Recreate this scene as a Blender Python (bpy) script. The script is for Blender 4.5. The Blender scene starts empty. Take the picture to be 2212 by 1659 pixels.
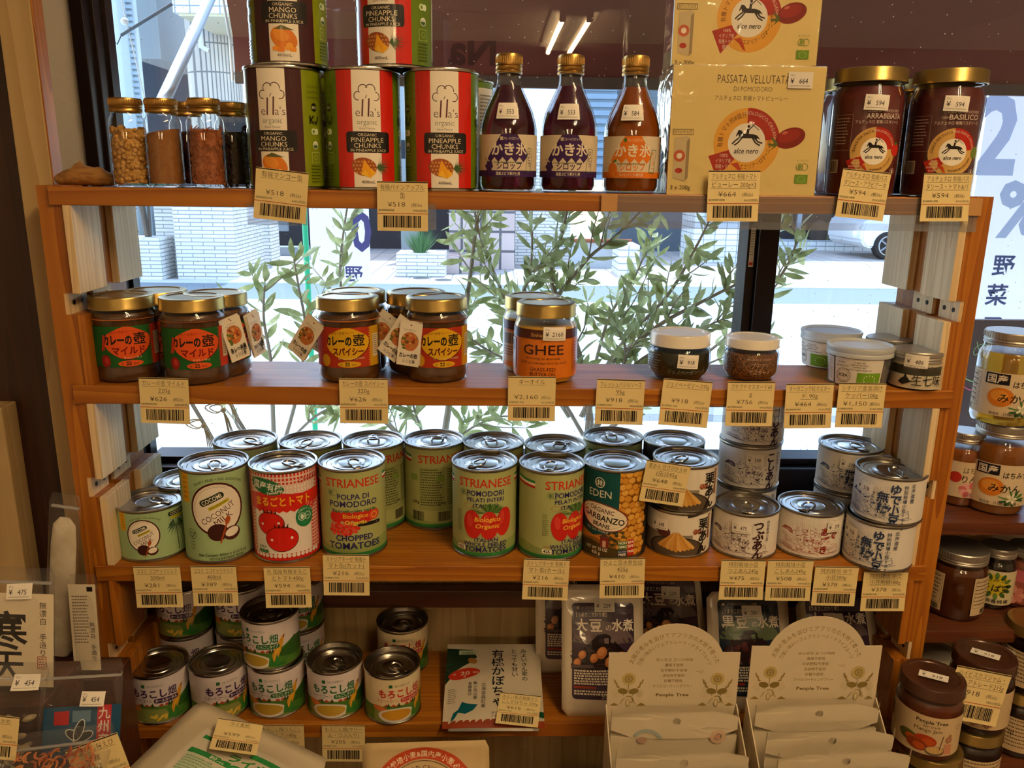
import bpy, bmesh, math, random
from mathutils import Vector, Matrix

random.seed(7)
sc = bpy.context.scene
COL = sc.collection
HZ = 1400.0          # the top shelf stands 1.4 m above the floor; lengths below are millimetres


def m3(x, y, z):
    return Vector((x / 1000, y / 1000, (z + HZ) / 1000))


# ------------------------------------------------------------------ camera
CAMP = Vector((-29.5, -815.1, 13.8))
YAW, PITCH, ROLL, FPX = 0.0268, 0.2503, 0.0129, 1740.2


def cam_axes():
    cy, sy = math.cos(YAW), math.sin(YAW)
    f = Vector((sy * math.cos(PITCH), cy * math.cos(PITCH), -math.sin(PITCH)))
    r = Vector((cy, -sy, 0))
    u = r.cross(f)
    return r * math.cos(ROLL) + u * math.sin(ROLL), -r * math.sin(ROLL) + u * math.cos(ROLL), f


CR, CU, CF = cam_axes()
cam = bpy.data.cameras.new('camera')
camo = bpy.data.objects.new('camera', cam)
COL.objects.link(camo)
cam.sensor_width = 36
cam.lens = FPX / 2212 * 36
cam.clip_start = 0.02
cam.clip_end = 200
mw = Matrix.Identity(4)
for i in range(3):
    mw[i][0], mw[i][1], mw[i][2] = CR[i], CU[i], -CF[i]
    mw[i][3] = m3(*CAMP)[i]
camo.matrix_world = mw
sc.camera = camo

# ------------------------------------------------------------------ sky, sun, exposure
sc.view_settings.view_transform = 'Standard'
sc.view_settings.look = 'None'
sc.view_settings.gamma = 1
sc.view_settings.use_curve_mapping = False
sc.view_settings.exposure = 0.0
wd = bpy.data.worlds.new('sky')
sc.world = wd
wd.use_nodes = True
wn = wd.node_tree.nodes
wn.clear()
sky = wn.new('ShaderNodeTexSky')
sky.sky_type = 'NISHITA'
sky.sun_disc = False
sky.sun_elevation = math.radians(60)
sky.sun_rotation = math.radians(-40)
bgn = wn.new('ShaderNodeBackground')
bgn.inputs[1].default_value = 0.9
won = wn.new('ShaderNodeOutputWorld')
wd.node_tree.links.new(sky.outputs[0], bgn.inputs[0])
wd.node_tree.links.new(bgn.outputs[0], won.inputs[0])
sun = bpy.data.lights.new('sun', 'SUN')
sun.energy = 5.6
sun.angle = math.radians(0.6)
sun.color = (0.8, 0.92, 1.0)
suno = bpy.data.objects.new('sun', sun)
COL.objects.link(suno)
# a high sun beyond the street: it lights the road and the shrubs, the awning keeps it off the shelf
sd = Vector((-0.1, -0.36, -0.93)).normalized()
suno.rotation_euler = sd.to_track_quat('-Z', 'Y').to_euler()
suno.location = (-3, -6, 9)
TUBE = (1.0, 0.715, 0.39)      # warm fluorescent tubes
TUBE_POWER = 66.0
sc.cycles.max_bounces = 8
sc.cycles.diffuse_bounces = 3
sc.cycles.glossy_bounces = 3
sc.cycles.transmission_bounces = 6
sc.cycles.transparent_max_bounces = 24
sc.cycles.caustics_reflective = False
sc.cycles.caustics_refractive = False


# ------------------------------------------------------------------ pixels of the photograph to points
def ray(px, py):
    return CF + CR * ((px - 1106) / FPX) - CU * ((py - 829.5) / FPX)


def on_y(px, py, Y):
    d = ray(px, py)
    return CAMP + d * ((Y - CAMP.y) / d.y)


def on_x(px, py, X):
    d = ray(px, py)
    return CAMP + d * ((X - CAMP.x) / d.x)


def on_z(px, py, Z):
    d = ray(px, py)
    return CAMP + d * ((Z - CAMP.z) / d.z)


def on_plane(px, py, p, n):
    d = ray(px, py)
    return CAMP + d * ((Vector(p) - CAMP).dot(n) / d.dot(n))


def base(px, py, Z, r):
    """centre of something round of radius r whose nearest foot is seen at px, py on a shelf of height Z"""
    p = on_z(px, py, Z)
    d = Vector((p.x - CAMP.x, p.y - CAMP.y, 0)).normalized()
    return p + d * r


# ------------------------------------------------------------------ building helpers
def lin(h):
    if not isinstance(h, str):
        return tuple(h) + (1.0,) if len(h) == 3 else tuple(h)
    h = h.lstrip('#')
    if len(h) == 3:
        h = ''.join(c * 2 for c in h)
    o = []
    for i in (0, 2, 4):
        c = int(h[i:i + 2], 16) / 255
        o.append(c / 12.92 if c <= 0.04045 else ((c + 0.055) / 1.055) ** 2.4)
    return tuple(o) + (1.0,)


def mat(name, col=(.5, .5, .5), rough=.5, metal=0, spec=.5, trans=0, coat=0, emit=None, es=1.0, bump=None, noise=None, ior=1.45):
    """principled material; noise = (scale xyz, second colour, contrast lo, hi); bump = (scale, strength)"""
    m = bpy.data.materials.new(name)
    m.use_nodes = True
    nt = m.node_tree
    b = nt.nodes['Principled BSDF']
    b.inputs['Base Color'].default_value = lin(col)
    b.inputs['Roughness'].default_value = rough
    b.inputs['Metallic'].default_value = metal
    b.inputs['Specular IOR Level'].default_value = spec
    b.inputs['Transmission Weight'].default_value = trans
    b.inputs['Coat Weight'].default_value = coat
    b.inputs['IOR'].default_value = ior
    if emit is not None:
        b.inputs['Emission Color'].default_value = lin(emit)
        b.inputs['Emission Strength'].default_value = es
    if noise or bump:
        tc = nt.nodes.new('ShaderNodeTexCoord')
        mp = nt.nodes.new('ShaderNodeMapping')
        nt.links.new(tc.outputs['Object'], mp.inputs[0])
    if noise:
        mp.inputs['Scale'].default_value = noise[0]
        nz = nt.nodes.new('ShaderNodeTexNoise')
        nz.inputs['Scale'].default_value = 1.0
        nz.inputs['Detail'].default_value = 4
        nt.links.new(mp.outputs[0], nz.inputs['Vector'])
        rp = nt.nodes.new('ShaderNodeValToRGB')
        rp.color_ramp.elements[0].position = noise[2]
        rp.color_ramp.elements[1].position = noise[3]
        rp.color_ramp.elements[0].color = lin(col)
        rp.color_ramp.elements[1].color = lin(noise[1])
        nt.links.new(nz.outputs[0], rp.inputs[0])
        nt.links.new(rp.outputs[0], b.inputs['Base Color'])
    if bump:
        n2 = nt.nodes.new('ShaderNodeTexNoise')
        n2.inputs['Scale'].default_value = bump[0]
        n2.inputs['Detail'].default_value = 3
        nt.links.new(tc.outputs['Object'], n2.inputs['Vector'])
        bp = nt.nodes.new('ShaderNodeBump')
        bp.inputs['Strength'].default_value = bump[1]
        bp.inputs['Distance'].default_value = 0.002
        nt.links.new(n2.outputs[0], bp.inputs['Height'])
        nt.links.new(bp.outputs[0], b.inputs['Normal'])
    return m


def wood(name, c1, c2, axis, scale=1.0, rough=.38):
    """sawn softwood: fine grain drawn out along the axis, with broad rings"""
    m = bpy.data.materials.new(name)
    m.use_nodes = True
    nt = m.node_tree
    N, L = nt.nodes.new, nt.links.new
    b = nt.nodes['Principled BSDF']
    b.inputs['Roughness'].default_value = rough
    tc = N('ShaderNodeTexCoord')
    mp = N('ShaderNodeMapping')
    s = [90 * scale] * 3
    s['xyz'.index(axis)] = 3.0 * scale
    mp.inputs['Scale'].default_value = s
    L(tc.outputs['Object'], mp.inputs[0])
    nz = N('ShaderNodeTexNoise')
    nz.inputs['Scale'].default_value = 1.0
    nz.inputs['Detail'].default_value = 5
    L(mp.outputs[0], nz.inputs['Vector'])
    mp2 = N('ShaderNodeMapping')
    s2 = [34 * scale] * 3
    s2['xyz'.index(axis)] = 1.1 * scale
    mp2.inputs['Scale'].default_value = s2
    L(tc.outputs['Object'], mp2.inputs[0])
    wv = N('ShaderNodeTexNoise')
    wv.inputs['Scale'].default_value = 1.0
    wv.inputs['Detail'].default_value = 1
    L(mp2.outputs[0], wv.inputs['Vector'])
    ma = N('ShaderNodeMath')
    ma.operation = 'MULTIPLY'
    ma.inputs[1].default_value = 9.0
    L(wv.outputs[0], ma.inputs[0])
    fr = N('ShaderNodeMath')
    fr.operation = 'FRACT'
    L(ma.outputs[0], fr.inputs[0])
    mx = N('ShaderNodeMix')
    mx.data_type = 'FLOAT'
    mx.inputs[0].default_value = .5
    L(nz.outputs[0], mx.inputs[2])
    L(fr.outputs[0], mx.inputs[3])
    rp = N('ShaderNodeValToRGB')
    rp.color_ramp.elements[0].position = .25
    rp.color_ramp.elements[1].position = .8
    rp.color_ramp.elements[0].color = lin(c1)
    rp.color_ramp.elements[1].color = lin(c2)
    L(mx.outputs[0], rp.inputs[0])
    L(rp.outputs[0], b.inputs['Base Color'])
    return m


def thin_glass(name, tint=(1, 1, 1), rough=0.0, boost=1.0, dust=False, haze=0.0, crumple=None):
    """a thin pane or wall of glass or clear film: it passes light straight through and mirrors by angle"""
    m = bpy.data.materials.new(name)
    m.use_nodes = True
    nt = m.node_tree
    N, L = nt.nodes.new, nt.links.new
    nt.nodes.remove(nt.nodes['Principled BSDF'])
    out = nt.nodes['Material Output']
    tr = N('ShaderNodeBsdfTransparent')
    tr.inputs[0].default_value = lin(tint)
    gl = N('ShaderNodeBsdfGlossy')
    gl.inputs['Roughness'].default_value = rough
    fr = N('ShaderNodeLayerWeight')      # the same from either side of the sheet
    pw = N('ShaderNodeMath')
    pw.operation = 'POWER'
    pw.inputs[1].default_value = 5
    L(fr.outputs['Facing'], pw.inputs[0])
    mu = N('ShaderNodeMath')
    mu.operation = 'MULTIPLY_ADD'
    mu.use_clamp = True
    mu.inputs[1].default_value = .9 * boost
    mu.inputs[2].default_value = .04 * boost
    L(pw.outputs[0], mu.inputs[0])
    if crumple:
        tc = N('ShaderNodeTexCoord')
        nz = N('ShaderNodeTexNoise')
        nz.inputs['Scale'].default_value = crumple[0]
        nz.inputs['Distortion'].default_value = 1.5
        L(tc.outputs['Object'], nz.inputs['Vector'])
        bp = N('ShaderNodeBump')
        bp.inputs['Strength'].default_value = crumple[1]
        bp.inputs['Distance'].default_value = .004
        L(nz.outputs[0], bp.inputs['Height'])
        L(bp.outputs[0], gl.inputs['Normal'])
    mx = N('ShaderNodeMixShader')
    L(mu.outputs[0], mx.inputs[0])
    L(tr.outputs[0], mx.inputs[1])
    L(gl.outputs[0], mx.inputs[2])
    last = mx
    if haze or dust:
        df = N('ShaderNodeBsdfDiffuse')
        df.inputs[0].default_value = (.8, .8, .8, 1)
        m2 = N('ShaderNodeMixShader')
        m2.inputs[0].default_value = haze
        if dust:
            tc = N('ShaderNodeTexCoord')
            vo = N('ShaderNodeTexVoronoi')
            vo.inputs['Scale'].default_value = 80
            L(tc.outputs['Object'], vo.inputs['Vector'])
            rp = N('ShaderNodeValToRGB')
            rp.color_ramp.elements[0].position = .03
            rp.color_ramp.elements[0].color = (.9, .9, .9, 1)
            rp.color_ramp.elements[1].position = .075
            rp.color_ramp.elements[1].color = (haze, haze, haze, 1)
            L(vo.outputs['Distance'], rp.inputs[0])
            L(rp.outputs[0], m2.inputs[0])
        L(last.outputs[0], m2.inputs[1])
        L(df.outputs[0], m2.inputs[2])
        last = m2
    L(last.outputs[0], out.inputs[0])
    return m


def printed(name, rough=.5, spec=.4, coat=0.0, bump=None):
    """printed paper, film or tinplate: ink colours held per face"""
    m = mat(name, (.5, .5, .5), rough, spec=spec, coat=coat, bump=bump)
    nt = m.node_tree
    a = nt.nodes.new('ShaderNodeAttribute')
    a.attribute_name = 'ink'
    nt.links.new(a.outputs['Color'], nt.nodes['Principled BSDF'].inputs['Base Color'])
    return m


def translucent(m, k):
    nt = m.node_tree
    b, out = nt.nodes['Principled BSDF'], nt.nodes['Material Output']
    t = nt.nodes.new('ShaderNodeBsdfTranslucent')
    mx = nt.nodes.new('ShaderNodeMixShader')
    mx.inputs[0].default_value = k
    src = b.inputs['Base Color']
    if src.links:
        nt.links.new(src.links[0].from_socket, t.inputs[0])
    else:
        t.inputs[0].default_value = src.default_value
    nt.links.new(b.outputs[0], mx.inputs[1])
    nt.links.new(t.outputs[0], mx.inputs[2])
    nt.links.new(mx.outputs[0], out.inputs[0])
    return m


def bricks(name, c1, c2, mortar, bw, bh, gap, axes='xz', offset=.5, rough=.6):
    """coursed brick, tile or paving; bw x bh metres, laid in the plane named by axes"""
    m = bpy.data.materials.new(name)
    m.use_nodes = True
    nt = m.node_tree
    N, L = nt.nodes.new, nt.links.new
    b = nt.nodes['Principled BSDF']
    b.inputs['Roughness'].default_value = rough
    tc = N('ShaderNodeTexCoord')
    sp = N('ShaderNodeSeparateXYZ')
    L(tc.outputs['Object'], sp.inputs[0])
    cb = N('ShaderNodeCombineXYZ')
    L(sp.outputs['xyz'.index(axes[0])], cb.inputs[0])
    L(sp.outputs['xyz'.index(axes[1])], cb.inputs[1])
    if len(axes) == 3:      # walls seen on two sides: run the courses round the corner
        ad = N('ShaderNodeMath')
        L(sp.outputs['xyz'.index(axes[0])], ad.inputs[0])
        L(sp.outputs['xyz'.index(axes[2])], ad.inputs[1])
        L(ad.outputs[0], cb.inputs[0])
    br = N('ShaderNodeTexBrick')
    br.offset = offset
    br.inputs['Scale'].default_value = 1
    br.inputs['Brick Width'].default_value = bw
    br.inputs['Row Height'].default_value = bh
    br.inputs['Mortar Size'].default_value = gap
    br.inputs['Mortar Smooth'].default_value = 0.1
    br.inputs['Color1'].default_value = lin(c1)
    br.inputs['Color2'].default_value = lin(c2)
    br.inputs['Mortar'].default_value = lin(mortar)
    L(cb.outputs[0], br.inputs['Vector'])
    L(br.outputs['Color'], b.inputs['Base Color'])
    return m


def link(name, me, parent=None):
    o = bpy.data.objects.new(name, me)
    COL.objects.link(o)
    if parent is not None:
        o.parent = parent
    return o


def mesh_of(bm, name, mats, smooth):
    bmesh.ops.recalc_face_normals(bm, faces=bm.faces)
    me = bpy.data.meshes.new(name)
    bm.to_mesh(me)
    bm.free()
    for k in (mats if isinstance(mats, (list, tuple)) else [mats]):
        me.materials.append(k)
    if smooth:
        me.shade_smooth()
        if smooth != 'all':
            me.set_sharp_from_angle(angle=math.radians(38))
    return me


def part(name, bm, mats, parent, smooth=True):
    return link(name, mesh_of(bm, name, mats, smooth), parent)


def tag(o, label, cat, group=None, kind=None):
    o['label'] = label
    o['category'] = cat
    if group:
        o['group'] = group
    if kind:
        o['kind'] = kind
    return o


def thing(name, label, cat, loc, rz=0.0, group=None):
    o = link(name, None)
    o.location = m3(*loc)
    o.rotation_euler = (0, 0, rz)
    o.empty_display_size = .02
    return tag(o, label, cat, group)


def solo(name, bm, mats, label, cat, loc=None, rz=0.0, group=None, smooth=True, kind=None):
    o = part(name, bm, mats, None, smooth)
    if loc is not None:
        o.location = m3(*loc)
    o.rotation_euler = (0, 0, rz)
    return tag(o, label, cat, group, kind)


def struct(name, bm, mats, smooth=False):
    o = part(name, bm, mats, None, smooth)
    o.location = (0, 0, HZ / 1000)
    o['kind'] = 'structure'
    return o


def copy_tree(o, loc=None, rz=0.0, label=None, parent=None, skip=()):
    c = o.copy()
    COL.objects.link(c)
    if parent is not None:
        c.parent = parent
    if loc is not None:
        c.location = m3(*loc)
        c.rotation_euler = (0, 0, rz)
    if label:
        c['label'] = label
    for ch in list(o.children):
        if ch.name.split('.')[0] not in skip:
            copy_tree(ch, parent=c)
    return c


K = 0.001


def vt(bm, x, y, z):
    return bm.verts.new((x * K, y * K, z * K))


def lathe(bm, prof, seg=56, sx=1.0, sy=1.0, cx=0, cy=0):
    rings = []
    for r, z in prof:
        if r <= 1e-6:
            rings.append([vt(bm, cx, cy, z)])
        else:
            rings.append([vt(bm, cx + r * sx * math.cos(2 * math.pi * i / seg), cy + r * sy * math.sin(2 * math.pi * i / seg), z) for i in range(seg)])
    for a, b in zip(rings, rings[1:]):
        for i in range(seg):
            j = (i + 1) % seg
            if len(a) == 1 and len(b) == 1:
                continue
            if len(a) == 1:
                bm.faces.new((a[0], b[j], b[i]))
            elif len(b) == 1:
                bm.faces.new((a[i], a[j], b[0]))
            else:
                bm.faces.new((a[i], a[j], b[j], b[i]))
    return bm


def box(bm, x0, x1, y0, y1, z0, z1, bev=0.0):
    v = [vt(bm, x, y, z) for z in (z0, z1) for y in (y0, y1) for x in (x0, x1)]
    fs = [bm.faces.new([v[i] for i in q]) for q in ((0, 2, 3, 1), (4, 5, 7, 6), (0, 1, 5, 4), (2, 6, 7, 3), (0, 4, 6, 2), (1, 3, 7, 5))]
    if bev:
        es = list({e for f in fs for e in f.edges})
        bmesh.ops.bevel(bm, geom=es, offset=bev * K, segments=2, profile=.5, affect='EDGES')
    return bm


def tube(bm, pts, r, seg=8, closed=False, caps=True):
    """a round bar along pts (mm); r a number or one per point"""
    n = len(pts)
    P = [Vector(p) for p in pts]
    rs = r if isinstance(r, (list, tuple)) else [r] * n
    rings = []
    prev = None
    for i in range(n):
        if closed:
            t = (P[(i + 1) % n] - P[i - 1]).normalized()
        else:
            t = (P[min(i + 1, n - 1)] - P[max(i - 1, 0)]).normalized()
        if prev is None:
            a = t.orthogonal().normalized()
        else:
            a = (prev - t * prev.dot(t))
            a = a.normalized() if a.length > 1e-6 else t.orthogonal().normalized()
        prev = a
        b = t.cross(a)
        rings.append([vt(bm, *(P[i] + (a * math.cos(2 * math.pi * k / seg) + b * math.sin(2 * math.pi * k / seg)) * rs[i])) for k in range(seg)])
    for i in range(n if closed else n - 1):
        A, B = rings[i], rings[(i + 1) % n]
        for k in range(seg):
            bm.faces.new((A[k], A[(k + 1) % seg], B[(k + 1) % seg], B[k]))
    if caps and not closed:
        bm.faces.new(rings[0][::-1])
        bm.faces.new(rings[-1])
    return bm


def BM():
    return bmesh.new()


def ball(bm, c, rx, ry=None, rz=None, u=10, v=7, rot=None):
    ry = ry or rx
    rz = rz or rx
    M = Matrix.Translation(Vector(c) * K) @ (rot.to_4x4() if rot else Matrix.Identity(4)) @ Matrix.Diagonal((rx * K, ry * K, rz * K, 1))
    bmesh.ops.create_uvsphere(bm, u_segments=u, v_segments=v, radius=1, matrix=M)
    return bm


# ------------------------------------------------------------------ print: lettering and shapes laid on a surface
_G = {}
_BAR = {}


def _raw(s, b):
    cu = bpy.data.curves.new('glyph', 'FONT')
    cu.body = s
    cu.size = 1
    cu.resolution_u = 2
    cu.offset = b
    o = bpy.data.objects.new('glyph', cu)
    me = o.to_mesh()
    vs = [(v.co.x, v.co.y) for v in me.vertices]
    fs = [tuple(p.vertices) for p in me.polygons]
    o.to_mesh_clear()
    bpy.data.objects.remove(o)
    bpy.data.curves.remove(cu)
    return vs, fs


def glyph(ch, b=0.0):
    k = (ch, b)
    if k not in _G:
        if ch in ' \u3000':
            _G[k] = ([], [], .3 if ch == ' ' else .6)
        else:
            vs, fs = _raw(ch, b)
            if ord(ch) > 0x2e80:
                adv = 1.0
            else:
                if 0 not in _BAR:
                    _BAR[0] = max(v[0] for v in _raw('HH', 0)[0]) - max(v[0] for v in _raw('H', 0)[0])
                    _BAR[1] = max(v[0] for v in _raw('H', 0)[0])
                adv = max(v[0] for v in _raw(ch + 'H', 0)[0]) - _BAR[1]
            _G[k] = (vs, fs, adv)
    return _G[k]


class Art:
    """flat artwork in millimetres: x to the right, y up; later shapes lie over earlier ones"""

    def __init__(s):
        s.v, s.f, s.c, s.L = [], [], [], 0

    def add(s, pts, faces, col):
        n = len(s.v)
        s.v += [(x, y, s.L) for x, y in pts]
        for f in faces:
            s.f.append(tuple(i + n for i in f))
            s.c.append(col)
        return s

    def up(s):
        s.L += 1
        return s

    def poly(s, pts, col):
        s.up()
        if len(pts) > 4:      # any outline: let bmesh cut it up
            tb = bmesh.new()
            f = tb.faces.new([tb.verts.new((x, y, 0)) for x, y in pts])
            if f.normal.z == 0:
                f.normal_update()
            if f.normal.z < 0:
                f.normal_flip()
            bmesh.ops.triangulate(tb, faces=[f])
            tb.verts.index_update()
            s.add([(v.co.x, v.co.y) for v in tb.verts], [tuple(v.index for v in q.verts) for q in tb.faces], col)
            tb.free()
            return s
        a = sum(pts[i][0] * pts[(i + 1) % len(pts)][1] - pts[(i + 1) % len(pts)][0] * pts[i][1] for i in range(len(pts)))
        if a < 0:
            pts = pts[::-1]
        return s.add(pts, [tuple(range(len(pts)))], col)

    def rect(s, x0, y0, x1, y1, col):
        return s.poly([(x0, y0), (x1, y0), (x1, y1), (x0, y1)], col)

    def ell(s, cx, cy, rx, ry=None, col='000', a0=0, a1=360, n=28, rot=0):
        ry = rx if ry is None else ry
        c, q = math.cos(math.radians(rot)), math.sin(math.radians(rot))
        pts = []
        for i in range(n + (0 if a1 - a0 >= 360 else 1)):
            t = math.radians(a0 + (a1 - a0) * i / n)
            x, y = rx * math.cos(t), ry * math.sin(t)
            pts.append((cx + x * c - y * q, cy + x * q + y * c))
        if a1 - a0 < 360:
            pts.append((cx, cy))
        return s.poly(pts, col)

    def ring(s, cx, cy, r0, r1, col, a0=0, a1=360, n=32, k=1.0):
        s.up()
        p = []
        for i in range(n + 1):
            t = math.radians(a0 + (a1 - a0) * i / n)
            p += [(cx + r0 * math.cos(t), cy + k * r0 * math.sin(t)), (cx + r1 * math.cos(t), cy + k * r1 * math.sin(t))]
        return s.add(p, [(2 * i, 2 * i + 1, 2 * i + 3, 2 * i + 2) for i in range(n)], col)

    def rrect(s, x0, y0, x1, y1, r, col, rot=0):
        p = []
        for cx, cy, a in ((x1 - r, y1 - r, 0), (x0 + r, y1 - r, 90), (x0 + r, y0 + r, 180), (x1 - r, y0 + r, 270)):
            p += [(cx + r * math.cos(math.radians(a + t)), cy + r * math.sin(math.radians(a + t))) for t in (0, 30, 60, 90)]
        if rot:
            c, q = math.cos(math.radians(rot)), math.sin(math.radians(rot))
            mx, my = (x0 + x1) / 2, (y0 + y1) / 2
            p = [(mx + (x - mx) * c - (y - my) * q, my + (x - mx) * q + (y - my) * c) for x, y in p]
        return s.poly(p, col)

    def line(s, pts, w, col, closed=False):
        s.up()
        q = pts + [pts[0]] if closed else pts
        for (xa, ya), (xb, yb) in zip(q, q[1:]):
            d = math.hypot(xb - xa, yb - ya) or 1
            nx, ny = -(yb - ya) / d * w / 2, (xb - xa) / d * w / 2
            s.add([(xa + nx, ya + ny), (xa - nx, ya - ny), (xb - nx, yb - ny), (xb + nx, yb + ny)], [(0, 1, 2, 3)], col)
        return s

    def text(s, t, x, y, h, col, w=None, al='c', b=0.0, sx=1.0, rot=0, sh=0.0, sp=0.0, new=True):
        """one line; h the em height, w the width to fill, y the baseline"""
        if new:
            s.up()
        g = [glyph(c, min(b, .016) if ord(c) > 0x3400 else b) for c in t]
        W = sum(q[2] + sp for q in g) * h
        if w:
            sx = w / W
        W *= sx
        ox = {'c': -W / 2, 'l': 0, 'r': -W}[al]
        c, q = math.cos(math.radians(rot)), math.sin(math.radians(rot))
        for vs, fs, ad in g:
            p = []
            for vx, vy in vs:
                X = ox + (vx + sh * vy) * h * sx
                Y = vy * h
                p.append((x + X * c - Y * q, y + X * q + Y * c))
            s.add(p, fs, col)
            ox += (ad + sp) * h * sx
        return s

    def vtext(s, t, x, y, h, col, b=0.0, pitch=1.05):
        """a column read downwards from y"""
        s.up()
        for i, ch in enumerate(t):
            s.text(ch, x, y - h * (.85 + i * pitch), h, col, b=b, new=False)
        return s

    def arc(s, t, cx, cy, r, mid, h, col, b=0.0, sx=1.0, inside=False, sp=0.0):
        """letters standing on a circle, centred on the angle mid; inside: read along the lower side"""
        s.up()
        g = [(glyph(c, b)[2] + sp) * h * sx for c in t]
        tot = sum(g) / r
        a = math.radians(mid) + (tot / 2 if not inside else -tot / 2)
        for ch, wd_ in zip(t, g):
            st = wd_ / r / 2
            a += st if inside else -st
            px, py = cx + r * math.cos(a), cy + r * math.sin(a)
            s.text(ch, px, py, h, col, b=b, sx=sx, rot=math.degrees(a) + (90 if inside else -90), new=False)
            a += st if inside else -st
        return s

    def lines(s, x0, y0, x1, rows, pitch, h, col, seed=1, fill=.72):
        """small print too fine to read: rows of short dashes"""
        s.up()
        R = random.Random(seed)
        for i in range(rows):
            x = x0
            y = y0 - i * pitch
            end = x1 - R.random() * (x1 - x0) * .25
            while x < end:
                w = h * (.5 + 1.1 * R.random())
                s.add([(x, y), (min(x + w, end), y), (min(x + w, end), y + h), (x, y + h)], [(0, 1, 2, 3)], col)
                x += w / fill
        return s

    def barcode(s, x0, y0, x1, y1, col='231c16', seed=3):
        s.up()
        R = random.Random(seed)
        x = x0
        u = (x1 - x0) / 72
        while x < x1:
            w = u * R.choice((1, 1, 1, 2, 2, 3))
            s.add([(x, y0), (min(x + w, x1), y0), (min(x + w, x1), y1), (x, y1)], [(0, 1, 2, 3)], col)
            x += w + u * R.choice((1, 1, 1, 2))
        return s

    def put(s, other, dx, dy, k=1.0, rot=0):
        c, q = math.cos(math.radians(rot)), math.sin(math.radians(rot))
        n = len(s.v)
        L0 = s.L + 1
        for x, y, l in other.v:
            x, y = x * k, y * k
            s.v.append((dx + x * c - y * q, dy + x * q + y * c, L0 + l))
        for f, cl in zip(other.f, other.c):
            s.f.append(tuple(i + n for i in f))
            s.c.append(cl)
        s.L = L0 + other.L
        return s

    def mesh(s, fn, material, name, sx=None, sy=None, off=0.3, lay=0.045):
        """lay the artwork on a surface: fn(x, y) gives point and outward direction, in mm"""
        lay = min(lay, .7 / max(1, s.L))
        bm = bmesh.new()
        ci = bm.faces.layers.int.new('ci')
        pal = {}
        vs = [bm.verts.new(v) for v in s.v]
        for f, c in zip(s.f, s.c):
            try:
                q = bm.faces.new([vs[i] for i in f])
            except ValueError:
                continue
            q[ci] = pal.setdefault(c, len(pal))
        for ax, st in ((0, sx), (1, sy)):
            if not st:
                continue
            lo, hi = min(v[ax] for v in s.v), max(v[ax] for v in s.v)
            n = [0, 0, 0]
            n[ax] = 1
            k = math.floor(lo / st) + 1
            while k * st < hi:
                co = [0, 0, 0]
                co[ax] = k * st
                bmesh.ops.bisect_plane(bm, geom=bm.verts[:] + bm.edges[:] + bm.faces[:], plane_co=co, plane_no=n, dist=1e-5)
                k += 1
        def at(x, y):
            p, nn = fn(x, y)
            return Vector(p), Vector(nn)

        def row(x, y):      # straight between the cuts, so that layers stay parallel
            if not sx:
                return at(x, y)
            k = math.floor(x / sx + 1e-6)
            u = x / sx - k
            (p, n), (q, m) = at(k * sx, y), at((k + 1) * sx, y)
            return p.lerp(q, u), n.lerp(m, u)

        def cell(x, y):
            if not sy:
                return row(x, y)
            k = math.floor(y / sy + 1e-6)
            u = y / sy - k
            (p, n), (q, m) = row(x, k * sy), row(x, (k + 1) * sy)
            return p.lerp(q, u), n.lerp(m, u)
        for v in bm.verts:
            x, y, l = v.co
            p, nn = cell(x, y)
            v.co = (p + nn * (off + lay * l)) * K
        me = bpy.data.meshes.new(name)
        bm.to_mesh(me)
        cols = [None] * len(pal)
        for c, i in pal.items():
            cols[i] = lin(c)
        at = me.color_attributes.new('ink', 'FLOAT_COLOR', 'CORNER')
        buf = []
        for f in bm.faces:
            buf += list(cols[f[ci]]) * len(f.verts)
        at.data.foreach_set('color', buf)
        bm.free()
        me.materials.append(material)
        return me


def round_fn(R, z0=0.0, prof=None):
    """surface of a can or jar: x runs round the front, y up from z0"""
    def fn(x, y):
        r = prof(y + z0) if prof else R
        a = x / R
        return (r * math.sin(a), -r * math.cos(a), z0 + y), (math.sin(a), -math.cos(a), 0)
    return fn


def flat_fn(y0=0.0, z0=0.0):
    return lambda x, y: ((x, y0, z0 + y), (0, -1, 0))


def shift_fn(fn, dx, dy, rot=0.0):
    c, q = math.cos(math.radians(rot)), math.sin(math.radians(rot))
    return lambda x, y: fn(dx + x * c - y * q, dy + x * q + y * c)


def interp(tab):
    def f(z):
        for (r0, z0), (r1, z1) in zip(tab, tab[1:]):
            if z0 <= z <= z1 and z1 > z0:
                return r0 + (r1 - r0) * (z - z0) / (z1 - z0)
        return tab[0][0] if z < tab[0][1] else tab[-1][0]
    return f
# ------------------------------------------------------------------ materials
PINE_X = wood('pine_along', '8c4c10', 'b0701f', 'x')
PINE_Z = wood('pine_upright', '8e4d11', 'b37121', 'z', 1.15)
PALE_Z = wood('pale_upright', 'd2b384', 'ead2a6', 'z', 1.0, .6)
CREAM_Z = wood('cream_panel', 'ac8f5e', 'bfa474', 'z', .8, .6)
DARK_X = wood('walnut_along', '3a1d12', '5a2f1c', 'x')
DARK_Z = wood('walnut_upright', '2a140d', '3c2014', 'z')
PLASTER = mat('plaster', 'd6cbbd', .9, bump=(180, .2))
CEIL = mat('ceiling_paint', 'd9cdb8', .95)
FLOORM = wood('floor_boards', '4a2c1a', '6a4328', 'x', .3, .5)
BROWNAL = mat('brown_aluminium', '1d100b', .35, metal=.3)
BLACKR = mat('black_rubber', '080808', .6)
STEEL = mat('tinplate', 'b9b4aa', .24, metal=1, bump=(900, .02))
STEEL_D = mat('tinplate_dull', '9a948a', .33, metal=1)
GOLD = mat('gold_cap', 'b08a4a', .32, metal=.9)
GOLD_L = mat('gold_lid', 'a58c50', .3, metal=.85)
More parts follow.
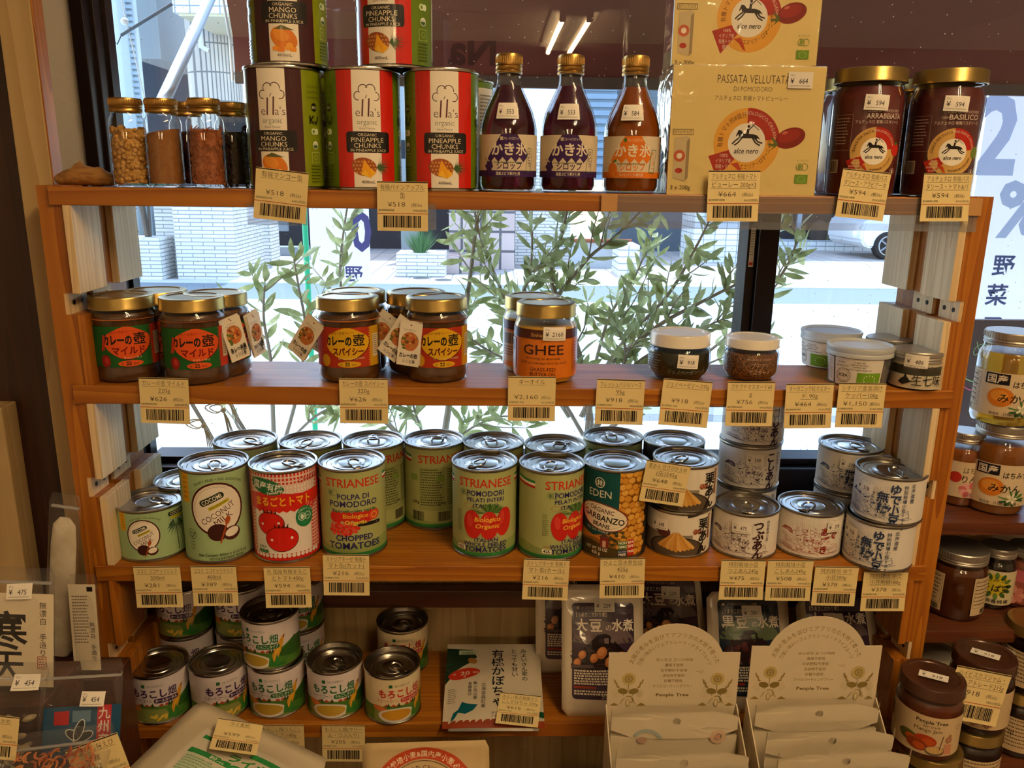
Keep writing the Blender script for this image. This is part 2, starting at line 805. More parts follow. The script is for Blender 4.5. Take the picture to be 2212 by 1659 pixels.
BROWNLID = mat('brown_lid', '4a2a1c', .35, metal=.3, coat=.3)
WHITELID = mat('white_lid', 'e8e0cf', .3, coat=.3)
SILVERLID = mat('silver_lid', 'b4aea2', .38, metal=.8)
CLEARLID = mat('milky_plastic', 'dfe2e0', .35, trans=.35)
SCREW = mat('screw_steel', '2a2420', .4, metal=.9)
GLASS = thin_glass('jar_glass', (.98, .99, .98), 0.02, 1.6)
FILM = thin_glass('clear_film', (.97, .97, .96), .12, 1.8, haze=.05)
FROST = thin_glass('clear_plastic_strip', (.9, .92, .94), .25, 1.2, haze=.07)
PANE = thin_glass('window_glass', (.97, .985, .98), 0.0, .9, dust=True, haze=.004)
PAPER = printed('printed_paper', .65, .25)
GLOSS = printed('printed_gloss', .28, .5, coat=.25)
FOIL = printed('printed_film', .26, .5, coat=.35, bump=(60, .35))
INK = printed('ink', .6, .2)


# ------------------------------------------------------------------ the room
def room():
    f = BM(); box(f, -1700, 2700, -6200, 300, -1450, -1400); struct('floor', f, FLOORM)
    f = BM(); box(f, -1700, 2700, -6200, 300, 880, 930); struct('ceiling', f, CEIL)
    f = BM(); box(f, -1750, -1700, -6200, 300, -1400, 880); struct('wall_left', f, PLASTER)
    f = BM(); box(f, 2700, 2750, -6200, 300, -1400, 880); struct('wall_right', f, PLASTER)
    f = BM(); box(f, -1700, 2700, -6250, -6200, -1400, 880); struct('wall_back', f, PLASTER)
    # front wall round the window: below, above, left and right of the opening
    f = BM()
    box(f, -1700, 2700, 172, 300, -1400, -430)
    box(f, -1700, 2700, 172, 300, 640, 880)
    box(f, -1700, -499, 172, 235, -430, 640)
    box(f, 1650, 2700, 172, 300, -430, 640)
    struct('wall_front', f, PLASTER)
    f = BM(); box(f, -1800, 2800, -6300, 420, 930, 1100); struct('roof', f, mat('roof_sheet', '4a4a4a', .8))
    f = BM(); box(f, -519, 640, 160, 172, -1400, -430); struct('trim_1', f, CREAM_Z)        # panelling under the window
    f = BM(); box(f, -521, -487, 60, 80, -1400, 880, 1.5); struct('trim_2', f, CREAM_Z)     # upright beside the window
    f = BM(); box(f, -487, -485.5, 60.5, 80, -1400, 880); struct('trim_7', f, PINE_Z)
    f = BM(); box(f, -660, -521, 84, 90, -1400, 880); struct('trim_3', f, DARK_Z)
    f = BM(); box(f, -720, -572, 55, 172, -1400, -240, 1.5); struct('trim_4', f, CREAM_Z)
    f = BM(); box(f, -1200, -720, 100, 172, -1400, 880); struct('trim_5', f, DARK_Z)
    w = link('window_1', None)
    w.location = (0, 0, HZ / 1000)
    w['kind'] = 'structure'
    f = BM()
    box(f, -500, -485, 164, 235, -352, 640, 1)
    box(f, -488, -480, 180, 219, -352, 640, 1)
    box(f, -480, -476, 200, 219, -352, 640)
    part('jamb', f, BROWNAL, w, False)
    f = BM(); box(f, 303, 328, 192, 245, -352, 640, 1); box(f, 291, 303, 200, 240, -352, 640, 1)
    part('mullion', f, BROWNAL, w, False)
    f = BM(); box(f, -503, 1650, 178, 235, -432, -354, 1.5); box(f, -477, 1650, 196, 235, -354, -346, 1)
    part('sill', f, BROWNAL, w, False)
    f = BM(); box(f, 1630, 1650, 168, 250, -352, 640)
    part('jamb', f, BROWNAL, w, False)
    f = BM(); box(f, -520, 1650, 168, 250, 600, 640)
    part('head', f, BROWNAL, w, False)
    for x0, x1, y in ((-478, 303, 216), (303, 1632, 224)):
        f = BM(); box(f, x0, x1, y, y + 1.2, -350, 602)
        part('pane', f, PANE, w, False)
    f = BM(); box(f, -520, -493, 235, 245, -352, 640, 2); struct('trim_6', f, mat('outside_edging', '6b4433', .9))


room()


def fixture(x, y0, y1, z, label):
    t = thing('ceiling_lamp', label, 'lamp', (x, (y0 + y1) / 2, z))
    h = (y1 - y0) / 2
    w = mat('lamp_enamel', 'e9e2d2', .5)
    f = BM(); box(f, -60, 60, -h - 25, h + 25, 8, 40, 3); box(f, -130, 130, -h - 25, h + 25, 32, 40, 2)
    part('housing', f, w, t, False)
    for s in (-1, 1):
        f = BM()
        tube(f, [(s * 72, -h, -4), (s * 72, h, -4)], 14, 12)
        part('tube', f, mat('lit_tube', (1, .85, .6), .5, emit=TUBE, es=TUBE_POWER), t)
        for e in (-1, 1):
            f = BM(); box(f, s * 72 - 18, s * 72 + 18, e * h - 14, e * h + 14, -20, 34, 5)
            part('tube_holder', f, w, t, False)
    return t


fixture(410, -4550, -3350, 838, 'twin fluorescent ceiling lamp at the back of the shop, mirrored in the window')
fixture(600, -1650, -450, 838, 'twin fluorescent ceiling lamp above the aisle near the shelf')
fixture(-800, -4600, -3400, 838, 'twin fluorescent ceiling lamp over the left rear of the shop')
f = BM(); box(f, -420, 130, -3950, -3450, 872, 879.5, 1)
solo('ceiling_hatch', f, mat('hatch_paint', 'bfae90', .8), 'rectangular hatch panel set in the shop ceiling', 'hatch', (0, 0, 0))

# ------------------------------------------------------------------ the shelving unit
Z1, Z2, Z3, Z4, Z5 = 0.0, -199.3, -403.5, -605.0, -800.0
BX, BY, BZ = 0.0, 75.0, -1400.0


def unit():
    t = thing('shelving_unit', 'orange pine shelving unit with notched uprights standing before the window', 'shelf', (BX, BY, BZ))

    def lb(bm, x0, x1, y0, y1, z0, z1, b=0):
        return box(bm, x0 - BX, x1 - BX, y0 - BY, y1 - BY, z0 - BZ, z1 - BZ, b)
    for z, th, d in ((Z1, 17.4, 152), (Z2, 19.5, 119), (Z3, 18.3, 154), (Z4, 18, 150), (Z5, 18, 150)):
        f = BM(); lb(f, -462, 462, 0, d, z - th, z, .8)
        part('shelf_board', f, PINE_X, t, False)
    f = BM(); lb(f, -450, 450, 128, 146, -528, -504, .6)
    part('rail', f, DARK_X, t, False)
    notch = ((-126, -104), (-324, -302), (-524, -501), (-722, -700))
    for s in (-1, 1):
        X = lambda a, b: (s * a, s * b) if s > 0 else (s * b, s * a)
        for y0, y1 in ((4, 44), (56, 146)):
            f = BM()
            lb(f, *X(461, 474.5), y0, y1, BZ, 1.5)
            top = 1.5
            for lo, hi in notch + ((BZ, BZ),):
                lb(f, *X(449, 461), y0, y1, hi, top)
                top = lo
            part('post', f, PINE_Z, t, False)
            for lo, hi in notch[:3]:
                f = BM(); lb(f, *X(457, 461), y0 + 1, min(y1, 100) - 1, lo, hi)
                c = part('cleat', f, PALE_Z, t, False)
                f = BM()
                for q in (.28, .72):
                    yy = y0 + (min(y1, 100) - y0) * q
                    xs = s * 457
                    tube(f, [(xs - BX, yy - BY, (lo + hi) / 2 - BZ), (xs - s * .6 - BX, yy - BY, (lo + hi) / 2 - BZ)], 2.6, 10)
                part('screw', f, SCREW, c)
        for y0, y1 in ((-1, 57), (87, 147)):
            for top, hi in ((Z1 - 17.4, -104), (-126, Z2), (Z2 - 19.5, -302), (-324, Z3), (Z3 - 18.3, -501), (-524, Z4)):
                f = BM(); lb(f, *X(441, 449), y0 if hi not in (Z2, Z3, Z4) or y0 > 50 else 2, y1, hi, top, .5)
                part('spacer_board', f, PINE_Z if (s < 0 and top < -100 and top > -200) or (top < -420) else PALE_Z, t, False)
    return t


unit()


# ------------------------------------------------------------------ outside
def street():
    ASPH = mat('asphalt', '9aa4ab', .9, noise=((6, 6, 6), 'aab2b8', .3, .7))
    f = BM(); box(f, -16000, 22000, 300, 8500, -1500, -1400); struct('road', f, ASPH)
    f = BM(); box(f, -16000, 22000, 8500, 8640, -1500, -1398); struct('road_marking', f, mat('road_paint', 'f2f4f2', .7))
    f = BM(); box(f, -16000, 22000, 8640, 10050, -1500, -1400); struct('gutter', f, mat('gutter_asphalt', '77838b', .9))
    f = BM(); box(f, -16000, 22000, 10050, 10300, -1500, -1380, 8); struct('kerb', f, mat('kerb_stone', 'c9cdca', .8))
    f = BM(); box(f, -16000, 22000, 10300, 24000, -1500, -1385)
    struct('pavement', f, bricks('paving', 'c3bfb9', 'b7aea9', '8a8785', .3, .3, .012, 'xy', 0))
    for px, py, lb in ((910, 601, 'round iron manhole cover in the far pavement, nearer the planter'), (957, 605, 'round iron manhole cover in the far pavement, left of the olive stem')):
        p = on_z(px, py, -1385)
        f = BM(); lathe(f, [(0, 6), (112, 6), (120, 0)], 28)
        solo('manhole_cover', f, mat('iron', '4a5054', .6, metal=.4), lb, 'manhole cover', (p.x, p.y, -1385), group='manhole covers across the street')


street()
WBRICK = bricks('white_brick', 'e9e6e0', 'dedad4', '9a9c9c', .3, .052, .007, 'xzy')
WTILE = bricks('white_tile', 'e8ebeb', 'dfe3e4', '8d989e', .2, .1, .008, 'xzy', 0)
PTILE = bricks('pink_tile', 'c7b3ad', 'b8a29d', '59575a', .3, .3, .02, 'xzy', 0)
GREYW = mat('grey_render', '8e969a', .85)
DGREY = mat('dark_render', '343b46', .8)
SHADEW = mat('shop_dark', '20242a', .7)
LEAFM = mat('bush_leaf', '3c5a2c', .6)


def xz(pxl, pxr, Y, py=500):
    return on_y(pxl, py, Y).x, on_y(pxr, py, Y).x


def zat(py, Y, px=1106):
    return on_y(px, py, Y).z


def building():
    t = thing('apartment_building', 'white brick apartment block with a round tiled tower across the street', 'building', (-4200, 11500, -1400))

    def q(f, x0, x1, y0, y1, z0, z1, b=0):
        return box(f, x0 + 4200, x1 + 4200, y0 - 11500, y1 - 11500, z0 + 1400, z1 + 1400, b)
    a, b = xz(376, 506, 10350)
    f = BM(); q(f, a, b, 10350, 12300, -1400, zat(425, 10350)); part('brick_wall', f, WBRICK, t, False)
    a2, b2 = xz(349, 380, 10900)
    f = BM(); q(f, a2, a + 60, 10700, 12300, -1400, zat(425, 10700)); part('brick_wall', f, WBRICK, t, False)
    a3, b3 = xz(551, 584, 11800)
    f = BM(); q(f, a3, b3, 11800, 12300, -1400, 900); part('brick_pillar', f, WBRICK, t, False)
    c, d = xz(505, 552, 12500)
    f = BM(); q(f, c - 200, d + 60, 12500, 12560, -1400, 900); part('entrance_door', f, SHADEW, t, False)
    f = BM(); q(f, c + 330, c + 420, 12430, 12500, -1400, 900); part('door_frame', f, GREYW, t, False)
    # tower with a downpipe and a tiled balcony above
    x0, x1 = xz(398, 512, 12600, 200)
    cx, r = (x0 + x1) / 2, (x1 - x0) / 2
    f = BM(); lathe(f, [(r, 1200), (r, 1400 + zat(52, 12600))], 40, cx=cx + 4200, cy=1300 + r * .2)
    part('round_tower', f, bricks('tower_tile', 'c9c6bf', 'bdbab4', '6d7478', .075, .42, .012, 'xzy', 0), t)
    f = BM(); tube(f, [(cx + 4200 - 40, 1300 - r * .85, 1400 + zat(55, 11900)), (cx + 4200 - 40, 1300 - r * .85, 1400 + zat(100, 11900)), (cx + 4200 + 60, 1300 - r * .8, 1400 + zat(108, 11900))], 42, 12)
    part('downpipe', f, mat('white_pipe', 'dfe6e8', .5), t)
    x0, x1 = xz(374, 560, 11000, 30)
    f = BM(); q(f, x0, x1, 11000, 13200, zat(40, 11000), zat(40, 11000) + 1400); part('balcony', f, WTILE, t, False)
    f = BM(); q(f, x0 + 60, x1, 11040, 13200, zat(46, 11000), zat(40, 11000)); part('balcony_soffit', f, mat('cream_soffit', 'd6cfb0', .8), t, False)
    x0, x1 = xz(300, 420, 15000, 200)
    f = BM(); q(f, x0, x1, 15000, 16500, -1400, 7000); part('dark_wall', f, DGREY, t, False)
    x0, x1 = xz(286, 346, 12800, 100)
    f = BM(); q(f, x0, x1, 12800, 14800, zat(140, 12800), 6000); part('grey_bay', f, GREYW, t, False)
    x0, x1 = xz(252, 292, 11600, 120)
    f = BM()
    z = -300
    while z < 3600:
        q(f, x0, x1, 11600, 11640, z, z + 46)
        z += 80
    q(f, x0, x1, 11650, 11700, -1400, 3600)
    part('louvres', f, mat('louvre_paint', 'a9b8c4', .6), t, False)
    x0, x1 = xz(180, 254, 11200, 120)
    f = BM(); q(f, x0, x1, 11200, 12000, -1400, 5000); part('pale_wall', f, mat('pale_render', 'c8d6dc', .8), t, False)
    x0, x1 = xz(270, 345, 11200, 500)
    f = BM(); q(f, x0 - 400, x1, 12100, 12200, -1400, 300); part('rear_wall', f, mat('brown_brick_wall', '6b5a50', .8), t, False)
    f = BM()
    for k in (293, 302, 312):
        p = on_y(k, 500, 11900)
        tube(f, [(p.x + 4200, 400, 300), (p.x + 4200, 400, 1500)], 42, 10)
    part('pipe', f, mat('grey_pipe', '8fa0ac', .5), t)


building()


def garage():
    t = thing('garage_building', 'white building with a dark open garage and blue louvred shutters across the street', 'building', (-500, 13500, -1400))

    def q(f, x0, x1, y0, y1, z0, z1):
        return box(f, x0 + 500, x1 + 500, y0 - 13500, y1 - 13500, z0 + 1400, z1 + 1400)
    x0, x1 = xz(560, 975, 15500)
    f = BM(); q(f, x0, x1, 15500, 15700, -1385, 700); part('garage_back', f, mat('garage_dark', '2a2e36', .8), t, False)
    x0, x1 = xz(584, 610, 14500)
    f = BM(); q(f, x0 - 100, x1 + 100, 14500, 14600, zat(505, 14500), zat(478, 14500)); part('meter_box', f, mat('meter_grey', '8b98a0', .6), t, False)
    x0, x1 = xz(575, 665, 14000)
    f = BM(); q(f, x0, x1, 13800, 14100, -1385, -1230); part('parking_kerb', f, mat('parking_kerb_grey', '98a4aa', .8), t, False)
    x0, x1 = xz(866, 905, 13000)
    f = BM(); q(f, x0, x1, 13000, 13100, -1385, 300); part('grey_door', f, GREYW, t, False)
    x0, x1 = xz(797, 1135, 16000, 300)
    f = BM(); q(f, x0, x1, 16000, 18000, 300, 6000); part('upper_wall', f, mat('pale_cladding', 'a7b3ba', .8), t, False)
    x0, x1 = xz(1095, 1200, 15400, 300)
    f = BM(); q(f, x0, x1, 15400, 17000, 0, 6000); part('white_wall', f, mat('white_render', 'f2f4f5', .8), t, False)
    x0, x1 = xz(1200, 1330, 15400, 300)
    f = BM()
    for k in range(34):
        z = 0 + k * 150
        bm0 = q(f, x0, x1, 15400, 15460, z, z + 90)
    q(f, x0, x1, 15470, 15700, 0, 5200)
    part('louvred_shutter', f, mat('shutter_blue', '7f97ad', .6), t, False)
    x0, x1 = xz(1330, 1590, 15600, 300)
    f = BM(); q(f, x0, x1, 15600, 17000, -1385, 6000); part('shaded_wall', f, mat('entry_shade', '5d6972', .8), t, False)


garage()


def tiled_shop():
    t = thing('tiled_shop', 'pink-grey tiled building with a stepped tiled base across the street', 'building', (0, 12000, -1400))

    def q(f, x0, x1, y0, y1, z0, z1):
        return box(f, x0, x1, y0 - 12000, y1 - 12000, z0 + 1400, z1 + 1400)
    x0, x1 = xz(970, 1112, 11900)
    f = BM(); q(f, x0, x1, 11900, 14500, -1385, 600); part('tiled_wall', f, PTILE, t, False)
    x2, x3 = xz(911, 1020, 11300)
    f = BM(); q(f, x2, x3, 11300, 11900, -1385, -1130); part('tiled_step', f, PTILE, t, False)
    x0, x1 = xz(1126, 1232, 12800)
    f = BM(); q(f, x0 - 100, x1, 12800, 14500, -1385, 600); part('white_wall', f, WBRICK, t, False)
    x0, x1 = xz(1340, 1384, 11200)
    f = BM(); q(f, x0, x1, 11200, 11900, -1385, zat(530, 11200, 1360)); part('tile_pier', f, WTILE, t, False)
    x0, x1 = xz(1232, 1336, 12300)
    f = BM(); q(f, x0, x1, 12300, 12500, -1385, zat(524, 12300, 1280)); part('service_box', f, mat('service_box_paint', 'b9bdc0', .7), t, False)
    f = BM()
    for zz in (zat(520, 12200, 1280), zat(585, 12200, 1280)):
        tube(f, [(x0, 200, zz + 1400), (x1 + 200, 200, zz + 1400)], 32, 10)
    tube(f, [(x1, 200, 100), (x1, 200, zat(520, 12200, 1280) + 1400)], 32, 10)
    part('rusty_pipe', f, mat('rust', '8a4a2c', .8), t)
    x0, x1 = xz(1500, 1640, 13500)
    f = BM(); q(f, x0, x1, 13500, 14500, -1385, 600); part('white_tile_wall', f, WTILE, t, False)


tiled_shop()


def store():
    t = thing('shop_front', 'glazed shop front with a white tiled base across the street at right', 'building', (7000, 16000, -1400))

    def q(f, x0, x1, y0, y1, z0, z1):
        return box(f, x0 - 7000, x1 - 7000, y0 - 16000, y1 - 16000, z0 + 1400, z1 + 1400)
    x0, x1 = xz(1640, 1990, 16000)
    f = BM(); q(f, x0, x1, 16200, 18000, -1385, -1190); part('tiled_base', f, WTILE, t, False)
    f = BM(); q(f, x0, x1, 16700, 18000, -1190, 6000); part('dark_interior', f, SHADEW, t, False)
    f = BM()
    for k in (1650, 1735, 1860, 1880, 1990):
        xx = xz(k, k, 16000)[0]
        q(f, xx - 45, xx + 45, 16250, 16330, -1190, 3000)
    part('window_frame', f, mat('store_frame', '9fb0ba', .5), t, False)
    for n, (k, py, cc) in enumerate(((1768, 505, '4a3f36'), (1795, 508, '5d5a45'), (1825, 506, '6d5138'))):
        p = on_y(k, py, 16500)
        f = BM(); ball(f, (p.x - 7000, 480, p.z + 1400), 220, 120, 300, 14, 10)
        part('window_ornament', f, mat('ornament_%s' % cc, cc, .8), t)


store()


def bush(name, label, cat, loc, rx, ry, rz, z0, n, leaf, col, stems=3, group=None, seed=1):
    R = random.Random(seed)
    t = thing(name, label, cat, loc, 0, group)
    f = BM()
    for i in range(stems):
        a = R.random() * 6.28
        tube(f, [(30 * math.cos(a), 30 * math.sin(a), 0), (60 * math.cos(a), 60 * math.sin(a), z0 * .6), (rx * .4 * math.cos(a), ry * .4 * math.sin(a), z0 + rz)], [24, 20, 8], 7)
    part('stems', f, mat('bark_' + name, '6a5d50', .9), t)
    f = BM()
    for i in range(n):
        while True:
            u = Vector((R.uniform(-1, 1), R.uniform(-1, 1), R.uniform(-1, 1)))
            if .35 < u.length < 1:
                break
        c = Vector((u.x * rx, u.y * ry, z0 + rz + u.z * rz))
        M = Matrix.Rotation(R.uniform(0, 6.28), 3, 'Z') @ Matrix.Rotation(R.uniform(-1.2, 1.2), 3, 'X')
        p = [c + M @ Vector(w) * leaf for w in ((0, -1, 0), (.34, 0, .1), (0, 1, 0), (-.34, 0, .1))]
        f.faces.new([vt(f, *w) for w in p])
    part('foliage', f, mat('leaf_' + name, col, .6), t, False)
    return t


p = on_z(340, 605, -1385)
f = BM()
xa, xb = xz(220, 342, 10200)
box(f, 0, xb - xa, 0, 480, 0, 560, 8)
solo('brick_planter', f, WBRICK, 'low white brick planter under the bushy tree across the street', 'planter', (xa, 10200, -1385), smooth=False)
bush('bushy_tree', 'small bushy tree in the brick planter across the street', 'tree', (on_y(325, 540, 10440).x, 10440, -825), 420, 230, 420, 520, 1500, 60, '54735c', 5, seed=3)
xa, xb = xz(856, 962, 11000)
f = BM()
box(f, 0, xb - xa, 0, 600, 0, 330, 8)
solo('brick_planter', f, WBRICK, 'low white brick planter holding the spiky grass clump across the street', 'planter', (xa, 10880, -1385), smooth=False)


def grass_clump():
    t = thing('grass_clump', 'spiky green grass clump in the brick planter across the street', 'plant', (on_y(908, 550, 11080).x, 11080, -1055))
    R = random.Random(5)
    f = BM()
    for i in range(420):
        a, k = R.random() * 6.28, R.uniform(.2, 1)
        L = R.uniform(220, 420)
        d = Vector((math.cos(a) * k, math.sin(a) * k * .7, 1)).normalized()
        s = Vector((-math.sin(a), math.cos(a), 0)) * 5
        b0 = Vector((math.cos(a) * 90 * k, math.sin(a) * 60 * k, 0))
        f.faces.new([vt(f, *w) for w in (b0 - s, b0 + s, b0 + d * L)])
    part('blades', f, mat('grass_green', '4f7a48', .6), t, False)


grass_clump()


def cone():
    p = on_z(616, 541, -1385)
    t = thing('traffic_cone', 'red traffic cone with a white band in the dark garage across the street', 'traffic cone', (p.x, 13000, -1385))
    r = mat('cone_red', 'c2301f', .5)
    f = BM(); box(f, -190, 190, -190, 190, 0, 40, 15); part('base', f, r, t, False)
    f = BM(); lathe(f, [(150, 40), (40, 690), (30, 700), (0, 700)], 24); part('body', f, r, t)
    f = BM(); lathe(f, [(118, 300), (84, 470)], 24, sx=1.0); part('band', f, mat('cone_white', 'd5dde2', .5), t)


cone()


def car():
    p = on_y(1872, 545, 14500)
    t = thing('parked_car', 'white car parked across the street, seen behind the right post', 'car', (p.x, 14500, -1385), math.radians(4))
    t.scale = (.8, .8, .8)
    W = mat('car_white', 'eef1f3', .25, coat=.6)
    prof = [(-180, 260), (-330, 420), (-340, 700), (-260, 930), (60, 1010), (520, 1080), (1100, 1480), (2700, 1500), (3500, 1050), (3700, 900), (3700, 260)]
    f = BM()
    A = [vt(f, x, -300, z) for x, z in prof]
    B = [vt(f, x, 1400, z) for x, z in prof]
    f.faces.new(A); f.faces.new(B[::-1])
    for i in range(len(A)):
        j = (i + 1) % len(A)
        f.faces.new((A[i], B[i], B[j], A[j]))
    bmesh.ops.bevel(f, geom=f.edges[:], offset=.05, segments=3, affect='EDGES')
    part('body', f, W, t)
    f = BM(); box(f, 1000, 2900, -310, -296, 1080, 1420, 4); part('side_window', f, mat('car_glass', '1c2228', .1), t, False)
    for x in (300, 2900):
        f = BM(); lathe(f, [(0, -100), (200, -100), (300, -95), (322, -60), (322, 60), (300, 95), (0, 95)], 36)
        bmesh.ops.rotate(f, verts=f.verts, matrix=Matrix.Rotation(math.radians(90), 3, 'X'))
        bmesh.ops.translate(f, verts=f.verts, vec=(x * K, -.26, .322))
        w = part('wheel', f, mat('tyre', '16181b', .8), t)
        f = BM()
        for k in range(5):
            a = k * 2 * math.pi / 5
            tube(f, [(x, -362, 322), (x + 205 * math.cos(a), -358, 322 + 205 * math.sin(a))], 24, 6)
        lathe_pts = [(x + 215 * math.cos(k * math.pi / 14), -356, 322 + 215 * math.sin(k * math.pi / 14)) for k in range(28)]
        tube(f, lathe_pts, 18, 6, closed=True)
        part('rim', f, mat('alloy', '9aa0a4', .3, metal=1), w)


car()


# awning over the window, its arm, and the banners on the pavement
def awning():
    yv = 760
    xl = on_y(505, 100, yv).x
    t = thing('awning', 'dark maroon awning sloping out over the window with a hanging valance', 'awning', (xl, 330, 0))
    C = mat('awning_cloth', '6e4232', .9)
    zt, zv, zb = 1000, zat(95, yv), zat(185, yv)
    xr = 3200 - xl
    f = BM()
    v = [vt(f, *w) for w in ((40, 0, zt), (xr, 0, zt), (xr, yv - 330, zv), (0, yv - 330, zv), (40, 0, zt + 6), (xr, 0, zt + 6), (xr, yv - 330, zv + 6), (0, yv - 330, zv + 6))]
    for q in ((0, 1, 2, 3), (7, 6, 5, 4), (0, 4, 5, 1), (1, 5, 6, 2), (2, 6, 7, 3), (3, 7, 4, 0)):
        f.faces.new([v[i] for i in q])
    part('canopy', f, C, t, False)
    f = BM(); box(f, 0, xr, yv - 332, yv - 328, zb + 14, zv + 6); part('valance', f, mat('valance_cloth', '642c2a', .9), t, False)
    art = Art()
    art.text('Na', 0, 0, 74, '3f181a', b=.03, al='l')
    n = on_y(1075, 140, yv)
    o = link('lettering', art.mesh(lambda x, y: ((-x, 0, y), (0, -1, 0)), INK, 'lettering', off=.3, lay=.05), t)      # shows through from the street side, so it reads backwards
    o.location = ((n.x - xl) * K, (yv - 332) * K, n.z * K)
    f = BM(); box(f, 0, xr, yv - 336, yv - 324, zb - 4, zb + 16); part('hem', f, mat('hem_grey', '4a3c38', .8), t, False)
    f = BM(); tube(f, [(-6, yv - 330, zb), (-6, yv - 330, zv), (30, 0, zt)], 2.6, 8); part('side_rod', f, mat('rod_white', 'dfe6ea', .4, metal=.5), t)
    a = on_y(345, 235, 480)
    b = on_y(470, -40, 980)
    f = BM(); tube(f, [(w.x - xl, w.y - 330, w.z) for w in (a, b)], 10.5, 16)
    part('arm', f, mat('arm_aluminium', '8d959c', .4, metal=.5), t)
    a, b = on_y(262, 76, 600), on_y(372, 8, 600)
    f = BM(); tube(f, [(a.x - xl, 270, a.z), (b.x - xl, 270, b.z)], 2.6, 8)
    tube(f, [(a.x - xl, 270, a.z), (a.x - xl - 8, 270, a.z - 14), (a.x - xl - 14, 270, a.z - 6)], 1.0, 6)
    part('stay', f, mat('stay_grey', '55606a', .5, metal=.5), t)
    c, d = on_y(262, 0, 620), on_y(318, 235, 620)
    f = BM(); tube(f, [(c.x - xl, 290, c.z), (d.x - xl, 290, d.z)], 1.1, 6)
    ball(f, (on_y(269, 46, 620).x - xl, 290, on_y(269, 46, 620).z), 6)
    part('pull_cord', f, mat('cord_white', 'dde5ea', .7), t)
    return t


awning()


def banner(px0, px1, py0, py1, Y, texts, label, pole):
    A, B = on_y(px0, (py0 + py1) / 2, Y), on_y(px1, (py0 + py1) / 2, Y)
    zt, zb = on_y((px0 + px1) / 2, py0, Y).z, on_y((px0 + px1) / 2, py1, Y).z
    w = B.x - A.x
    t = thing('banner_flag', label, 'banner', (A.x, Y, -1400))
    art = Art()
    art.rect(0, 0, w, zt - zb, 'fbfcff')
    for ch, px, py, h, col, sx in texts:
        q = on_y(px, py, Y)
        art.text(ch, q.x - A.x, q.z - zb, h, col, sx=sx, b=.03)
    me = art.mesh(flat_fn(0, zb + 1400), INK, 'flag', off=0, lay=.4)
    link('flag', me, t)
    f = BM(); box(f, 0, w, .6, 2.2, zb + 1400, zt + 1400); part('cloth', f, translucent(mat('flag_cloth', 'f4f6fa', .9), .5), t, False)
    pc = mat('pole_' + pole[0], pole[0], .4)
    f = BM(); px = pole[1] - A.x
    tube(f, [(px, 6, 0), (px, 6, zt + 1460)], pole[2], 10); part('pole', f, pc, t)
    f = BM(); tube(f, [(px, 6, zt + 1420), (w, 6, zt + 1420)], 5, 8); part('crossbar', f, pc, t)
    f = BM(); box(f, px - 150, px + 150, -150, 150, 0, 60, 10); part('foot', f, mat('foot_grey', '6d7276', .7), t, False)
    return t


banner(668, 797, 330, 612, 2100, [('0', 782, 540, 190, '4a4a78', .75), ('野', 765, 607, 66, '4a4a78', 1.0)],
       'white banner flag with dark lettering behind the spicy curry jars, on a green pole', ('1fae7a', on_y(661, 560, 2095).x, 10))
banner(2085, 2330, 205, 900, 1700, [('2', 2142, 372, 320, 'aab6ca', .85), ('0', 2248, 376, 320, 'aab6ca', .85), ('%', 2200, 508, 230, 'a3b0c4', 1.0), ('野', 2165, 592, 72, '39466a', 1.0), ('菜', 2150, 655, 72, '39466a', 1.0), ('フ', 2140, 720, 72, '39466a', 1.0)],
       'tall white banner flag with a percent sign and vegetables lettering outside at right', ('e8ecee', on_y(2085, 500, 1695).x, 9))


def chalkboard():
    Y = 640
    a, b = on_y(2060, 690, Y), on_y(2240, 1100, Y)
    t = thing('chalkboard', 'dark chalkboard with green and pink chalk writing outside beyond the honey jars', 'chalkboard', ((a.x + b.x) / 2, Y, -1400))
    w = (b.x - a.x) / 2
    f = BM(); box(f, -w, w, 0, 12, b.z + 1400 - 500, a.z + 1400, 3); part('board', f, mat('chalk_slate', '4a4650', .8, bump=(300, .2)), t, False)
    art = Art()
    art.text('め', -w * .45, 0, 40, '8fcf9a', b=-.02)
    art.ring(-w * .45, -8, 40, 42, '8fcf9a', 200, 420)
    art.ring(-w * .5, -40, 24, 26, 'd76aa0', 200, 380)
    me = art.mesh(flat_fn(-.5, on_y(2110, 770, Y).z + 1400), INK, 'chalk_writing', off=0, lay=.2)
    link('chalk_writing', me, t)
    f = BM()
    for s in (-1, 1):
        tube(f, [(s * w * .8, 6, 0), (s * w * .8, 6, b.z + 1400 - 480)], 14, 8)
    part('stand', f, mat('stand_brown', '3d2c22', .7), t)


chalkboard()


# olive shrubs close to the glass
OLIVE = mat('olive_leaf', '727e48', .42, noise=((40, 40, 40), 'a9b27e', .35, .65))
translucent(OLIVE, .35)
OBARK = mat('olive_bark', '8d8578', .85)


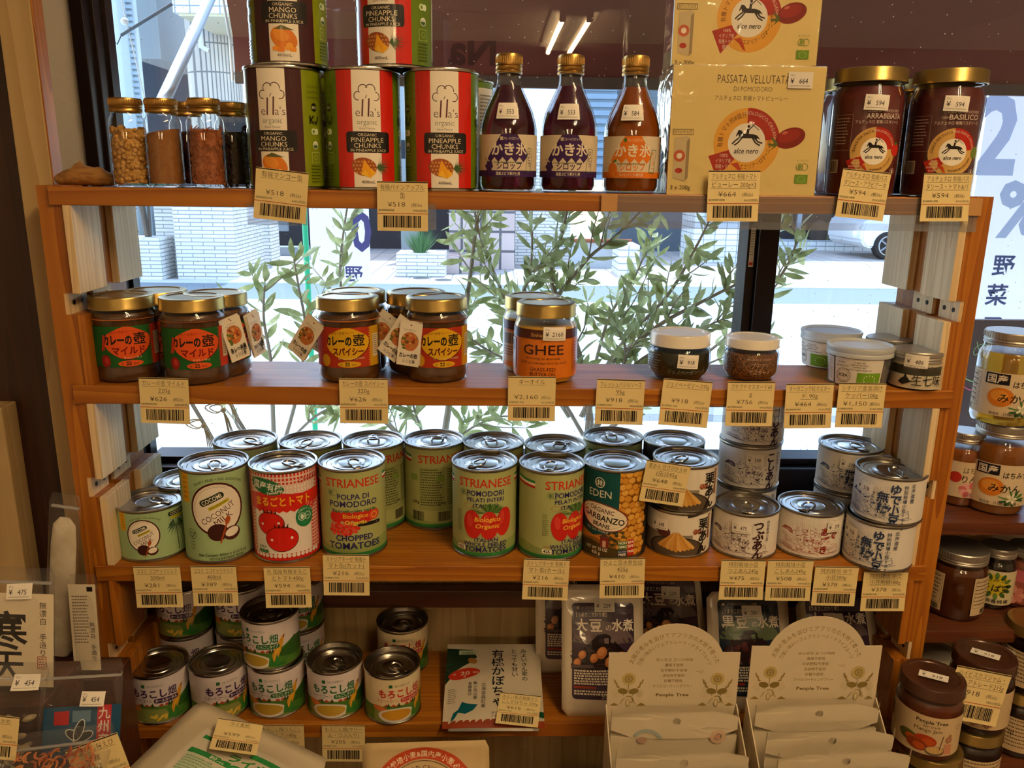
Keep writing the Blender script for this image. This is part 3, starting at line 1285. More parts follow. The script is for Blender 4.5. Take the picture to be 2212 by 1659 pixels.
def olive(label, loc, sprays, seed, leaf=(46, 7.0)):
    """sprays: lists of points (x, y, z mm from loc) that a branch runs along, leaves in pairs on it"""
    R = random.Random(seed)
    t = thing('olive_shrub', label, 'shrub', loc, 0)
    fb, fl = BM(), BM()

    def leaf_at(p, d, side, k):
        ax = (d * R.uniform(.25, .8) + side * R.uniform(.6, 1.1) + Vector((0, 0, R.uniform(-.25, .45)))).normalized()
        L, W = leaf[0] * k * R.uniform(.7, 1.25), leaf[1] * k * R.uniform(.75, 1.15)
        nn = ax.cross(Vector((R.uniform(-1, 1), R.uniform(-1, 1), R.uniform(-.3, 1)))).normalized()
        bend = ax.cross(nn) * L * R.uniform(-.12, .12)
        rows = []
        for u, ww in ((0, .06), (.22, .72), (.5, 1.0), (.78, .66), (1, .03)):
            c = p + ax * (L * u) + bend * (4 * u * (1 - u))
            rows.append([vt(fl, *(c - nn * W * ww)), vt(fl, *(c + bend.normalized() * W * ww * .25)) if bend.length > 1e-6 else vt(fl, *c), vt(fl, *(c + nn * W * ww))])
        for a, b in zip(rows, rows[1:]):
            for i in (0, 1):
                fl.faces.new((a[i], a[i + 1], b[i + 1], b[i]))
    for pts, r0, r1, dens, lead in sprays:
        P = [Vector(p) for p in pts]
        S = []
        for i in range(len(P) - 1):      # smooth the run
            a, b, c, d = P[max(i - 1, 0)], P[i], P[i + 1], P[min(i + 2, len(P) - 1)]
            for k in range(6):
                u = k / 6
                S.append(.5 * ((2 * b) + (c - a) * u + (2 * a - 5 * b + 4 * c - d) * u * u + (3 * b - a - 3 * c + d) * u ** 3))
        S.append(P[-1])
        n = len(S)
        tube(fb, S, [r0 + (r1 - r0) * i / (n - 1) for i in range(n)], 7)
        tot = 0
        nxt = lead
        for a, b in zip(S, S[1:]):
            tot += (b - a).length
            while tot > nxt:
                d = (b - a).normalized()
                s = d.cross(Vector((R.uniform(-1, 1), R.uniform(-1, 1), R.uniform(-1, 1)))).normalized()
                leaf_at(b, d, s, 1)
                leaf_at(b, d, -s, 1)
                if R.random() < .35:      # a short twig
                    e = b + (d + s * R.uniform(.5, 1.2)).normalized() * R.uniform(40, 95)
                    tube(fb, [b, (b + e) / 2 + s * 4, e], [r1 * .9, r1 * .7, r1 * .5], 5)
                    dd = (e - b).normalized()
                    for q in (.4, .7, 1.0):
                        s2 = dd.cross(Vector((R.uniform(-1, 1), R.uniform(-1, 1), R.uniform(-1, 1)))).normalized()
                        leaf_at(b.lerp(e, q), dd, s2, .85)
                        leaf_at(b.lerp(e, q), dd, -s2, .85)
                    leaf_at(e, dd, dd * .6, .8)
                nxt += dens * .68 * R.uniform(.7, 1.3)
        leaf_at(S[-1], (S[-1] - S[-2]).normalized(), (S[-1] - S[-2]).normalized(), .9)
    a = Vector(sprays[0][0][0])
    tube(fb, [(0, 0, 0), a * .5 + Vector((8, 4, 0)), a], [9, 8, sprays[0][1]], 8)
    part('branches', fb, OBARK, t)
    part('leaves', fl, OLIVE, t)
    return t


def spray(pix, Y, r0, r1, dens, lead, o):
    """a branch whose points are seen at pix (px, py[, extra depth])"""
    out = []
    for q in pix:
        p = on_y(q[0], q[1], Y + (q[2] if len(q) > 2 else 0))
        out.append((p.x - o[0], p.y - o[1], p.z - o[2]))
    return (out, r0, r1, dens, lead)


O1 = (on_y(1270, 1000, 620).x, 620, -1400)
olive('large olive shrub with long leafy branches outside the window behind the ghee and pesto', O1, [
    spray([(1290, 1150), (1270, 860), (1230, 700), (1190, 600), (1215, 500), (1235, 400)], 620, 7, 2, 26, 260, O1),
    spray([(1270, 1100), (1280, 850), (1400, 720), (1520, 650), (1640, 590)], 600, 6, 2, 26, 330, O1),
    spray([(1255, 900), (1330, 760), (1440, 640), (1500, 540), (1545, 450)], 660, 5, 1.6, 25, 120, O1),
    spray([(1240, 860), (1180, 700), (1260, 570), (1330, 510), (1400, 440)], 640, 5, 1.6, 25, 90, O1),
    spray([(1230, 900), (1130, 740), (1080, 620), (1040, 520), (1020, 430)], 700, 5, 1.6, 27, 120, O1),
    spray([(1220, 880), (1120, 700), (1145, 590), (1150, 500)], 560, 4, 1.5, 25, 120, O1),
    spray([(1280, 930), (1360, 800), (1450, 740), (1560, 690)], 560, 4, 1.5, 25, 110, O1),
    spray([(1260, 900), (1310, 700), (1370, 600), (1410, 500)], 740, 4, 1.5, 26, 130, O1),
    spray([(1260, 940), (1180, 820), (1060, 760), (1000, 720)], 620, 4, 1.5, 26, 90, O1),
    spray([(1270, 960), (1400, 860), (1500, 800), (1590, 760)], 680, 4, 1.5, 27, 90, O1),
    spray([(1275, 950), (1330, 850), (1350, 760), (1330, 680)], 560, 3.5, 1.5, 24, 60, O1),
    spray([(1640, 640), (1690, 590), (1720, 520), (1700, 460)], 640, 3, 1.5, 24, 30, O1),
    spray([(1275, 960), (1480, 800), (1600, 700), (1690, 600)], 660, 3.5, 1.8, 40, 300, O1),
], 11)
O2 = (on_y(930, 1000, 700).x, 700, -1400)
olive('slim olive shrub with upright twigs outside behind the spicy curry jars', O2, [
    spray([(930, 1150), (960, 940), (985, 780), (1010, 640), (1030, 480), (1050, 380)], 700, 8, 2, 40, 400, O2),
    spray([(935, 1000), (830, 900), (760, 740), (735, 600), (745, 480), (760, 400)], 760, 4, 1.5, 28, 200, O2),
    spray([(930, 980), (900, 900), (890, 850), (905, 790)], 660, 3, 1.3, 26, 50, O2),
    spray([(940, 1000), (1010, 930), (1080, 900), (1130, 905)], 660, 3, 1.3, 28, 60, O2),
    spray([(935, 1010), (860, 940), (800, 890), (740, 880)], 640, 3, 1.3, 28, 60, O2),
], 5)
O3 = (on_y(560, 1000, 640).x, 640, -1400)
olive('young olive shrub with sparse upright twigs outside beside the mild curry jars', O3, [
    spray([(600, 1150), (590, 900), (585, 780), (570, 690), (572, 610)], 620, 5, 1.5, 30, 330, O3),
    spray([(600, 1000), (640, 860), (660, 720), (645, 620), (635, 560)], 640, 4, 1.5, 30, 190, O3),
    spray([(595, 1000), (520, 930), (500, 880)], 620, 4, 1.5, 40, 100, O3),
    spray([(600, 980), (680, 900), (760, 860), (800, 820)], 660, 3, 1.3, 28, 80, O3),
], 9)


def twine(label, pix, Y, px, py):
    p = on_y(px, py, Y)
    R = random.Random(px)
    f = BM()
    for k in range(3):
        tube(f, [(on_y(a, b, Y).x - p.x + k * 1.6, k * 1.2, on_y(a, b, Y).z - p.z) for a, b in pix], .9, 6)
    for s in (1, .75):
        tube(f, [(-14 * s + 12 * s * math.cos(a * .5), 2 + 3 * math.sin(a), 2 + 7 * s * math.sin(a * .5)) for a in range(13)], .9, 6, closed=True)
    for k in range(4):
        tube(f, [(0, 0, 0), (3 + k * 1.5, -2, -14), (4 + k * 2.5 + R.random() * 3, -2, -30 - R.random() * 8)], .8, 5)
    ball(f, (0, 0, 0), 4, 3, 4)
    solo('twine_bow', f, mat('jute', 'cdb58a', .95), label, 'twine', (p.x, Y, p.z), group='twine bows tied outside the window')


twine('jute twine tied in a bow outside, low at left of the window', [(410, 870), (440, 920), (470, 975)], 300, 440, 920)
twine('jute twine tied round a stick outside, above the coconut milk cans', [(490, 860), (510, 905), (535, 945)], 300, 482, 886)


def frame_sticker():
    p = on_y(1610, 535, 199)
    a = Art()
    a.rect(-3, -24, 3, 24, 'e6ebe6')
    a.lines(-2.2, 20, 2.4, 10, 3.2, .9, '6a8a80', 3)
    a.rect(-2.4, -22, 2.4, -18, 'd0453a').rect(-2.4, -17, 2.4, -16.4, 'd0453a')
    o = link('frame_sticker', a.mesh(flat_fn(0, 0), INK, 'frame_sticker', off=0, lay=.05))
    o.location = m3(297, 199.6, p.z)
    tag(o, 'narrow white notice sticker with a red mark on the dark window mullion', 'sticker')


frame_sticker()
# ------------------------------------------------------------------ artwork of the labels (mm, x = 0 at the front)
BLK = '1d1713'


def sticker(price, w=20, h=13.5):
    a = Art()
    a.rect(-w / 2, -h / 2, w / 2, h / 2, 'f4ecdc')
    a.text('税込', -w * .32, h * .24, 2.3, '9a948a')
    a.text('¥', -w * .33, -h * .2, 6.6, BLK, b=.004)
    a.text(price, w * .12, -h * .2, 6.4, BLK, w=w * (.36 if len(price) < 4 else .5), sh=.06)
    a.rect(-w * .42, -h * .36, w * .4, -h * .34, '4a443c')
    return a


def price_card(rows, price, code, net, seed):
    """shelf price card, 50 x 48, hung from its top edge (y = 0)"""
    a = Art()
    a.rect(-25, -48, 25, 0, 'e9d397')
    a.rect(-25, -1.3, 25, -.3, '2e261c')
    y = -8
    for r in rows:
        n = sum(1.0 if ord(c) > 0x2e80 else .55 for c in r)
        a.text(r, 0, y, 6.3, '43382b', w=min(44, n * 5.6), b=-.008)
        a.rect(-min(22, n * 2.9), y - 1.3, min(22, n * 2.9), y - 1.05, '43382b')
        y -= 7.6
    a.text('¥' + price, -6, -24.4, 6.6, '43382b', al='c', w=6 + 3.9 * len(price), b=-.01)
    a.text('(税込)', 12 + len(price) * .6, -24, 4, '6d604c', w=11)
    a.text(code, -24, -28.6, 2.7, '3a3026', w=16, al='l')
    a.text('¥%s(税抜)' % net, 24.4, -28.9, 2.8, '7b6e58', w=14, al='r')
    a.rect(-25, -31.2, 25, -30.6, 'c0502e')
    a.barcode(-19, -44.5, 19, -33, seed=seed)
    return a


def art_ella(kind, h):
    mango = kind == 'mango'
    band = '3c1118' if mango else 'c81f12'
    a = Art()
    a.rect(-118, 0, 118, h, '7d8a14' if mango else '5f7a16')
    a.rect(-31, 0, 30, h, band)
    a.rect(-14, 0, 14, h, 'f6ecd8')
    a.rect(62, 6, 92, h - 6, 'efe6d2')
    a.rect(-104, 6, -76, h - 6, band)
    # tree drawn over the two tall letters, as on the can
    k = h / 110
    T = []
    for cx, cy, r, a0, a1 in ((-7, 86, 4, 60, 280), (-2, 92, 4.6, 20, 200), (5, 92, 5, -10, 160), (10, 86, 4, -110, 90)):
        a.ring(cx - 1, cy * k, r - .6, r + .2, '4a2a22', a0, a1, 14)
    a.line([(-4.5, 67 * k), (-3.4, 83 * k)], 1.5, '5a1f22').line([(1.5, 67 * k), (2.6, 84 * k)], 1.5, '5a1f22').line([(-1, 84 * k), (.5, 87 * k)], .6, '4a2a22')
    a.text('e', -8.6, 67 * k, 12, '4a2a22', b=-.012).text("a's", 8.2, 67 * k, 11, '4a2a22', w=11, b=-.012)
    a.text('organic', 0, 59.5 * k, 7.6, '50643a', w=20, b=-.012)
    a.text('Island Flavour', 0, 55 * k, 3, '8a7a68', w=16)
    a.rrect(-21, 33 * k, 23, 53 * k, 3, '14100e')
    a.text('ORGANIC', 0, 48.6 * k, 3.8, 'e8d9b4', w=19)
    n1 = 'MANGO' if mango else 'PINEAPPLE'
    a.text(n1, 0, 43 * k, 6.2, 'e8d9b4', w=26 if mango else 33).text('CHUNKS', 0, 37.6 * k, 6.2, 'e8d9b4', w=27)
    a.text('IN PINEAPPLE JUICE', 1, 34 * k, 3.6, 'e8d9b4', w=36)
    if mango:
        a.ell(0, 20 * k, 13.2, 9.8 * k, 'de7c16', rot=-28).ell(-3, 23 * k, 8, 5, 'e8942a', rot=-28)
        a.poly([(-9, 28 * k), (-2, 32 * k), (10, 27.4 * k), (2, 27.6 * k)], '5b5a26')
        for i, (x, y) in enumerate(((-8, 11), (-3, 10), (3, 12), (8, 10.5), (0, 14.5), (5, 14))):
            a.poly([(x - 3, y * k - 2), (x + 3, y * k - 2.4), (x + 3.4, y * k + 1), (x, y * k + 2.6), (x - 3.2, y * k + 1)], ('f29a26', 'e88418', 'f6aa3a')[i % 3])
    else:
        a.ell(-4, 19.5 * k, 12.5, 8.6, '9a4a1c', rot=-8)
        for i in range(7):
            for j in range(4):
                x, y = -14 + i * 3.2 + (j % 2) * 1.6, 14 * k + j * 3.4
                if ((x + 4) / 12) ** 2 + ((y - 19.5 * k) / 8) ** 2 < 1:
                    a.ell(x, y, 1.1, 1.2, 'c98a3a', n=6)
        for i in range(11):
            t = math.radians(-60 + i * 15)
            a.poly([(8, 18.5 * k), (9, 20 * k), (9 + 15 * math.cos(t), 19.5 * k + 11 * math.sin(t)), (9, 18 * k)], ('2f4a22', '43602c')[i % 2])
        a.poly([(-4, 27 * k), (-7, 12 * k), (2, 9 * k), (8, 14 * k), (3, 17 * k)], 'f0a71c').poly([(-7, 12 * k), (-3, 17 * k), (2, 9 * k)], 'f7c02c').poly([(2, 9 * k), (8, 14 * k), (2, 18 * k)], 'f5b422')
    a.text('400mL', 0, 3.6 * k, 4, '4a4038', w=14)
    for sx in (44, -44):
        c = '3f4a14'
        for i, w in enumerate(('GLUTEN FREE', 'SULPHITE FREE', 'NO SUGAR ADDED')):
            a.text(w, sx, (94 - 5 * i) * k, 3, c, w=16)
        a.ell(sx, 76 * k, 4, 4, '1f1c16').text('BPA', sx, 74.6 * k, 3.6, 'c8cf9a', b=.02)
        a.line([(sx - 6, 68 * k), (sx - 6, 60 * k)], 1.6, BLK).line([(sx - 1, 68 * k), (sx - 5, 64 * k), (sx - 1, 60 * k)], 1.6, BLK).line([(sx, 63 * k), (sx + 2, 60 * k), (sx + 6, 68 * k)], 1.6, BLK)
        a.ell(sx - 2, 53 * k, 3, 3, 'dfe6c4').ell(sx + 2, 53 * k, 3, 3, 'dfe6c4').ell(sx - 2, 53 * k, 1.6, 1.8, '6d8a2a')
        a.ell(sx, 40 * k, 3.8, 3.8, 'f0f0e2').ell(sx, 40 * k, 3.2, 3.2, '3d5a2c', a0=180, a1=360).text('USDA', sx, 40.4 * k, 1.9, '2c4422')
        a.line([(sx - 5.5, 23 * k), (sx + 5.5, 23 * k), (sx + 5.5, 33 * k), (sx - 5.5, 33 * k)], .35, 'c9cf86', True).ring(sx, 28 * k, 2.2, 2.5, 'c9cf86', n=12)
        a.lines(sx - 7, 19 * k, sx + 7, 6, 3, 1.3, c, 4)
    a.text('e', 66, 60 * k, 12, '4a2a22')
    a.barcode(64, 8, 90, 24)
    a.lines(64, h - 14, 90, 14, 3.6, 1.2, '6a6258', 8)
    return a


def art_cocomi(h, big):
    a = Art()
    a.rect(-116, 0, 116, h, '9fbb8a')
    k = 1.0 if big else .62
    cx, cy = (2, h * .60) if big else (-13, h * .52)
    a.rect(cx - 40 * k - 3, h - 34 * k, cx - 31 * k, h, 'd9a51e')
    for i in range(5):
        a.text('BIO', cx - 36 * k, h - (7 + 5.5 * i) * k, 4 * k, '4a3a10')
    a.arc('DAIRY-FREE • NO ADDITIVES', cx + 2, cy - 18 * k, 51 * k, 88, 4.2 * k, '3a4a2c', b=.01)
    a.ell(cx, cy, 29 * k, 31 * k, '4a1712').ell(cx, cy, 26.8 * k, 28.8 * k, 'f2e8d6')
    for r in (25.2, 23.8):
        a.ring(cx, cy, r * k, (r + .35) * k, 'b49a86', 60, 200, 26, 1.07)
    a.rrect(cx - 19 * k, cy + 8 * k, cx + 9 * k, cy + 15.6 * k, 3.4 * k, '2c3524', rot=24)
    a.text('COCOMI', cx - 4.2 * k, cy + 9.2 * k, 7.2 * k, 'f4ecd8', w=23 * k, rot=24, b=.012)
    a.rrect(cx - 10 * k, cy + 3.2 * k, cx + 14 * k, cy + 7 * k, .6, 'c2b41e', rot=24)
    a.text('BIO-ORGANIC', cx + 2.3 * k, cy + 4.2 * k, 3.2 * k, '3c3a14', w=20 * k, rot=24)
    a.text('COCONUT', cx + 2 * k, cy - 8 * k, 9.6 * k, '4a1712', w=41 * k, rot=30, b=-.004)
    a.text('MILK', cx + 7 * k, cy - 14.5 * k, 9.6 * k, '4a1712', w=22 * k, rot=30, b=-.004)
    q = cy - 27 * k
    a.ell(cx - 1 * k, q, 11 * k, 10 * k, '3d1812').ell(cx + 14 * k, q - 3 * k, 9.4 * k, 8 * k, '4a2016', rot=15).ell(cx + 14 * k, q - 1.6 * k, 7.6 * k, 5 * k, 'f2ead8', rot=20)
    a.line([(cx + 1 * k, q - 13 * k), (cx + 9 * k, q + 10 * k)], 1.8 * k, 'a4481c').ell(cx + 10 * k, q + 13 * k, 2.8 * k, 5 * k, 'b0521f', rot=-18)
    if big:
        a.ring(cx - 31, 31, 5.4, 6, '3c4a30', n=22).text('BPA', cx - 31, 31, 4, '3c4a30').line([(cx - 34, 30), (cx - 31, 27), (cx - 26, 34)], .9, '3c4a30')
        for i in range(3):
            a.text('FREE', cx - 31, 21 - 4 * i, 3.2, '3c4a30')
        a.text('Net Content: 400ml ℮ (13.5 fl oz)', cx + 3, 5.6, 4.4, '2c3a22', w=54, b=.015).text('NOT FOR BABY/INFANT FEEDING', cx + 7, 1.4, 3.6, '2c3a22', w=38, b=.015)
    else:
        # a palm beside the oval
        px = 24
        a.line([(px + 2, 3), (px + 1, 18), (px, 33)], 1.0, '2f4a34')
        for i in range(13):
            t = math.radians(-70 + i * 27)
            L = 12
            a.poly([(px, 33), (px + L * .6 * math.cos(t), 33 + L * .55 * math.sin(t) + 2.5), (px + L * math.cos(t), 33 + L * .8 * math.sin(t) - 3), (px + L * .5 * math.cos(t), 33 + L * .4 * math.sin(t))], '34503a')
        a.rrect(px - 9, h - 8.5, px + 13, h - 3.5, 2, '2c3524').text('COCOMI', px + 2, h - 7.6, 4.6, 'f4ecd8', w=17).rrect(px - 6, h - 12, px + 12, h - 9.2, .5, 'c2b41e')
    return a


def art_peeled(h):
    """red check can with two plain tomatoes"""
    a = Art()
    a.rect(-116, 0, 116, h, 'd0241a')
    a.rect(-40, 8, 40, h - 12, 'f3e9dc')
    for i in range(22):      # gingham
        x = -44 + i * 4.1
        a.rect(x, h - 30, x + 1.9, h, 'e9c4b4')
    for j in range(6):
        a.rect(-44, h - 28 + j * 4.6, 44, h - 26.2 + j * 4.6, 'eacfc0')
    for x0, x1 in ((30, 44), (-44, -39)):
        a.rect(x0, 6, x1, h - 30, 'd0241a')
        for j in range(18):
            a.rect(x0, 8 + j * 4.1, x1, 9.8 + j * 4.1, 'eed6c8')
        for i in range(int((x1 - x0) / 4) + 1):
            a.rect(x0 + i * 4.1, 6, x0 + i * 4.1 + 1.7, h - 30, 'e3a594')
    a.poly([(-44, 60), (-38, 58)] + [(-38 + i * 4, 58 + (1.2 if i % 2 else -1.2)) for i in range(1, 19)] + [(38, 60), (44, 64), (44, 79), (20, 77), (-10, 81), (-44, 78)], 'd0241a')
    a.ell(-20, h - 14, 21, 9, '1f6a3c', rot=-12)
    a.text('国産有機', -19, h - 17.4, 10, 'f2efe2', w=36, rot=-8, b=.02)
    a.ring(20, h - 9.4, 2.6, 3.2, 'b3201a', n=18).text('HIKARI', 34, h - 11.6, 6.4, 'b3201a', w=21, b=.02)
    a.arc('Peeled Tomato', -4, 30, 49.5, 90, 4.6, 'f6e6d4', b=.015)
    a.text('まるごとトマト', -2, 65.5, 11.5, 'f0b32c', w=66, b=.035)
    a.text('ジュース', 35, 60, 6, 'f6e6d4')
    a.ell(22, 49, 11, 12.4, '1f7a4c').ring(18.5, 49, 3.8, 4.5, 'e9efe0', n=20).ring(25.5, 49, 3.8, 4.5, 'e9efe0', n=20).ell(18.5, 49, 2, 3, 'e9efe0').text('JAS', 25.5, 47.8, 3.4, 'e9efe0')
    a.arc('有機JASマーク', 22, 49, 8.2, 90, 2.6, 'dfe8d4')
    for cx, cy, rx, ry in ((-17, 44, 15.4, 13.2), (-5, 26, 17.6, 14.4)):
        a.ell(cx, cy, rx + .7, ry + .7, '3a100c').ell(cx, cy, rx, ry, 'd21e14')
        for dx in (-6, -2, 2, 6):
            a.poly([(cx + dx - 1.4, cy + ry * .9), (cx + dx * 1.3, cy + ry + 4.2), (cx + dx + 1.4, cy + ry * .9)], '3a100c')
        a.ell(cx + rx * .62, cy + 1, 1.5, 1.6, 'f6e4dc').ell(cx - rx * .62, cy - 1, 1.5, 1.6, 'f6e4dc')
    a.text('有機JAS', -28, 14.5, 3.4, '1f7a4c')
    for i in range(3):
        a.ell(-32 + i * 4.4, 10.5, 2.3, 2.3, '3f8a5c')
    for i in range(16):
        a.ell(-38 + i * 5, 6, 2.3, 2.6, 'f3e9dc', n=10)
    return a


def art_stria(h, kind):
    a = Art()
    a.rect(-118, 0, 118, h, 'aab070')
    a.rect(-118, 0, 118, 4, '2c7a3a')
    a.poly([(-118, 4), (-60, 16), (-30, 10), (10, 14), (40, 18), (70, 12), (118, 4)], '8fa05a')
    for s in range(2):
        o = -59 if s else 58
        for i, c in enumerate(('2c7a3a', 'efe9d2', 'b82a1e')):
            a.poly([(o - 17, h - 7 - i * 2.9), (o + 14, h - 9 - i * 2.9), (o + 14, h - 11.9 - i * 2.9), (o - 17, h - 9.9 - i * 2.9)], c)
    for o in (0, 116):
        a.text('STRIANESE', o, h - 17, 14, 'c4321c', w=66, b=.014)
    # back panel of small print
    for o in (100, -100):
        a.rect(o - 16, 22, o + 16, h - 22, '9aa264')
        a.lines(o - 14, h - 26, o + 14, 15, 3.2, 1.4, '3f4426', 11 + o)
        a.text('240g', o - 21, 30, 5, '2f3420', b=.02)
        a.barcode(o - 26, 8, o - 10, 20)
        a.rect(o - 28, h - 40, o - 18, h - 32, '7f9a4a')
    a.ring(-27, h - 24, 3.4, 3.9, '5f7a4a', n=18).ring(-21.5, h - 24, 3.4, 3.9, '5f7a4a', n=18).ell(-27, h - 24, 1.7, 2.6, '5f7a4a')
    B = '29255c'
    G = '4f7a3a'
    if kind == 'chop':
        a.text('POLPA DI', 0, h - 31, 8.6, B, w=37, b=.02).text('POMODORO', 0, h - 40, 9.8, B, w=57, b=.02).text('Pomodori in pezzi', 0, h - 47, 6, B, w=50, b=.015)
        for x, y, r in ((-20, 47, 8), (-8, 47.5, 7.4), (4, 47.5, 7.4), (16, 47, 8), (24, 47, 7)):
            a.ell(x, y, r, r * .9, 'c8241a').poly([(x - 3, y + 6), (x, y + 8.5), (x + 3, y + 6), (x, y + 5)], G)
        a.ell(24, 46.5, 6.6, 5.6, 'd6502a').ring(24, 46.5, 3, 3.8, 'f0c04a', n=16)
        for i in range(36):
            t = i * 2.4
            a.ell(-12 + 1.9 * math.sqrt(i) * 1.5 * math.cos(t), 33 - 1.0 * math.sqrt(i) * 1.3 * math.sin(t), 2.3, 2, ('cf2a1e', 'de4a34')[i % 2], n=8)
        a.line([(4, 38), (30, 37)], 4.2, '1a1512').ell(30, 37, 2.2, 2.1, '1a1512').ell(27, 37, .6, .6, 'a99a8a', n=8)
        a.text('Biologico', 2, 46, 7, 'efc23a', w=29, b=.02).text('Organic', 2, 38.6, 7, 'efc23a', w=25, b=.02)
        a.text('CHOPPED', 0, 19, 9.4, B, w=43, b=.02).text('TOMATOES', 0, 9, 11, B, w=61, b=.02)
    else:
        a.text('POMODORI', 0, h - 27, 8.8, B, w=44, b=.02).text('PELATI INTERI', 0, h - 34, 6.8, B, w=44, b=.015).text('ITALIANI', 0, h - 41, 6.8, B, w=29, b=.015)
        for i in range(14):
            t = math.radians(-10 + i * 15)
            a.poly([(2, 52), (2 + 12 * math.cos(t) - 3, 54 + 8 * math.sin(t)), (2 + 22 * math.cos(t), 54 + 10 * math.sin(t)), (2 + 12 * math.cos(t) + 3, 52 + 6 * math.sin(t))], ('3c5a28', '587a38')[i % 2])
        a.ring(-20, 60, 5, 5.4, 'b5442a', n=20, k=.6)
        for x, y, rot, rx in ((-15, 38, 6, 10.5), (22, 40, -8, 9.8), (4, 37, 0, 11)):
            a.ell(x, y, rx, 17, 'c4251a', rot=rot).ell(x - rx * .3, y + 5, rx * .32, 8, 'd24030', rot=rot)
        a.text('Biologico', 2, 42, 7.2, 'efc23a', w=30, b=.02, sh=.12).text('Organic', 2, 34, 7.2, 'efc23a', w=28, b=.02, sh=.12)
        a.text('ITALIAN', 1, 17.5, 6.4, B, w=28, b=.015).text('WHOLE PEELED', 0, 12, 6.6, B, w=52, b=.015).text('TOMATOES', 0, 5, 9, B, w=50, b=.02)
        a.rect(-35, 6, -24, 11, 'efe9d2').text('425', -29.5, 6.8, 5, BLK, b=.03)
        a.text('ITALIA', -29, 13, 3, 'b5442a')
        a.lines(-35, 52, -28, 12, 2.2, 1, '6a7044', 5)
    return a


def art_eden(h):
    a = Art()
    a.rect(-116, 0, 116, h, '2a2418')
    a.rect(4, 0, 40, h, '6d3e0e')
    R = random.Random(2)
    for j in range(14):
        for i in range(5):
            x, y = 6 + i * 8 + (j % 2) * 4 + R.uniform(-1, 1), 6 + j * 7.2 + R.uniform(-1, 1)
            a.ell(x, y, 4.6, 4.1, 'b8731a', n=14).ell(x - .5, y + .6, 3.9, 3.4, ('dca23c', 'd2942e', 'e2ad4c')[(i + j) % 3], n=12)
    a.rect(-48, 26, 7, h, '0e4a4a')
    a.rect(-48, 0, 6, 30, '8a5a22')
    a.poly([(-48, 30), (-48, 16), (-20, 22), (6, 14), (6, 30)], 'c07a26')
    a.poly([(-48, 0), (-48, 14), (-25, 18), (4, 12), (20, 8), (20, 0)], '4a3c1c')
    for i in range(24):
        a.ell(3 + R.uniform(-11, 11), 22 + R.uniform(-8, 9), 2.4, 2, ('3f3a1c', '544a22')[i % 2], n=7)
    a.rect(-13, 12, -3, 24, '7c2a22').poly([(-14, 24), (-8, 30), (-2, 24)], '5a3a34').rect(-10, 12, -6, 20, 'c8a08a')
    a.poly([(-48, 40), (-48, 30), (-22, 24), (2, 31), (5, 40)], '0e4a4a')
    a.ring(-16, h - 13, 5.2, 6.2, 'e9e2c8', n=26).ell(-17.5, h - 13, 1.1, 3.6, 'e9e2c8').ell(-14.5, h - 13, 1.1, 3.6, 'e9e2c8').ring(-19, h - 13.5, 1.5, 2.2, 'e9e2c8', n=12).ring(-13, h - 13.5, 1.5, 2.2, 'e9e2c8', n=12)
    a.text('EDEN', -16, h - 30, 12, 'e9e2c8', w=30, b=.004)
    a.ell(-12, 48, 31, 16.4, '7a2a1e', rot=-10).ell(-12, 48, 29.6, 15, 'efe3c8', rot=-10).ring(-12, 48, 28.4, 28.9, '7a2a1e', n=40, k=.49)
    a.text('ORGANIC', -13, 53.5, 7.4, '4a2018', w=30, rot=-9, b=.01).text('GARBANZO', -12, 43.4, 10, '231812', w=52, rot=-9, b=.02).text('BEANS', -13, 36, 7, '231812', w=21, rot=-9, b=.02)
    a.text('No Salt Added', -18, 30, 4.6, 'b9c8b4', w=28, rot=-5)
    a.text('NET WT 15 OZ', -18, 7, 5.4, 'e9dfc4', w=28, b=.015).text('425 g', -18, 2, 5, 'e9dfc4', b=.015)
    a.rect(8, 11, 18, 21, '3a6a2c').text('NON', 13, 17.2, 4.2, 'f0ead0', b=.03).text('GMO', 13, 12.6, 4.2, 'f0ead0', b=.03)
    a.rect(8, 2, 18, 10.4, '2c3f5c').text('GLUTEN', 13, 7, 2.6, 'd8dce0').text('FREE', 13, 3, 4.2, 'f0ead0', b=.03)
    a.rect(19, 3, 27, 22, 'c02a20').text('BPA', 23, 17.4, 4.4, 'f0ead0', b=.03).text('BPS', 23, 12.6, 4.4, 'f0ead0', b=.03).text('FREE', 23, 6.6, 3.8, 'f0ead0', b=.03)
    return a


def art_kuri(h):
    a = Art()
    a.rect(-116, 0, 116, h, 'ece2cf')
    a.rect(-60, 0, 14, h * .5, '8d8270')
    a.ell(-5, 6, 34, 16, '3d332a').ell(-5, 8, 30, 12.5, '57493a')
    for i in range(9):
        x = -24 + i * 4.8
        a.poly([(-5 + (i - 4) * .5, 28), (-5 + (x + 5) * .72 - 2.6, 15), (x - 3.4, 5.5 + abs(i - 4) * .9), (x + .8, 3 + abs(i - 4) * .9), (x + 3, 5.5 + abs(i - 4) * .9), (-5 + (x + 5) * .72 + 2.6, 15)], ('d19b46', 'c68c38', 'dcaa58')[i % 3])
    for x, y in ((17, 28), (22, 28)):
        a.ell(x, y, 3, 3.4, '8a4a30').ell(x - .6, y + .6, 1.8, 2.2, 'a8684a')
    a.ell(-20, 26, 8, 6, '5a2f2a').ell(-26, 30, 6, 5, '6d3f38')
    a.text('栗', 28, h - 18, 16, BLK, b=.016).text('あ', 28, h - 32, 15, BLK, b=.03).text('ん', 28, h - 45.5, 15, BLK, b=.035)
    a.rect(36, h - 32, 39.5, h - 2, '8a4a2a')
    a.vtext('甘さひかえめ', 37.7, h - 3, 3.2, 'f0e6d0')
    return a


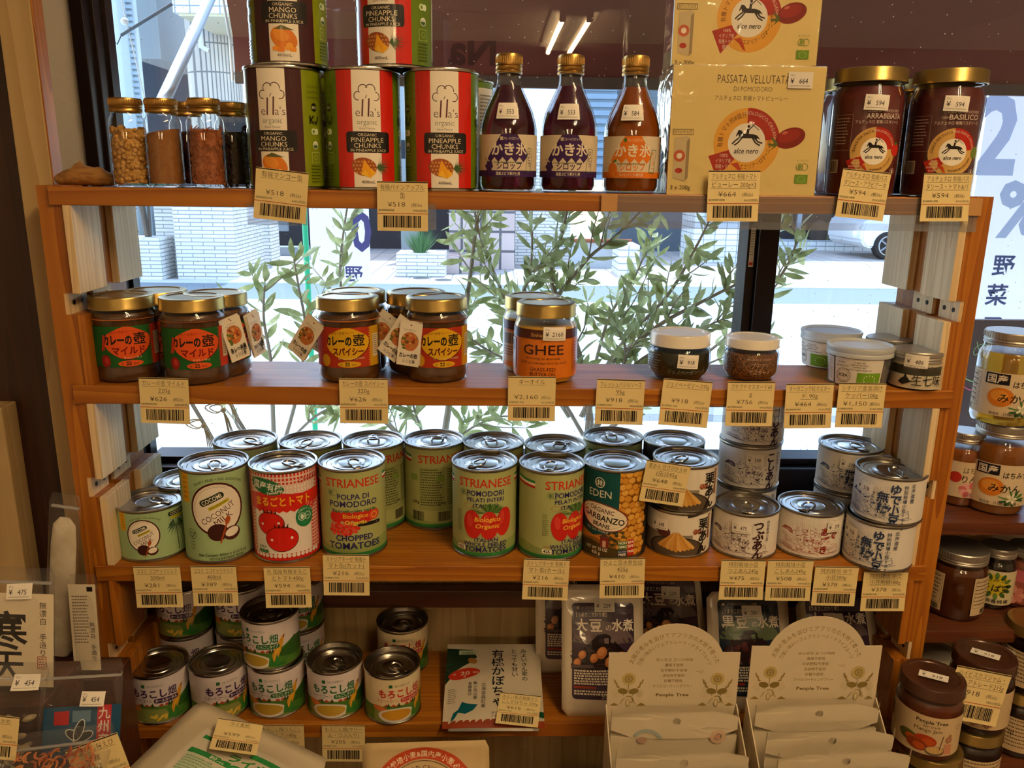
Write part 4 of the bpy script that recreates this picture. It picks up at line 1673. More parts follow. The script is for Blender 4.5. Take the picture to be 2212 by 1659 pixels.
def art_azuki(h, ink, words, extra=None, seed=4):
    """white can with a line drawing of a village market and brush lettering"""
    R = random.Random(seed)
    P = 'e9e2d6'
    mix = lambda k: ''.join('%02x' % int(int(ink[c:c + 2], 16) * (1 - k) + int(P[c:c + 2], 16) * k) for c in (0, 2, 4))
    d1, d2, d3 = mix(.25), mix(.45), mix(.65)
    a = Art()
    a.rect(-116, 0, 116, h, P)
    a.poly([(-34, 26), (-28, 31), (-20, 30), (-13, 24), (-20, 24), (-24, 26)], d1).poly([(-30, 27), (-22, 28.6), (-18, 25.4), (-24, 26.6)], d3)
    for i in range(22):
        y = 23 - i * .8
        x = -34 + R.uniform(0, 8)
        a.line([(x, y), (x + R.uniform(8, 20), y - 2 + R.uniform(-1, 1))], .35, d2)
    for i in range(14):
        x = -12 + i * 2.4
        a.line([(x, 28), (x + .3, 39 + R.uniform(-2, 3))], .28, d3)
    for i in range(120):      # the crowd, baskets and hats
        x, y = R.gauss(4, 9.5), R.gauss(18, 6.2)
        if not 4 < y < 34:
            continue
        q = R.random()
        if q < .3:
            a.ell(x, y, R.uniform(.8, 2.2), R.uniform(.6, 1.6), (d1, d2)[i % 2], n=7, rot=R.uniform(0, 90))
        elif q < .65:
            r = R.uniform(1, 2.6)
            a.ell(x, y, r, r * .8, P, n=9).ring(x, y, r, r + .4, d1, n=10, k=.8)
        else:
            b = R.uniform(0, 3.14)
            a.line([(x, y), (x + 4 * math.cos(b), y + 3 * math.sin(b))], .5, (d1, d2)[i % 2])
    for i in range(16):
        x = -26 + i * 4
        a.line([(x, 6 + R.uniform(-1.5, 1)), (x + 8, 3.5 + R.uniform(-1, 2))], .45, d2)
    a.line([(24, 10), (36, 15), (38, 8), (28, 5)], .5, d2, True).line([(26, 9), (37, 12)], .4, d2)
    a.lines(-36, 8, -18, 2, 2, .9, d2, 3)
    for x, y0, pitch, size, w in words:
        for i, ch in enumerate(w):
            a.text(ch, x + (.8 if i % 2 else 0), y0 - size * .85 - i * pitch, size * 1.08, ink, b=.03 if ord(ch) < 0x3400 else .016, sh=.1)
    for x, y0, size, w in (extra or ()):
        a.vtext(w, x, y0, size, ink, b=.004)
    return a


def art_corn(h, kind):
    ink, sub, bg, tab = {'whole': ('3c1f52', 'ホールカーネル', 'e4d8d8', '3c1f52'), 'strain': ('1f6a38', 'うらごしタイプ', 'e4d8d8', '1f6a38'), 'cream': ('c22a20', 'クリーム(つぶ入り)', 'e6d5ac', 'c22a20')}[kind]
    a = Art()
    a.rect(-105, 0, 105, h, bg)
    a.poly([(-105, 0), (-105, 16), (-40, 20), (-10, 22), (10, 20), (24, 24), (44, 33), (105, 20), (105, 0)], '4c7a2c')
    a.poly([(-36, 0), (-36, 16), (-12, 18), (8, 16), (18, 0)], '87904a')
    a.poly([(14, 16), (44, 32), (105, 18), (105, 6), (40, 10)], '2c5a22')
    for x in (-22, -14, -8, 2, 8):
        a.rect(x, 20.5, x + 5, 22, 'b5402c').poly([(x, 22), (x + 2.5, 24), (x + 5, 22)], 'b5402c')
    for x in (-17, -5, 13, 16):
        a.poly([(x - 2, 20), (x, 26), (x + 2, 20)], '2c4a20')
    a.ell(-28, 18, 9, 3.6, 'd9773c', rot=-10)
    if kind == 'whole':
        R = random.Random(3)
        for i in range(18):
            a.ell(R.uniform(-8, 18), R.uniform(3, 9), 2.2, 1.5, ('d9b23c', 'e6c556')[i % 2], n=8, rot=R.uniform(0, 90))
    else:
        a.ell(-8, 9, 22, 9.5, 'e4ddd4').ell(-8, 9.6, 18, 7, 'd2992c' if kind == 'cream' else 'c2a13c')
    a.poly([(16, 8), (15, 17), (19, 27), (27, 39), (30, 42), (29, 34), (25, 21), (20, 10)], 'd99a24').poly([(17, 11), (18, 20), (25, 34), (23, 22)], 'e6b03a')
    a.poly([(28, 38), (34, 44), (31, 41), (29, 36)], '5a2a16')
    a.poly([(10, 3), (12, 16), (17, 8), (20, 18), (24, 6), (34, 12), (24, 1)], '2f7a30')
    a.rect(-16, h - 10.5, -12, h - 6.5, '1f6a38').text('フルーツバスケット', -1, h - 10, 3.6, '1f4a2c', w=19, sh=.2)
    a.text('もろこし畑', -3, h - 23, 12, ink, w=52, b=.03)
    a.text('スイートコーン', -18, h - 29.5, 5.6, ink, w=26)
    a.rrect(-3, h - 31, 24, h - 25, 2.8, tab)
    a.text(sub, 10.5, h - 29.7, 4.6, 'f0e8d8', w=24, b=.02)
    a.lines(20, 3.4, 34, 1, 2, 1.2, '1f4a2c', 2)
    return a


def art_curry(kind):
    mild = kind == 'mild'
    bg, blob, t1, t2, tag_ = ('1f5a24', 'd8551e', '1d1713', '7a140e', 'b5331a') if mild else ('a8301a', 'd9a81c', '1d1713', '5a120c', 'c9981c')
    a = Art()
    a.rect(-52, 0, 52, 52, bg)
    a.rect(34, 0, 52, 52, tag_)
    for i in range(16):
        a.ell(32.5, 2 + i * 3.2, .8, .8, 'd9a02c' if not mild else 'a8301a', n=6)
    P = []
    for i in range(26):
        t = 2 * math.pi * i / 26
        P.append((3 + 29 * math.cos(t) * (1 + .05 * math.sin(3 * t)), 31 + 19.6 * math.sin(t) * (1 + .07 * math.cos(4 * t))))
    a.poly([(x + .9, y - .9) for x, y in P], '5a120c')
    a.poly(P, blob)
    a.text('20分で本格カレー!', -3, 43.6, 4, t2, w=30, rot=3)
    a.text('カレーの', -9, 29.6, 14, t1, w=36, b=.045).text('壺', 18, 29.6, 16.5, t1, b=.016)
    a.text('マイルド' if mild else 'スパイシー', 4, 17, 11, t2, w=41, b=.04)
    a.text('やさしい辛さ' if mild else 'ローストスパイスの辛味', 8, 10.8, 3.2, 'd8d0a0', w=22 if mild else 34)
    a.ell(5, 4.6, 15, 4, blob).text('約', -5, 3, 3.4, t1).text('22', 2.5, 2.6, 6.4, t1, b=.03).text('皿分', 11, 3, 3.2, t1)
    if mild:
        a.ell(-25, 8, 6.5, 8, '8a1c18').ell(-24, 9, 3, 4.5, 'b03226')
    else:
        a.ell(-27, 9, 6.5, 8, 'c9981c')
    a.poly([(-30, 20), (-26, 42), (-23, 40), (-25, 22)], 'b5331a')
    a.rect(38, 12, 49, 42, 'd8c8a4' if not mild else 'c8b494').lines(39, 39, 48, 10, 2.6, 1, '6a4a3a', 4)
    return a


def art_ghee():
    a = Art()
    a.rect(-62, 0, 62, 52, 'd9771c')
    a.rect(-62, 42, 62, 52, '4a1710')
    a.text('Sinharaja', -3, 44.6, 5.4, 'c99a4a', w=21, b=.01)
    a.text('GHEE', 0, 25.5, 15, '3a140e', w=46, b=.008)
    a.text('According to Ayurveda,', 0, 20.4, 3.8, '4a1a10', w=38, sh=.25).text('GHEE oil is the best oil in the world', 0, 15.4, 3.5, '4a1a10', w=52, sh=.25)
    a.text('GRASS-FED', 0, 7.8, 5.4, '4a1a10', w=28, b=.006).text('BUTTER OIL', 0, 2.6, 5.4, '4a1a10', w=28, b=.006)
    a.rect(36, 4, 60, 40, 'c96a18').lines(38, 36, 58, 10, 3, 1.1, '5a2a14', 3)
    a.rect(-60, 6, -36, 40, 'cfa57a').barcode(-58, 26, -38, 38).text('3', -42, 10, 9, 'f0e2c8').lines(-58, 22, -40, 4, 3, 1.1, '5a2a14', 5)
    return a


def art_lines(w, h, big, small, col, seed=1):
    """lettering printed straight on glass"""
    a = Art()
    for t, y, s, wd, x in big:
        a.text(t, x, y, s, col, w=wd)
    for x0, y0, x1, rows, p, hh in small:
        a.lines(x0, y0, x1, rows, p, hh, col, seed)
    return a


def art_alce(kind):
    """printed round the sauce jar: wheel with a rider, name above"""
    a = Art()
    c = 'd8c8b4'
    a.text('SUGO DI POMODORO', 7, 62, 3.8, c, w=32)
    a.text('ARRABBIATA' if kind == 'a' else 'BASILICO', 8, 56, 7, c, w=36 if kind == 'a' else 30, b=.01)
    if kind != 'a':
        a.text('CON', -10, 57, 3, c)
    a.text('アルチェネロ 有機パスタソース', 2, 51.4, 3.8, c, w=44)
    a.put(art_wheel(kind), 1, 25)
    for x0, y0, x1, rows in ((-40, 56, -24, 9),):
        a.lines(x0, y0, x1, rows, 3, 1.1, 'a08a78', 4)
    a.line([(-42, 26), (-22, 26), (-22, 60), (-42, 60)], .3, 'a08a78')
    a.rect(-44, 4, -33, 17, 'b8a894').barcode(-43, 5, -34, 16)
    a.ring(23, 6, 2.6, 3, c, n=14).ell(23, 6, 1, 2, c)
    return a


def rider(a, x, y, k, col):
    """small rider on a galloping horse"""
    P = [(-13, -4), (-9, -1), (-6, 3), (-9, 7), (-6.5, 7.6), (-4, 4.6), (2, 4), (7, 3.6), (11, 1), (13, 2.6), (10.6, 3.2), (7.6, 5.6), (1, 6), (-1, 8.6), (0, 11), (-2.4, 11), (-3, 7.6), (-5.6, 9.4), (-9.4, 9.2), (-12.2, 5), (-10.6, 4.4), (-8.8, 5.4), (-8.4, 1.6)]
    a.poly([(x + u * k, y + v * k) for u, v in [(-10, 4), (-8, 9), (-5.4, 8.6), (-3, 6), (5, 5.6), (9, 4.4), (12, 1), (9.4, 2), (8, 1), (4, 2), (-4, 2), (-7, 3), (-8, 5.4), (-9.4, 3.4)]], col)
    for q in (((-6, 3), (-10, 0), (-13, -3)), ((-4, 3), (-8, -2), (-11, -4)), ((7, 2), (10, -1), (14, -2)), ((5, 2), (8, -2), (12, -4))):
        a.line([(x + u * k, y + v * k) for u, v in q], 1.3 * k, col)
    a.line([(x + 0 * k, y + 5 * k), (x + .6 * k, y + 10 * k)], 2.2 * k, col)
    a.ell(x + .8 * k, y + 12 * k, 1.3 * k, 1.4 * k, col, n=10)
    a.line([(x + 1 * k, y + 9 * k), (x + 5 * k, y + 13 * k)], .9 * k, col).line([(x + 2 * k, y + 15.5 * k), (x + 10 * k, y + 9 * k)], .5 * k, col)


def art_wheel(kind):
    a = Art()
    box_ = kind == 'box'
    ring_c = 'e8a83c' if box_ else 'cfa45a'
    a.ring(0, 0, 12, 23, ring_c, n=44)
    a.ring(0, 0, 12, 23, 'a82418', 8, 92, 18)
    a.poly([(-11, -4.5), (-26, -9), (-19, -24), (-7, -10)], 'a82418')
    a.ell(0, 0, 13, 13, 'f2ead6')
    rider(a, 0, 1.5, .78, BLK)
    a.text('alce nero', 0, -7, 5, BLK, w=17, sh=.18, b=.012)
    a.arc('BIOLOGICO-ORGANIC', 0, 0, 18.6, 50, 3.4, 'e8cdb4', sx=.9)
    if box_:
        a.arc('有機トマト約8個分', 0, 0, 17, 142, 4.2, '7a4a1c', sx=.8)
        a.arc('エミリア・ロマーニャ州', 0, 0, 17.4, -48, 3.6, '5a3a1c', sx=.85, inside=True)
        for i, w in enumerate(('100%', 'イタリア産', '有機トマト', '使用')):
            a.text(w, -15.4, -9.6 - i * 3.7, 3.3, 'f2dcc4', w=(6, 11, 11, 5.6)[i])
        a.poly([(-10, -14), (-5, -13), (-3, -17), (-1, -22), (-3, -21), (-6, -17)], 'b8401c')
    else:
        a.arc('IDEALE PER PASTA', 0, 0, 18, 140, 3.6, '4a2a1c', sx=.9)
        a.arc('POMODORI COLTIVATI', 0, 0, 19, -58, 3.0, '4a2a1c', sx=.85, inside=True)
        for i, w in enumerate(('SOLO', 'CON OLIO', 'EXTRA VERGINE', 'DI OLIVA')):
            a.text(w, -16.6, -9 - i * 3.2, 2.5, 'f2dcc4', w=(5, 8, 12, 7)[i])
        a.poly([(-12, -14), (-8, -13), (-6, -17), (-4, -22), (-6, -21), (-8, -17)], 'b8401c')
    # a tomato beside the wheel
    if box_:
        a.ell(30, 3.6, 10.6, 6.6, '7c1410', rot=18).ell(29, 5, 8, 4, '96201a', rot=18).ell(26, 7, 2, 1, 'c86a5a', rot=18)
        a.poly([(21, 1), (16, 5), (19, 0), (14, -1), (19, -2), (17, -5), (22, -1)], '5a6a2a')
    elif kind == 'a':
        a.ell(23, 2, 5, 6.4, 'b8281a').poly([(20, 8), (23, 6), (26, 8), (23, 9)], '4a6a2a')
    else:
        a.ell(23, 0, 4.4, 6, '6a7a34')
    return a


def art_passata(w, h):
    a = Art()
    a.rect(-w / 2, 0, w / 2, h, 'e8cf86')
    for s in (0,):
        a.text('PASSATA VELLUTATA', 4, h - 16, 11, '4a3320', w=71, b=-.006)
        a.text('DI POMODORO', 4, h - 23.4, 6.4, '4a3320', w=38, b=-.008)
        a.text('アルチェネロ 有機トマトピューレー', 3, h - 31.6, 5.4, '5a3f22', w=72)
    a.put(art_wheel('box'), 2, 50, 1.42)
    a.line([(-71, 57), (-51, 57), (-51, 62), (-71, 62)], .4, '6a4a22', True).text('3パック入り', -61, 58.2, 3.8, '5a3f22', w=18)
    a.poly([(-69, 16), (-57, 13), (-54, 16), (-54, 54), (-57, 56), (-69, 54)], 'cdb98c').poly([(-57, 13), (-54, 16), (-54, 54), (-57, 51)], '9a8460')
    a.ring(-63.5, 37, 2.8, 5.6, 'c2552c', n=22).ell(-63.5, 37, 2.8, 2.8, 'f2e8d0').ell(-63.5, 23, 3.6, 2.6, 'a8281a')
    a.text('3 x 200g', -61, 5, 6, '4a3320', w=20)
    a.text('ORGANIC', 4, 2.6, 4, '5a3f22', w=18)
    x = w / 2 - 15
    a.ring(x - 2.5, 28, 3, 3.5, '8a9a3c', n=16).ring(x + 2.5, 28, 3, 3.5, '8a9a3c', n=16).ell(x - 2.5, 28, 1.4, 2.4, '8a9a3c').text('オーガニック', x, 33, 2.4, '8a7a3c', w=12)
    a.rect(x - 6.5, 12, x + 6.5, 20.5, '6f9a24')
    for i in range(12):
        t = i * math.pi / 6
        a.ell(x + 3.6 * math.cos(t), 16.2 + 2.6 * math.sin(t), .35, .35, 'e9edc8', n=5)
    return a


def art_syrup(kind):
    g = kind == 'grape'
    c1 = '3a1f52' if g else 'd9741c'
    bg = 'd8c8aa'
    a = Art()
    a.rect(-45, 0, 45, 40, bg)
    a.rect(-45, 0, 45, 6, c1)
    a.poly([(-7, 40), (9, 40), (24, 16)] + [(24 - i * 4.2, 16 + (2.6 if i % 2 else -2.2)) for i in range(1, 11)] + [(-22, 17)], c1)
    a.text('フルーツバスケット', 3, 34.8, 3.4, 'e9dcc0', w=16, sh=.2).rect(-8, 34.6, -5, 37.8, 'c8b890' if g else '3f6a2c')
    a.text('かき氷', 1, 21.4, 13, 'e9dcc0', w=37, b=.03)
    a.text('シロップ', 1, 7.6, 8, c1, w=26, b=.02)
    a.lines(-14, 13.2, 16, 1, 2, 1, '5a6a3c', 3)
    a.text('国産ぶどう果汁使用' if g else 'アルフォンソマンゴー果汁使用', 0, 1.8, 3.6, 'e9dcc0', w=24, b=.01)
    a.rrect(19.4, 6, 25.4, 27, .6, bg, rot=-8).line([(18.4, 5.6), (24.4, 4.8), (27, 26.6), (21, 27.4)], .5, '3f6a3c', True)
    a.vtext('ぶどう' if g else 'マンゴー', 22.5, 25.6, 5.2 if g else 4.4, c1, b=.01)
    if g:
        for x, y in ((-21, 13), (-18, 13), (-23, 10), (-20, 10), (-17, 10), (-21, 7), (-18.5, 7), (-20, 4.6)):
            a.ell(x, y, 2, 2, '3a1f52', n=10)
        a.line([(-22, 15), (-25, 18)], .5, '4a5a2c')
    else:
        a.ell(-19, 8, 5.4, 7, 'd9741c', rot=10).ring(-14, 4, 3.4, 3.9, 'e6a04a', n=14).poly([(-20, 15), (-16, 18), (-14, 16)], '3f7a2c')
    return a


def art_honey():
    a = Art()
    a.rect(-56, 0, 56, 52, 'd9c4a0')
    a.line([(-54, 8), (-34, 8), (-34, 48), (-54, 48)], .4, '6a5a48', True)
    for i in range(6):
        a.line([(-54, 42 - i * 6), (-34, 42 - i * 6)], .25, '6a5a48')
    a.lines(-53, 44, -36, 6, 6, 1.4, '5a4a3c', 6)
    a.text('10.16', -44, 31, 4, '5a4a3c')
    a.barcode(-52, 1.5, -46, 7.5)
    a.rect(-27, 38, -1, 51, '14121c').text('国産', -14, 40.2, 11, 'e9dcc0', w=23, b=.03)
    a.text('はちみつ', 17, 36, 9, BLK, w=30, b=.012, sh=.1)
    a.ell(-8, 23, 14, 11.5, 'd07a22').ell(-9.5, 25, 9, 6.5, 'dc9438')
    a.text('みかん', 7, 18, 11.5, BLK, w=37, b=.012, sh=.1)
    for i in range(11):
        t = i * .6
        a.poly([(17, 9), (17 + 13 * math.cos(t) - 2, 11 + 9 * math.sin(t)), (17 + 17 * math.cos(t), 10 + 11 * math.sin(t)), (17 + 11 * math.cos(t) + 2, 8 + 8 * math.sin(t))], ('2f5a2c', '4a7a3c')[i % 2])
    for i in range(5):
        t = i * 2 * math.pi / 5
        a.ell(16 + 4 * math.cos(t), 10 + 4 * math.sin(t), 3.2, 1.6, 'eee4c8', rot=math.degrees(t), n=10)
    a.text('製造者', -12, 1.8, 3.6, BLK).text('川嶋養蜂場', 10, 1.4, 5, BLK, w=26)
    return a


def art_jar_small(kind):
    a = Art()
    if kind == 'apple':
        a.rect(-34, 0, 34, 46, 'd2bc98')
        a.text('はちみつ', 8, 32, 9, BLK, w=30, sh=.1).text('りんご', 6, 20, 11, BLK, w=30, b=.012, sh=.1)
        for i in range(9):
            t = i * .7
            a.ell(4 + 9 * math.cos(t), 10 + 6 * math.sin(t), 4.6, 3.4, ('c86a6a', 'dca0a0')[i % 2], rot=i * 40, n=10)
        a.ell(-14, 26, 7, 7, 'a8281c').text('川嶋養蜂', 10, 2, 6, BLK, w=26)
    elif kind == 'soba':
        a.rect(-34, 0, 34, 46, 'd2c49c')
        a.ell(2, 27, 16, 15, 'c9b428')
        for i in range(12):
            t = i * .53
            a.ell(2 + 15 * math.cos(t), 26 + 14 * math.sin(t), 4.6, 2.6, ('3a5a24', '5a7a34')[i % 2], rot=i * 31, n=9)
        a.text('はちみつ', -2, 32, 7.6, BLK, w=28, sh=.1).text('そば蜜', 2, 19, 11, BLK, w=32, b=.012, sh=.1)
        a.text('川嶋養蜂場', 2, 3, 6, BLK, w=34)
    else:
        a.rect(-34, 0, 34, 46, '8a4a3c')
        a.rect(-34, 30, 34, 46, 'b05a62')
        for i in range(8):
            t = i * .8
            a.ell(-6 + 8 * math.cos(t), 12 + 7 * math.sin(t), 6, 4, ('c88a7a', 'b87060')[i % 2], rot=i * 45, n=10)
    return a


def art_side_labels(x0, x1):
    a = Art()
    a.rect(x0, 0, x1, 50, 'cdb68e')
    a.line([(x0 + 2, 10), (x1 - 2, 10), (x1 - 2, 47), (x0 + 2, 47)], .4, '5a4a38', True)
    a.lines(x0 + 3, 44, x1 - 3, 7, 5, 1.5, '4a3a2c', 7)
    a.barcode(x1 - 14, 1, x1 - 3, 8)
    return a


def art_jam(kind):
    a = Art()
    a.rect(-70, 0, 70, 46, 'cdb48a')
    if kind == 'mango':
        a.text('People Tree', 4, 37.6, 5.6, BLK, w=32, b=.02).text('fair trade', 4, 33, 4.2, '4a3628', w=17, sh=.2).text('Mango Jam', 1, 27.6, 6, '3a2a1c', w=28)
        for x, y, c in ((-17, 16, '5a5a22'), (0, 17, 'a83a1a'), (-8, 10, '8a3a1a')):
            a.ell(x, y, 11, 6.6, c, rot=-8).ell(x + 2.4, y - 1, 6, 4, 'b8501c', rot=-8)
        a.ell(10, 6, 10, 6, '6a5a48').ell(10, 7.2, 8.6, 4.4, 'cda86a')
        a.line([(14, 8), (17, 25)], .9, '6a4a34').ell(23, 20, 3.4, 4, 'b8805a').ring(23, 20, 3.2, 3.7, '4a3628', n=14).poly([(19, 15), (27, 15), (28, 2), (19, 3)], 'c88a6a').ell(24, 24.6, 1.9, 2.2, 'a8704a')
        a.ring(33, 34, 2.6, 3, '3a2a1c', n=14)
        a.barcode(-48, 24, -42, 40)
    elif kind == 'hibiscus':
        for i in range(9):
            x, y = -16 + (i % 3) * 15 + (i // 3) * 3, 8 + (i // 3) * 11
            for k in range(5):
                t = k * 2 * math.pi / 5 + i
                a.ell(x + 3.4 * math.cos(t), y + 3.4 * math.sin(t), 3, 2, 'b08a7a', rot=math.degrees(t), n=8).ring(x + 3.4 * math.cos(t), y + 3.4 * math.sin(t), 2.2, 2.6, '6a2a24', n=8)
            a.ell(x, y, 1.3, 1.3, '6a2a24', n=8).line([(x - 5, y - 4), (x, y)], .6, '6a2a24')
    else:
        a.lines(-40, 42, 40, 8, 5, 1.5, '4a3628', 5)
        a.text('平', -10, 20, 9, BLK)
    return a


def art_pouch(kind):
    """front of the boiled bean pouches"""
    soy = kind == 'soy'
    bg = '3a2a3c' if soy else '1f2c3a'
    a = Art()
    a.rrect(-32, -48, 32, 48, 4, bg)
    a.rect(-27, 42, -24.6, 44.4, 'c8b8a0').text('いつもからだにおいしい自然', -6, 42, 3.4, 'b8a890', w=32)
    a.text('【うまさこだわり煮】', -12, 34.6, 5, 'd8c8ac', w=36, b=.015)
    a.ell(0, 6, 31.9, 24, '6a5a5c' if soy else '5a6a4a', a0=8, a1=172)
    a.text('大豆' if soy else '黒豆', -15, 20.6, 14, 'efe2cc', w=29, b=.04).text('の', 5.4, 21, 7, 'efe2cc').text('水煮', 20, 21.4, 12.6, 'efe2cc', w=23, b=.04)
    R = random.Random(9)
    a.poly([(-31, -10), (-20, 4), (-6, 17), (4, 18), (16, 6), (31, -8), (31, -18), (-31, -18)], '1d1416')
    for i in range(46):
        x, y = R.uniform(-29, 29), R.uniform(-16, 2)
        if soy:
            a.line([(x - 5, y + R.uniform(-3, 3)), (x + 5, y + R.uniform(-3, 3))], 1.4, ('2c2020', '3d2c28')[i % 2])
        else:
            a.ell(x, y + 4, 4, 3, ('2c1418', '4a1f26')[i % 2], n=10, rot=R.uniform(0, 90))
    if soy:
        for x, y, r in ((-22, -3, 4.6), (-10, -6, 5), (-2, -1, 6.4), (6, -10, 5.6), (18, -4, 4.4), (26, -10, 4.6), (-27, -11, 4.4)):
            a.ell(x, y, r * .8, r, 'a8683a', rot=-30).ell(x - .6, y + 1, r * .5, r * .62, 'c0804a', rot=-30)
    a.rect(-31, -16, -10, -13, '4a3c3c')
    a.lines(-30, -20, 30, 6, 2.6, 1.7, 'd8cbb4', 4)
    a.rect(-30, -37, -8, -34.6, '8a2a1c')
    a.lines(-30, -40.5, 30, 2, 2.6, 1.7, 'd8cbb4', 6)
    a.text('コジマフーズ', 8, -46.6, 4.4, 'e9dcc4', w=22, b=.01)
    return a


def art_pumpkin(w, h):
    a = Art()
    a.rect(-w / 2, 0, w / 2, h, 'c9bda6')
    a.rect(-w / 2, 0, w / 2, 9, '8a3a20')
    a.poly([(-w / 2, 58), (-w / 2, h - 7), (-w / 2 + 30, h - 9), (-w / 2 + 35, h - 22), (-w / 2 + 26, h - 32), (-w / 2 + 12, h - 42)], '1c3324')
    a.rect(-w / 2 + 14, h - 17, -w / 2 + 34, h - 10, 'a8b894').text('有機JAS', -w / 2 + 24, h - 15.4, 4, '2f4a34')
    a.ell(-w / 2 + 30, h - 28, 6, 4.6, 'a8793c', rot=-40)
    a.ell(-w / 2 + 21, h - 48, 18, 8, 'b5301f', rot=8).text('20', -w / 2 + 22, h - 50.4, 7.6, 'd8c8a8', w=11, b=.015).text('糖度', -w / 2 + 34, h - 49, 3.4, 'd8c8a8').text('約', -w / 2 + 10, h - 49, 3.4, 'd8c8a8').text('度', -w / 2 + 22, h - 54, 3, 'd8c8a8')
    for i, ch in enumerate('有機かぼちゃ'):
        a.text(ch, 5, h - 22 - i * 14.6, 15, '14181a', b=.012)
    for x, wd_ in ((24, 'とっても甘い'), (35, 'みよいさん家の')):
        a.vtext(wd_, x, h - 8, 7.4 if x > 30 else 7.8, '1a1c1e', pitch=1.0)
    for x, y, wd_, s in ((-13, 56, '北海道森町産', 5.4), (-22, 58, '駒ヶ岳山麓', 4.6), (-28, 58, '有機栽培', 4.6)):
        a.vtext(wd_, x + 2, y, s, '33332c')
    a.lines(-w / 2 + 4, 50, -w / 2 + 14, 8, 2.6, 1, '6a6454', 2)
    a.poly([(-45, 12), (-43, 18), (-38, 22), (-34, 32), (-28, 29), (-17, 27), (-22, 20), (-30, 16), (-38, 18), (-41, 12), (-45, 7)], '0f5560')
    a.text('MIYOI', 5, 14, 3.6, '33332c', w=14, sp=.3).text('FARM', 5, 10.6, 3.4, '33332c', w=14, sp=.3)
    a.poly([(28, 40), (46, 40), (52, 34), (46, 31), (38, 34)], '1c4a2c').ell(42, 36, 7, 3.4, 'b8702c')
    a.poly([(34, 18), (54, 12), (54, 20), (46, 22)], '1c4a2c')
    return a


def flower_corner(a, x, y, k=1.0, s=1):
    """sunflower with leaves, berries and two birds, in thin gold"""
    G = '8f7a3c'
    a.ring(x, y + 27 * k, 4.4 * k, 7.6 * k, 'bca768', n=24).ell(x, y + 27 * k, 4.6 * k, 4.6 * k, '94804a').ring(x, y + 27 * k, 2, 2.6, 'c8b884', n=14)
    a.line([(x, y + 20 * k), (x, y + 12 * k)], .7, G)
    for q in (-1, 1):
        a.ell(x + q * 6 * k, y + 11.6 * k, 5.6 * k, 3.6 * k, '7f6c34', rot=q * 14)
        a.poly([(x + q * 1.2 * k, y + 11 * k), (x + q * 3.5 * k, y + 14 * k), (x + q * 3 * k, y + 11 * k)], '7f6c34')
        a.line([(x + q * 5 * k, y + 8 * k), (x + q * 5 * k, y + 5.6 * k)], .5, G)
        a.line([(x + q * 9 * k, y + 12 * k), (x + q * 15 * k, y + 24 * k)], .5, G)
        for i in range(4):
            a.ell(x + q * (11.4 + i * 1.3) * k, y + (17 + i * 2.6) * k, 2.2 * k, .9 * k, G, rot=q * (60 if i % 2 else 10), n=8)
        for i in range(5):
            a.ring(x + q * (12 + 2.4 * (i % 3)) * k, y + (6 + 3.6 * (i // 2)) * k, 1.2 * k, 1.5 * k, 'b8a86c', n=10)
        a.poly([(x + q * 10 * k, y - 6 * k), (x + q * 15 * k, y - 2.6 * k), (x + q * 20 * k, y - 6 * k), (x + q * 14 * k, y - 6.6 * k)], G)
        for i in range(4):
            a.line([(x + q * (3 + i) * k, y + 3 * k - i * 1.6), (x + q * (7 + i * .7) * k, y + 1.5 * k - i * 1.8)], .45, G)
    a.ell(x, y - 3 * k, 2.6 * k, 5 * k, 'a8966010'[:6], n=14).ell(x, y - 2.6 * k, 1.4 * k, 3.6 * k, 'd8c8a0', n=10)
    a.ring(x + 1 * k, y + 1 * k, 4 * k, 5 * k, G, -60, 130, 14)


def art_card(w, hs, hb):
    """back card of the dried fruit boxes: hs shoulder height, hb bottom"""
    a = Art()
    c = '8a6f3a'
    m = hs - 2
    a.arc('太陽の恵みを浴びてアフリカの大地で育った', 0, m - 24, 47, 90, 6.4, c, sx=.93)
    a.arc('力強い味わいフェアトレード・ドライフルーツ', 0, m - 24, 38.6, 90, 5.6, c, sx=.82)
    for i, t in enumerate(('安心安全 五つの特徴', '農薬不使用', '化学肥料不使用', '添加物不使用', '砂糖不使用', 'オイルコーティングフリー')):
        a.text(t, 0, m - 6 - i * 6.4, 4.2, c, w=(40, 20, 29, 24, 20, 44)[i])
    a.text('People Tree', 0, m - 49, 5.4, '7a6230', w=36, b=.02)
    flower_corner(a, -48, m - 54, .98)
    flower_corner(a, 48, m - 54, .98)
    a.line([(24, m - 18), (28, m - 19)], .4, c).ring(30, m - 18.6, 1.6, 1.9, c, n=10)
    return a


def art_shichimi():
    a = Art()
    a.rect(-48, 0, 48, 29, 'd9cbb0')
    a.text('奥出雲とんばらの', 4, 22, 4, '7a6c58', w=28)
    a.poly([(-16, 6), (-11, 3.4), (-4, 7), (1, 8), (-4, 8.6), (-7, 12), (-9, 17), (-10.4, 12), (-13, 10)], '1f1d18')
    a.text('生七味', 13, 4.6, 13, '1a1612', w=31)
    a.ring(27, 24, 2, 2.3, '8a7c68', n=12)
    a.lines(-40, 26, -22, 8, 3, 1.1, '8a7c68', 5)
    return a


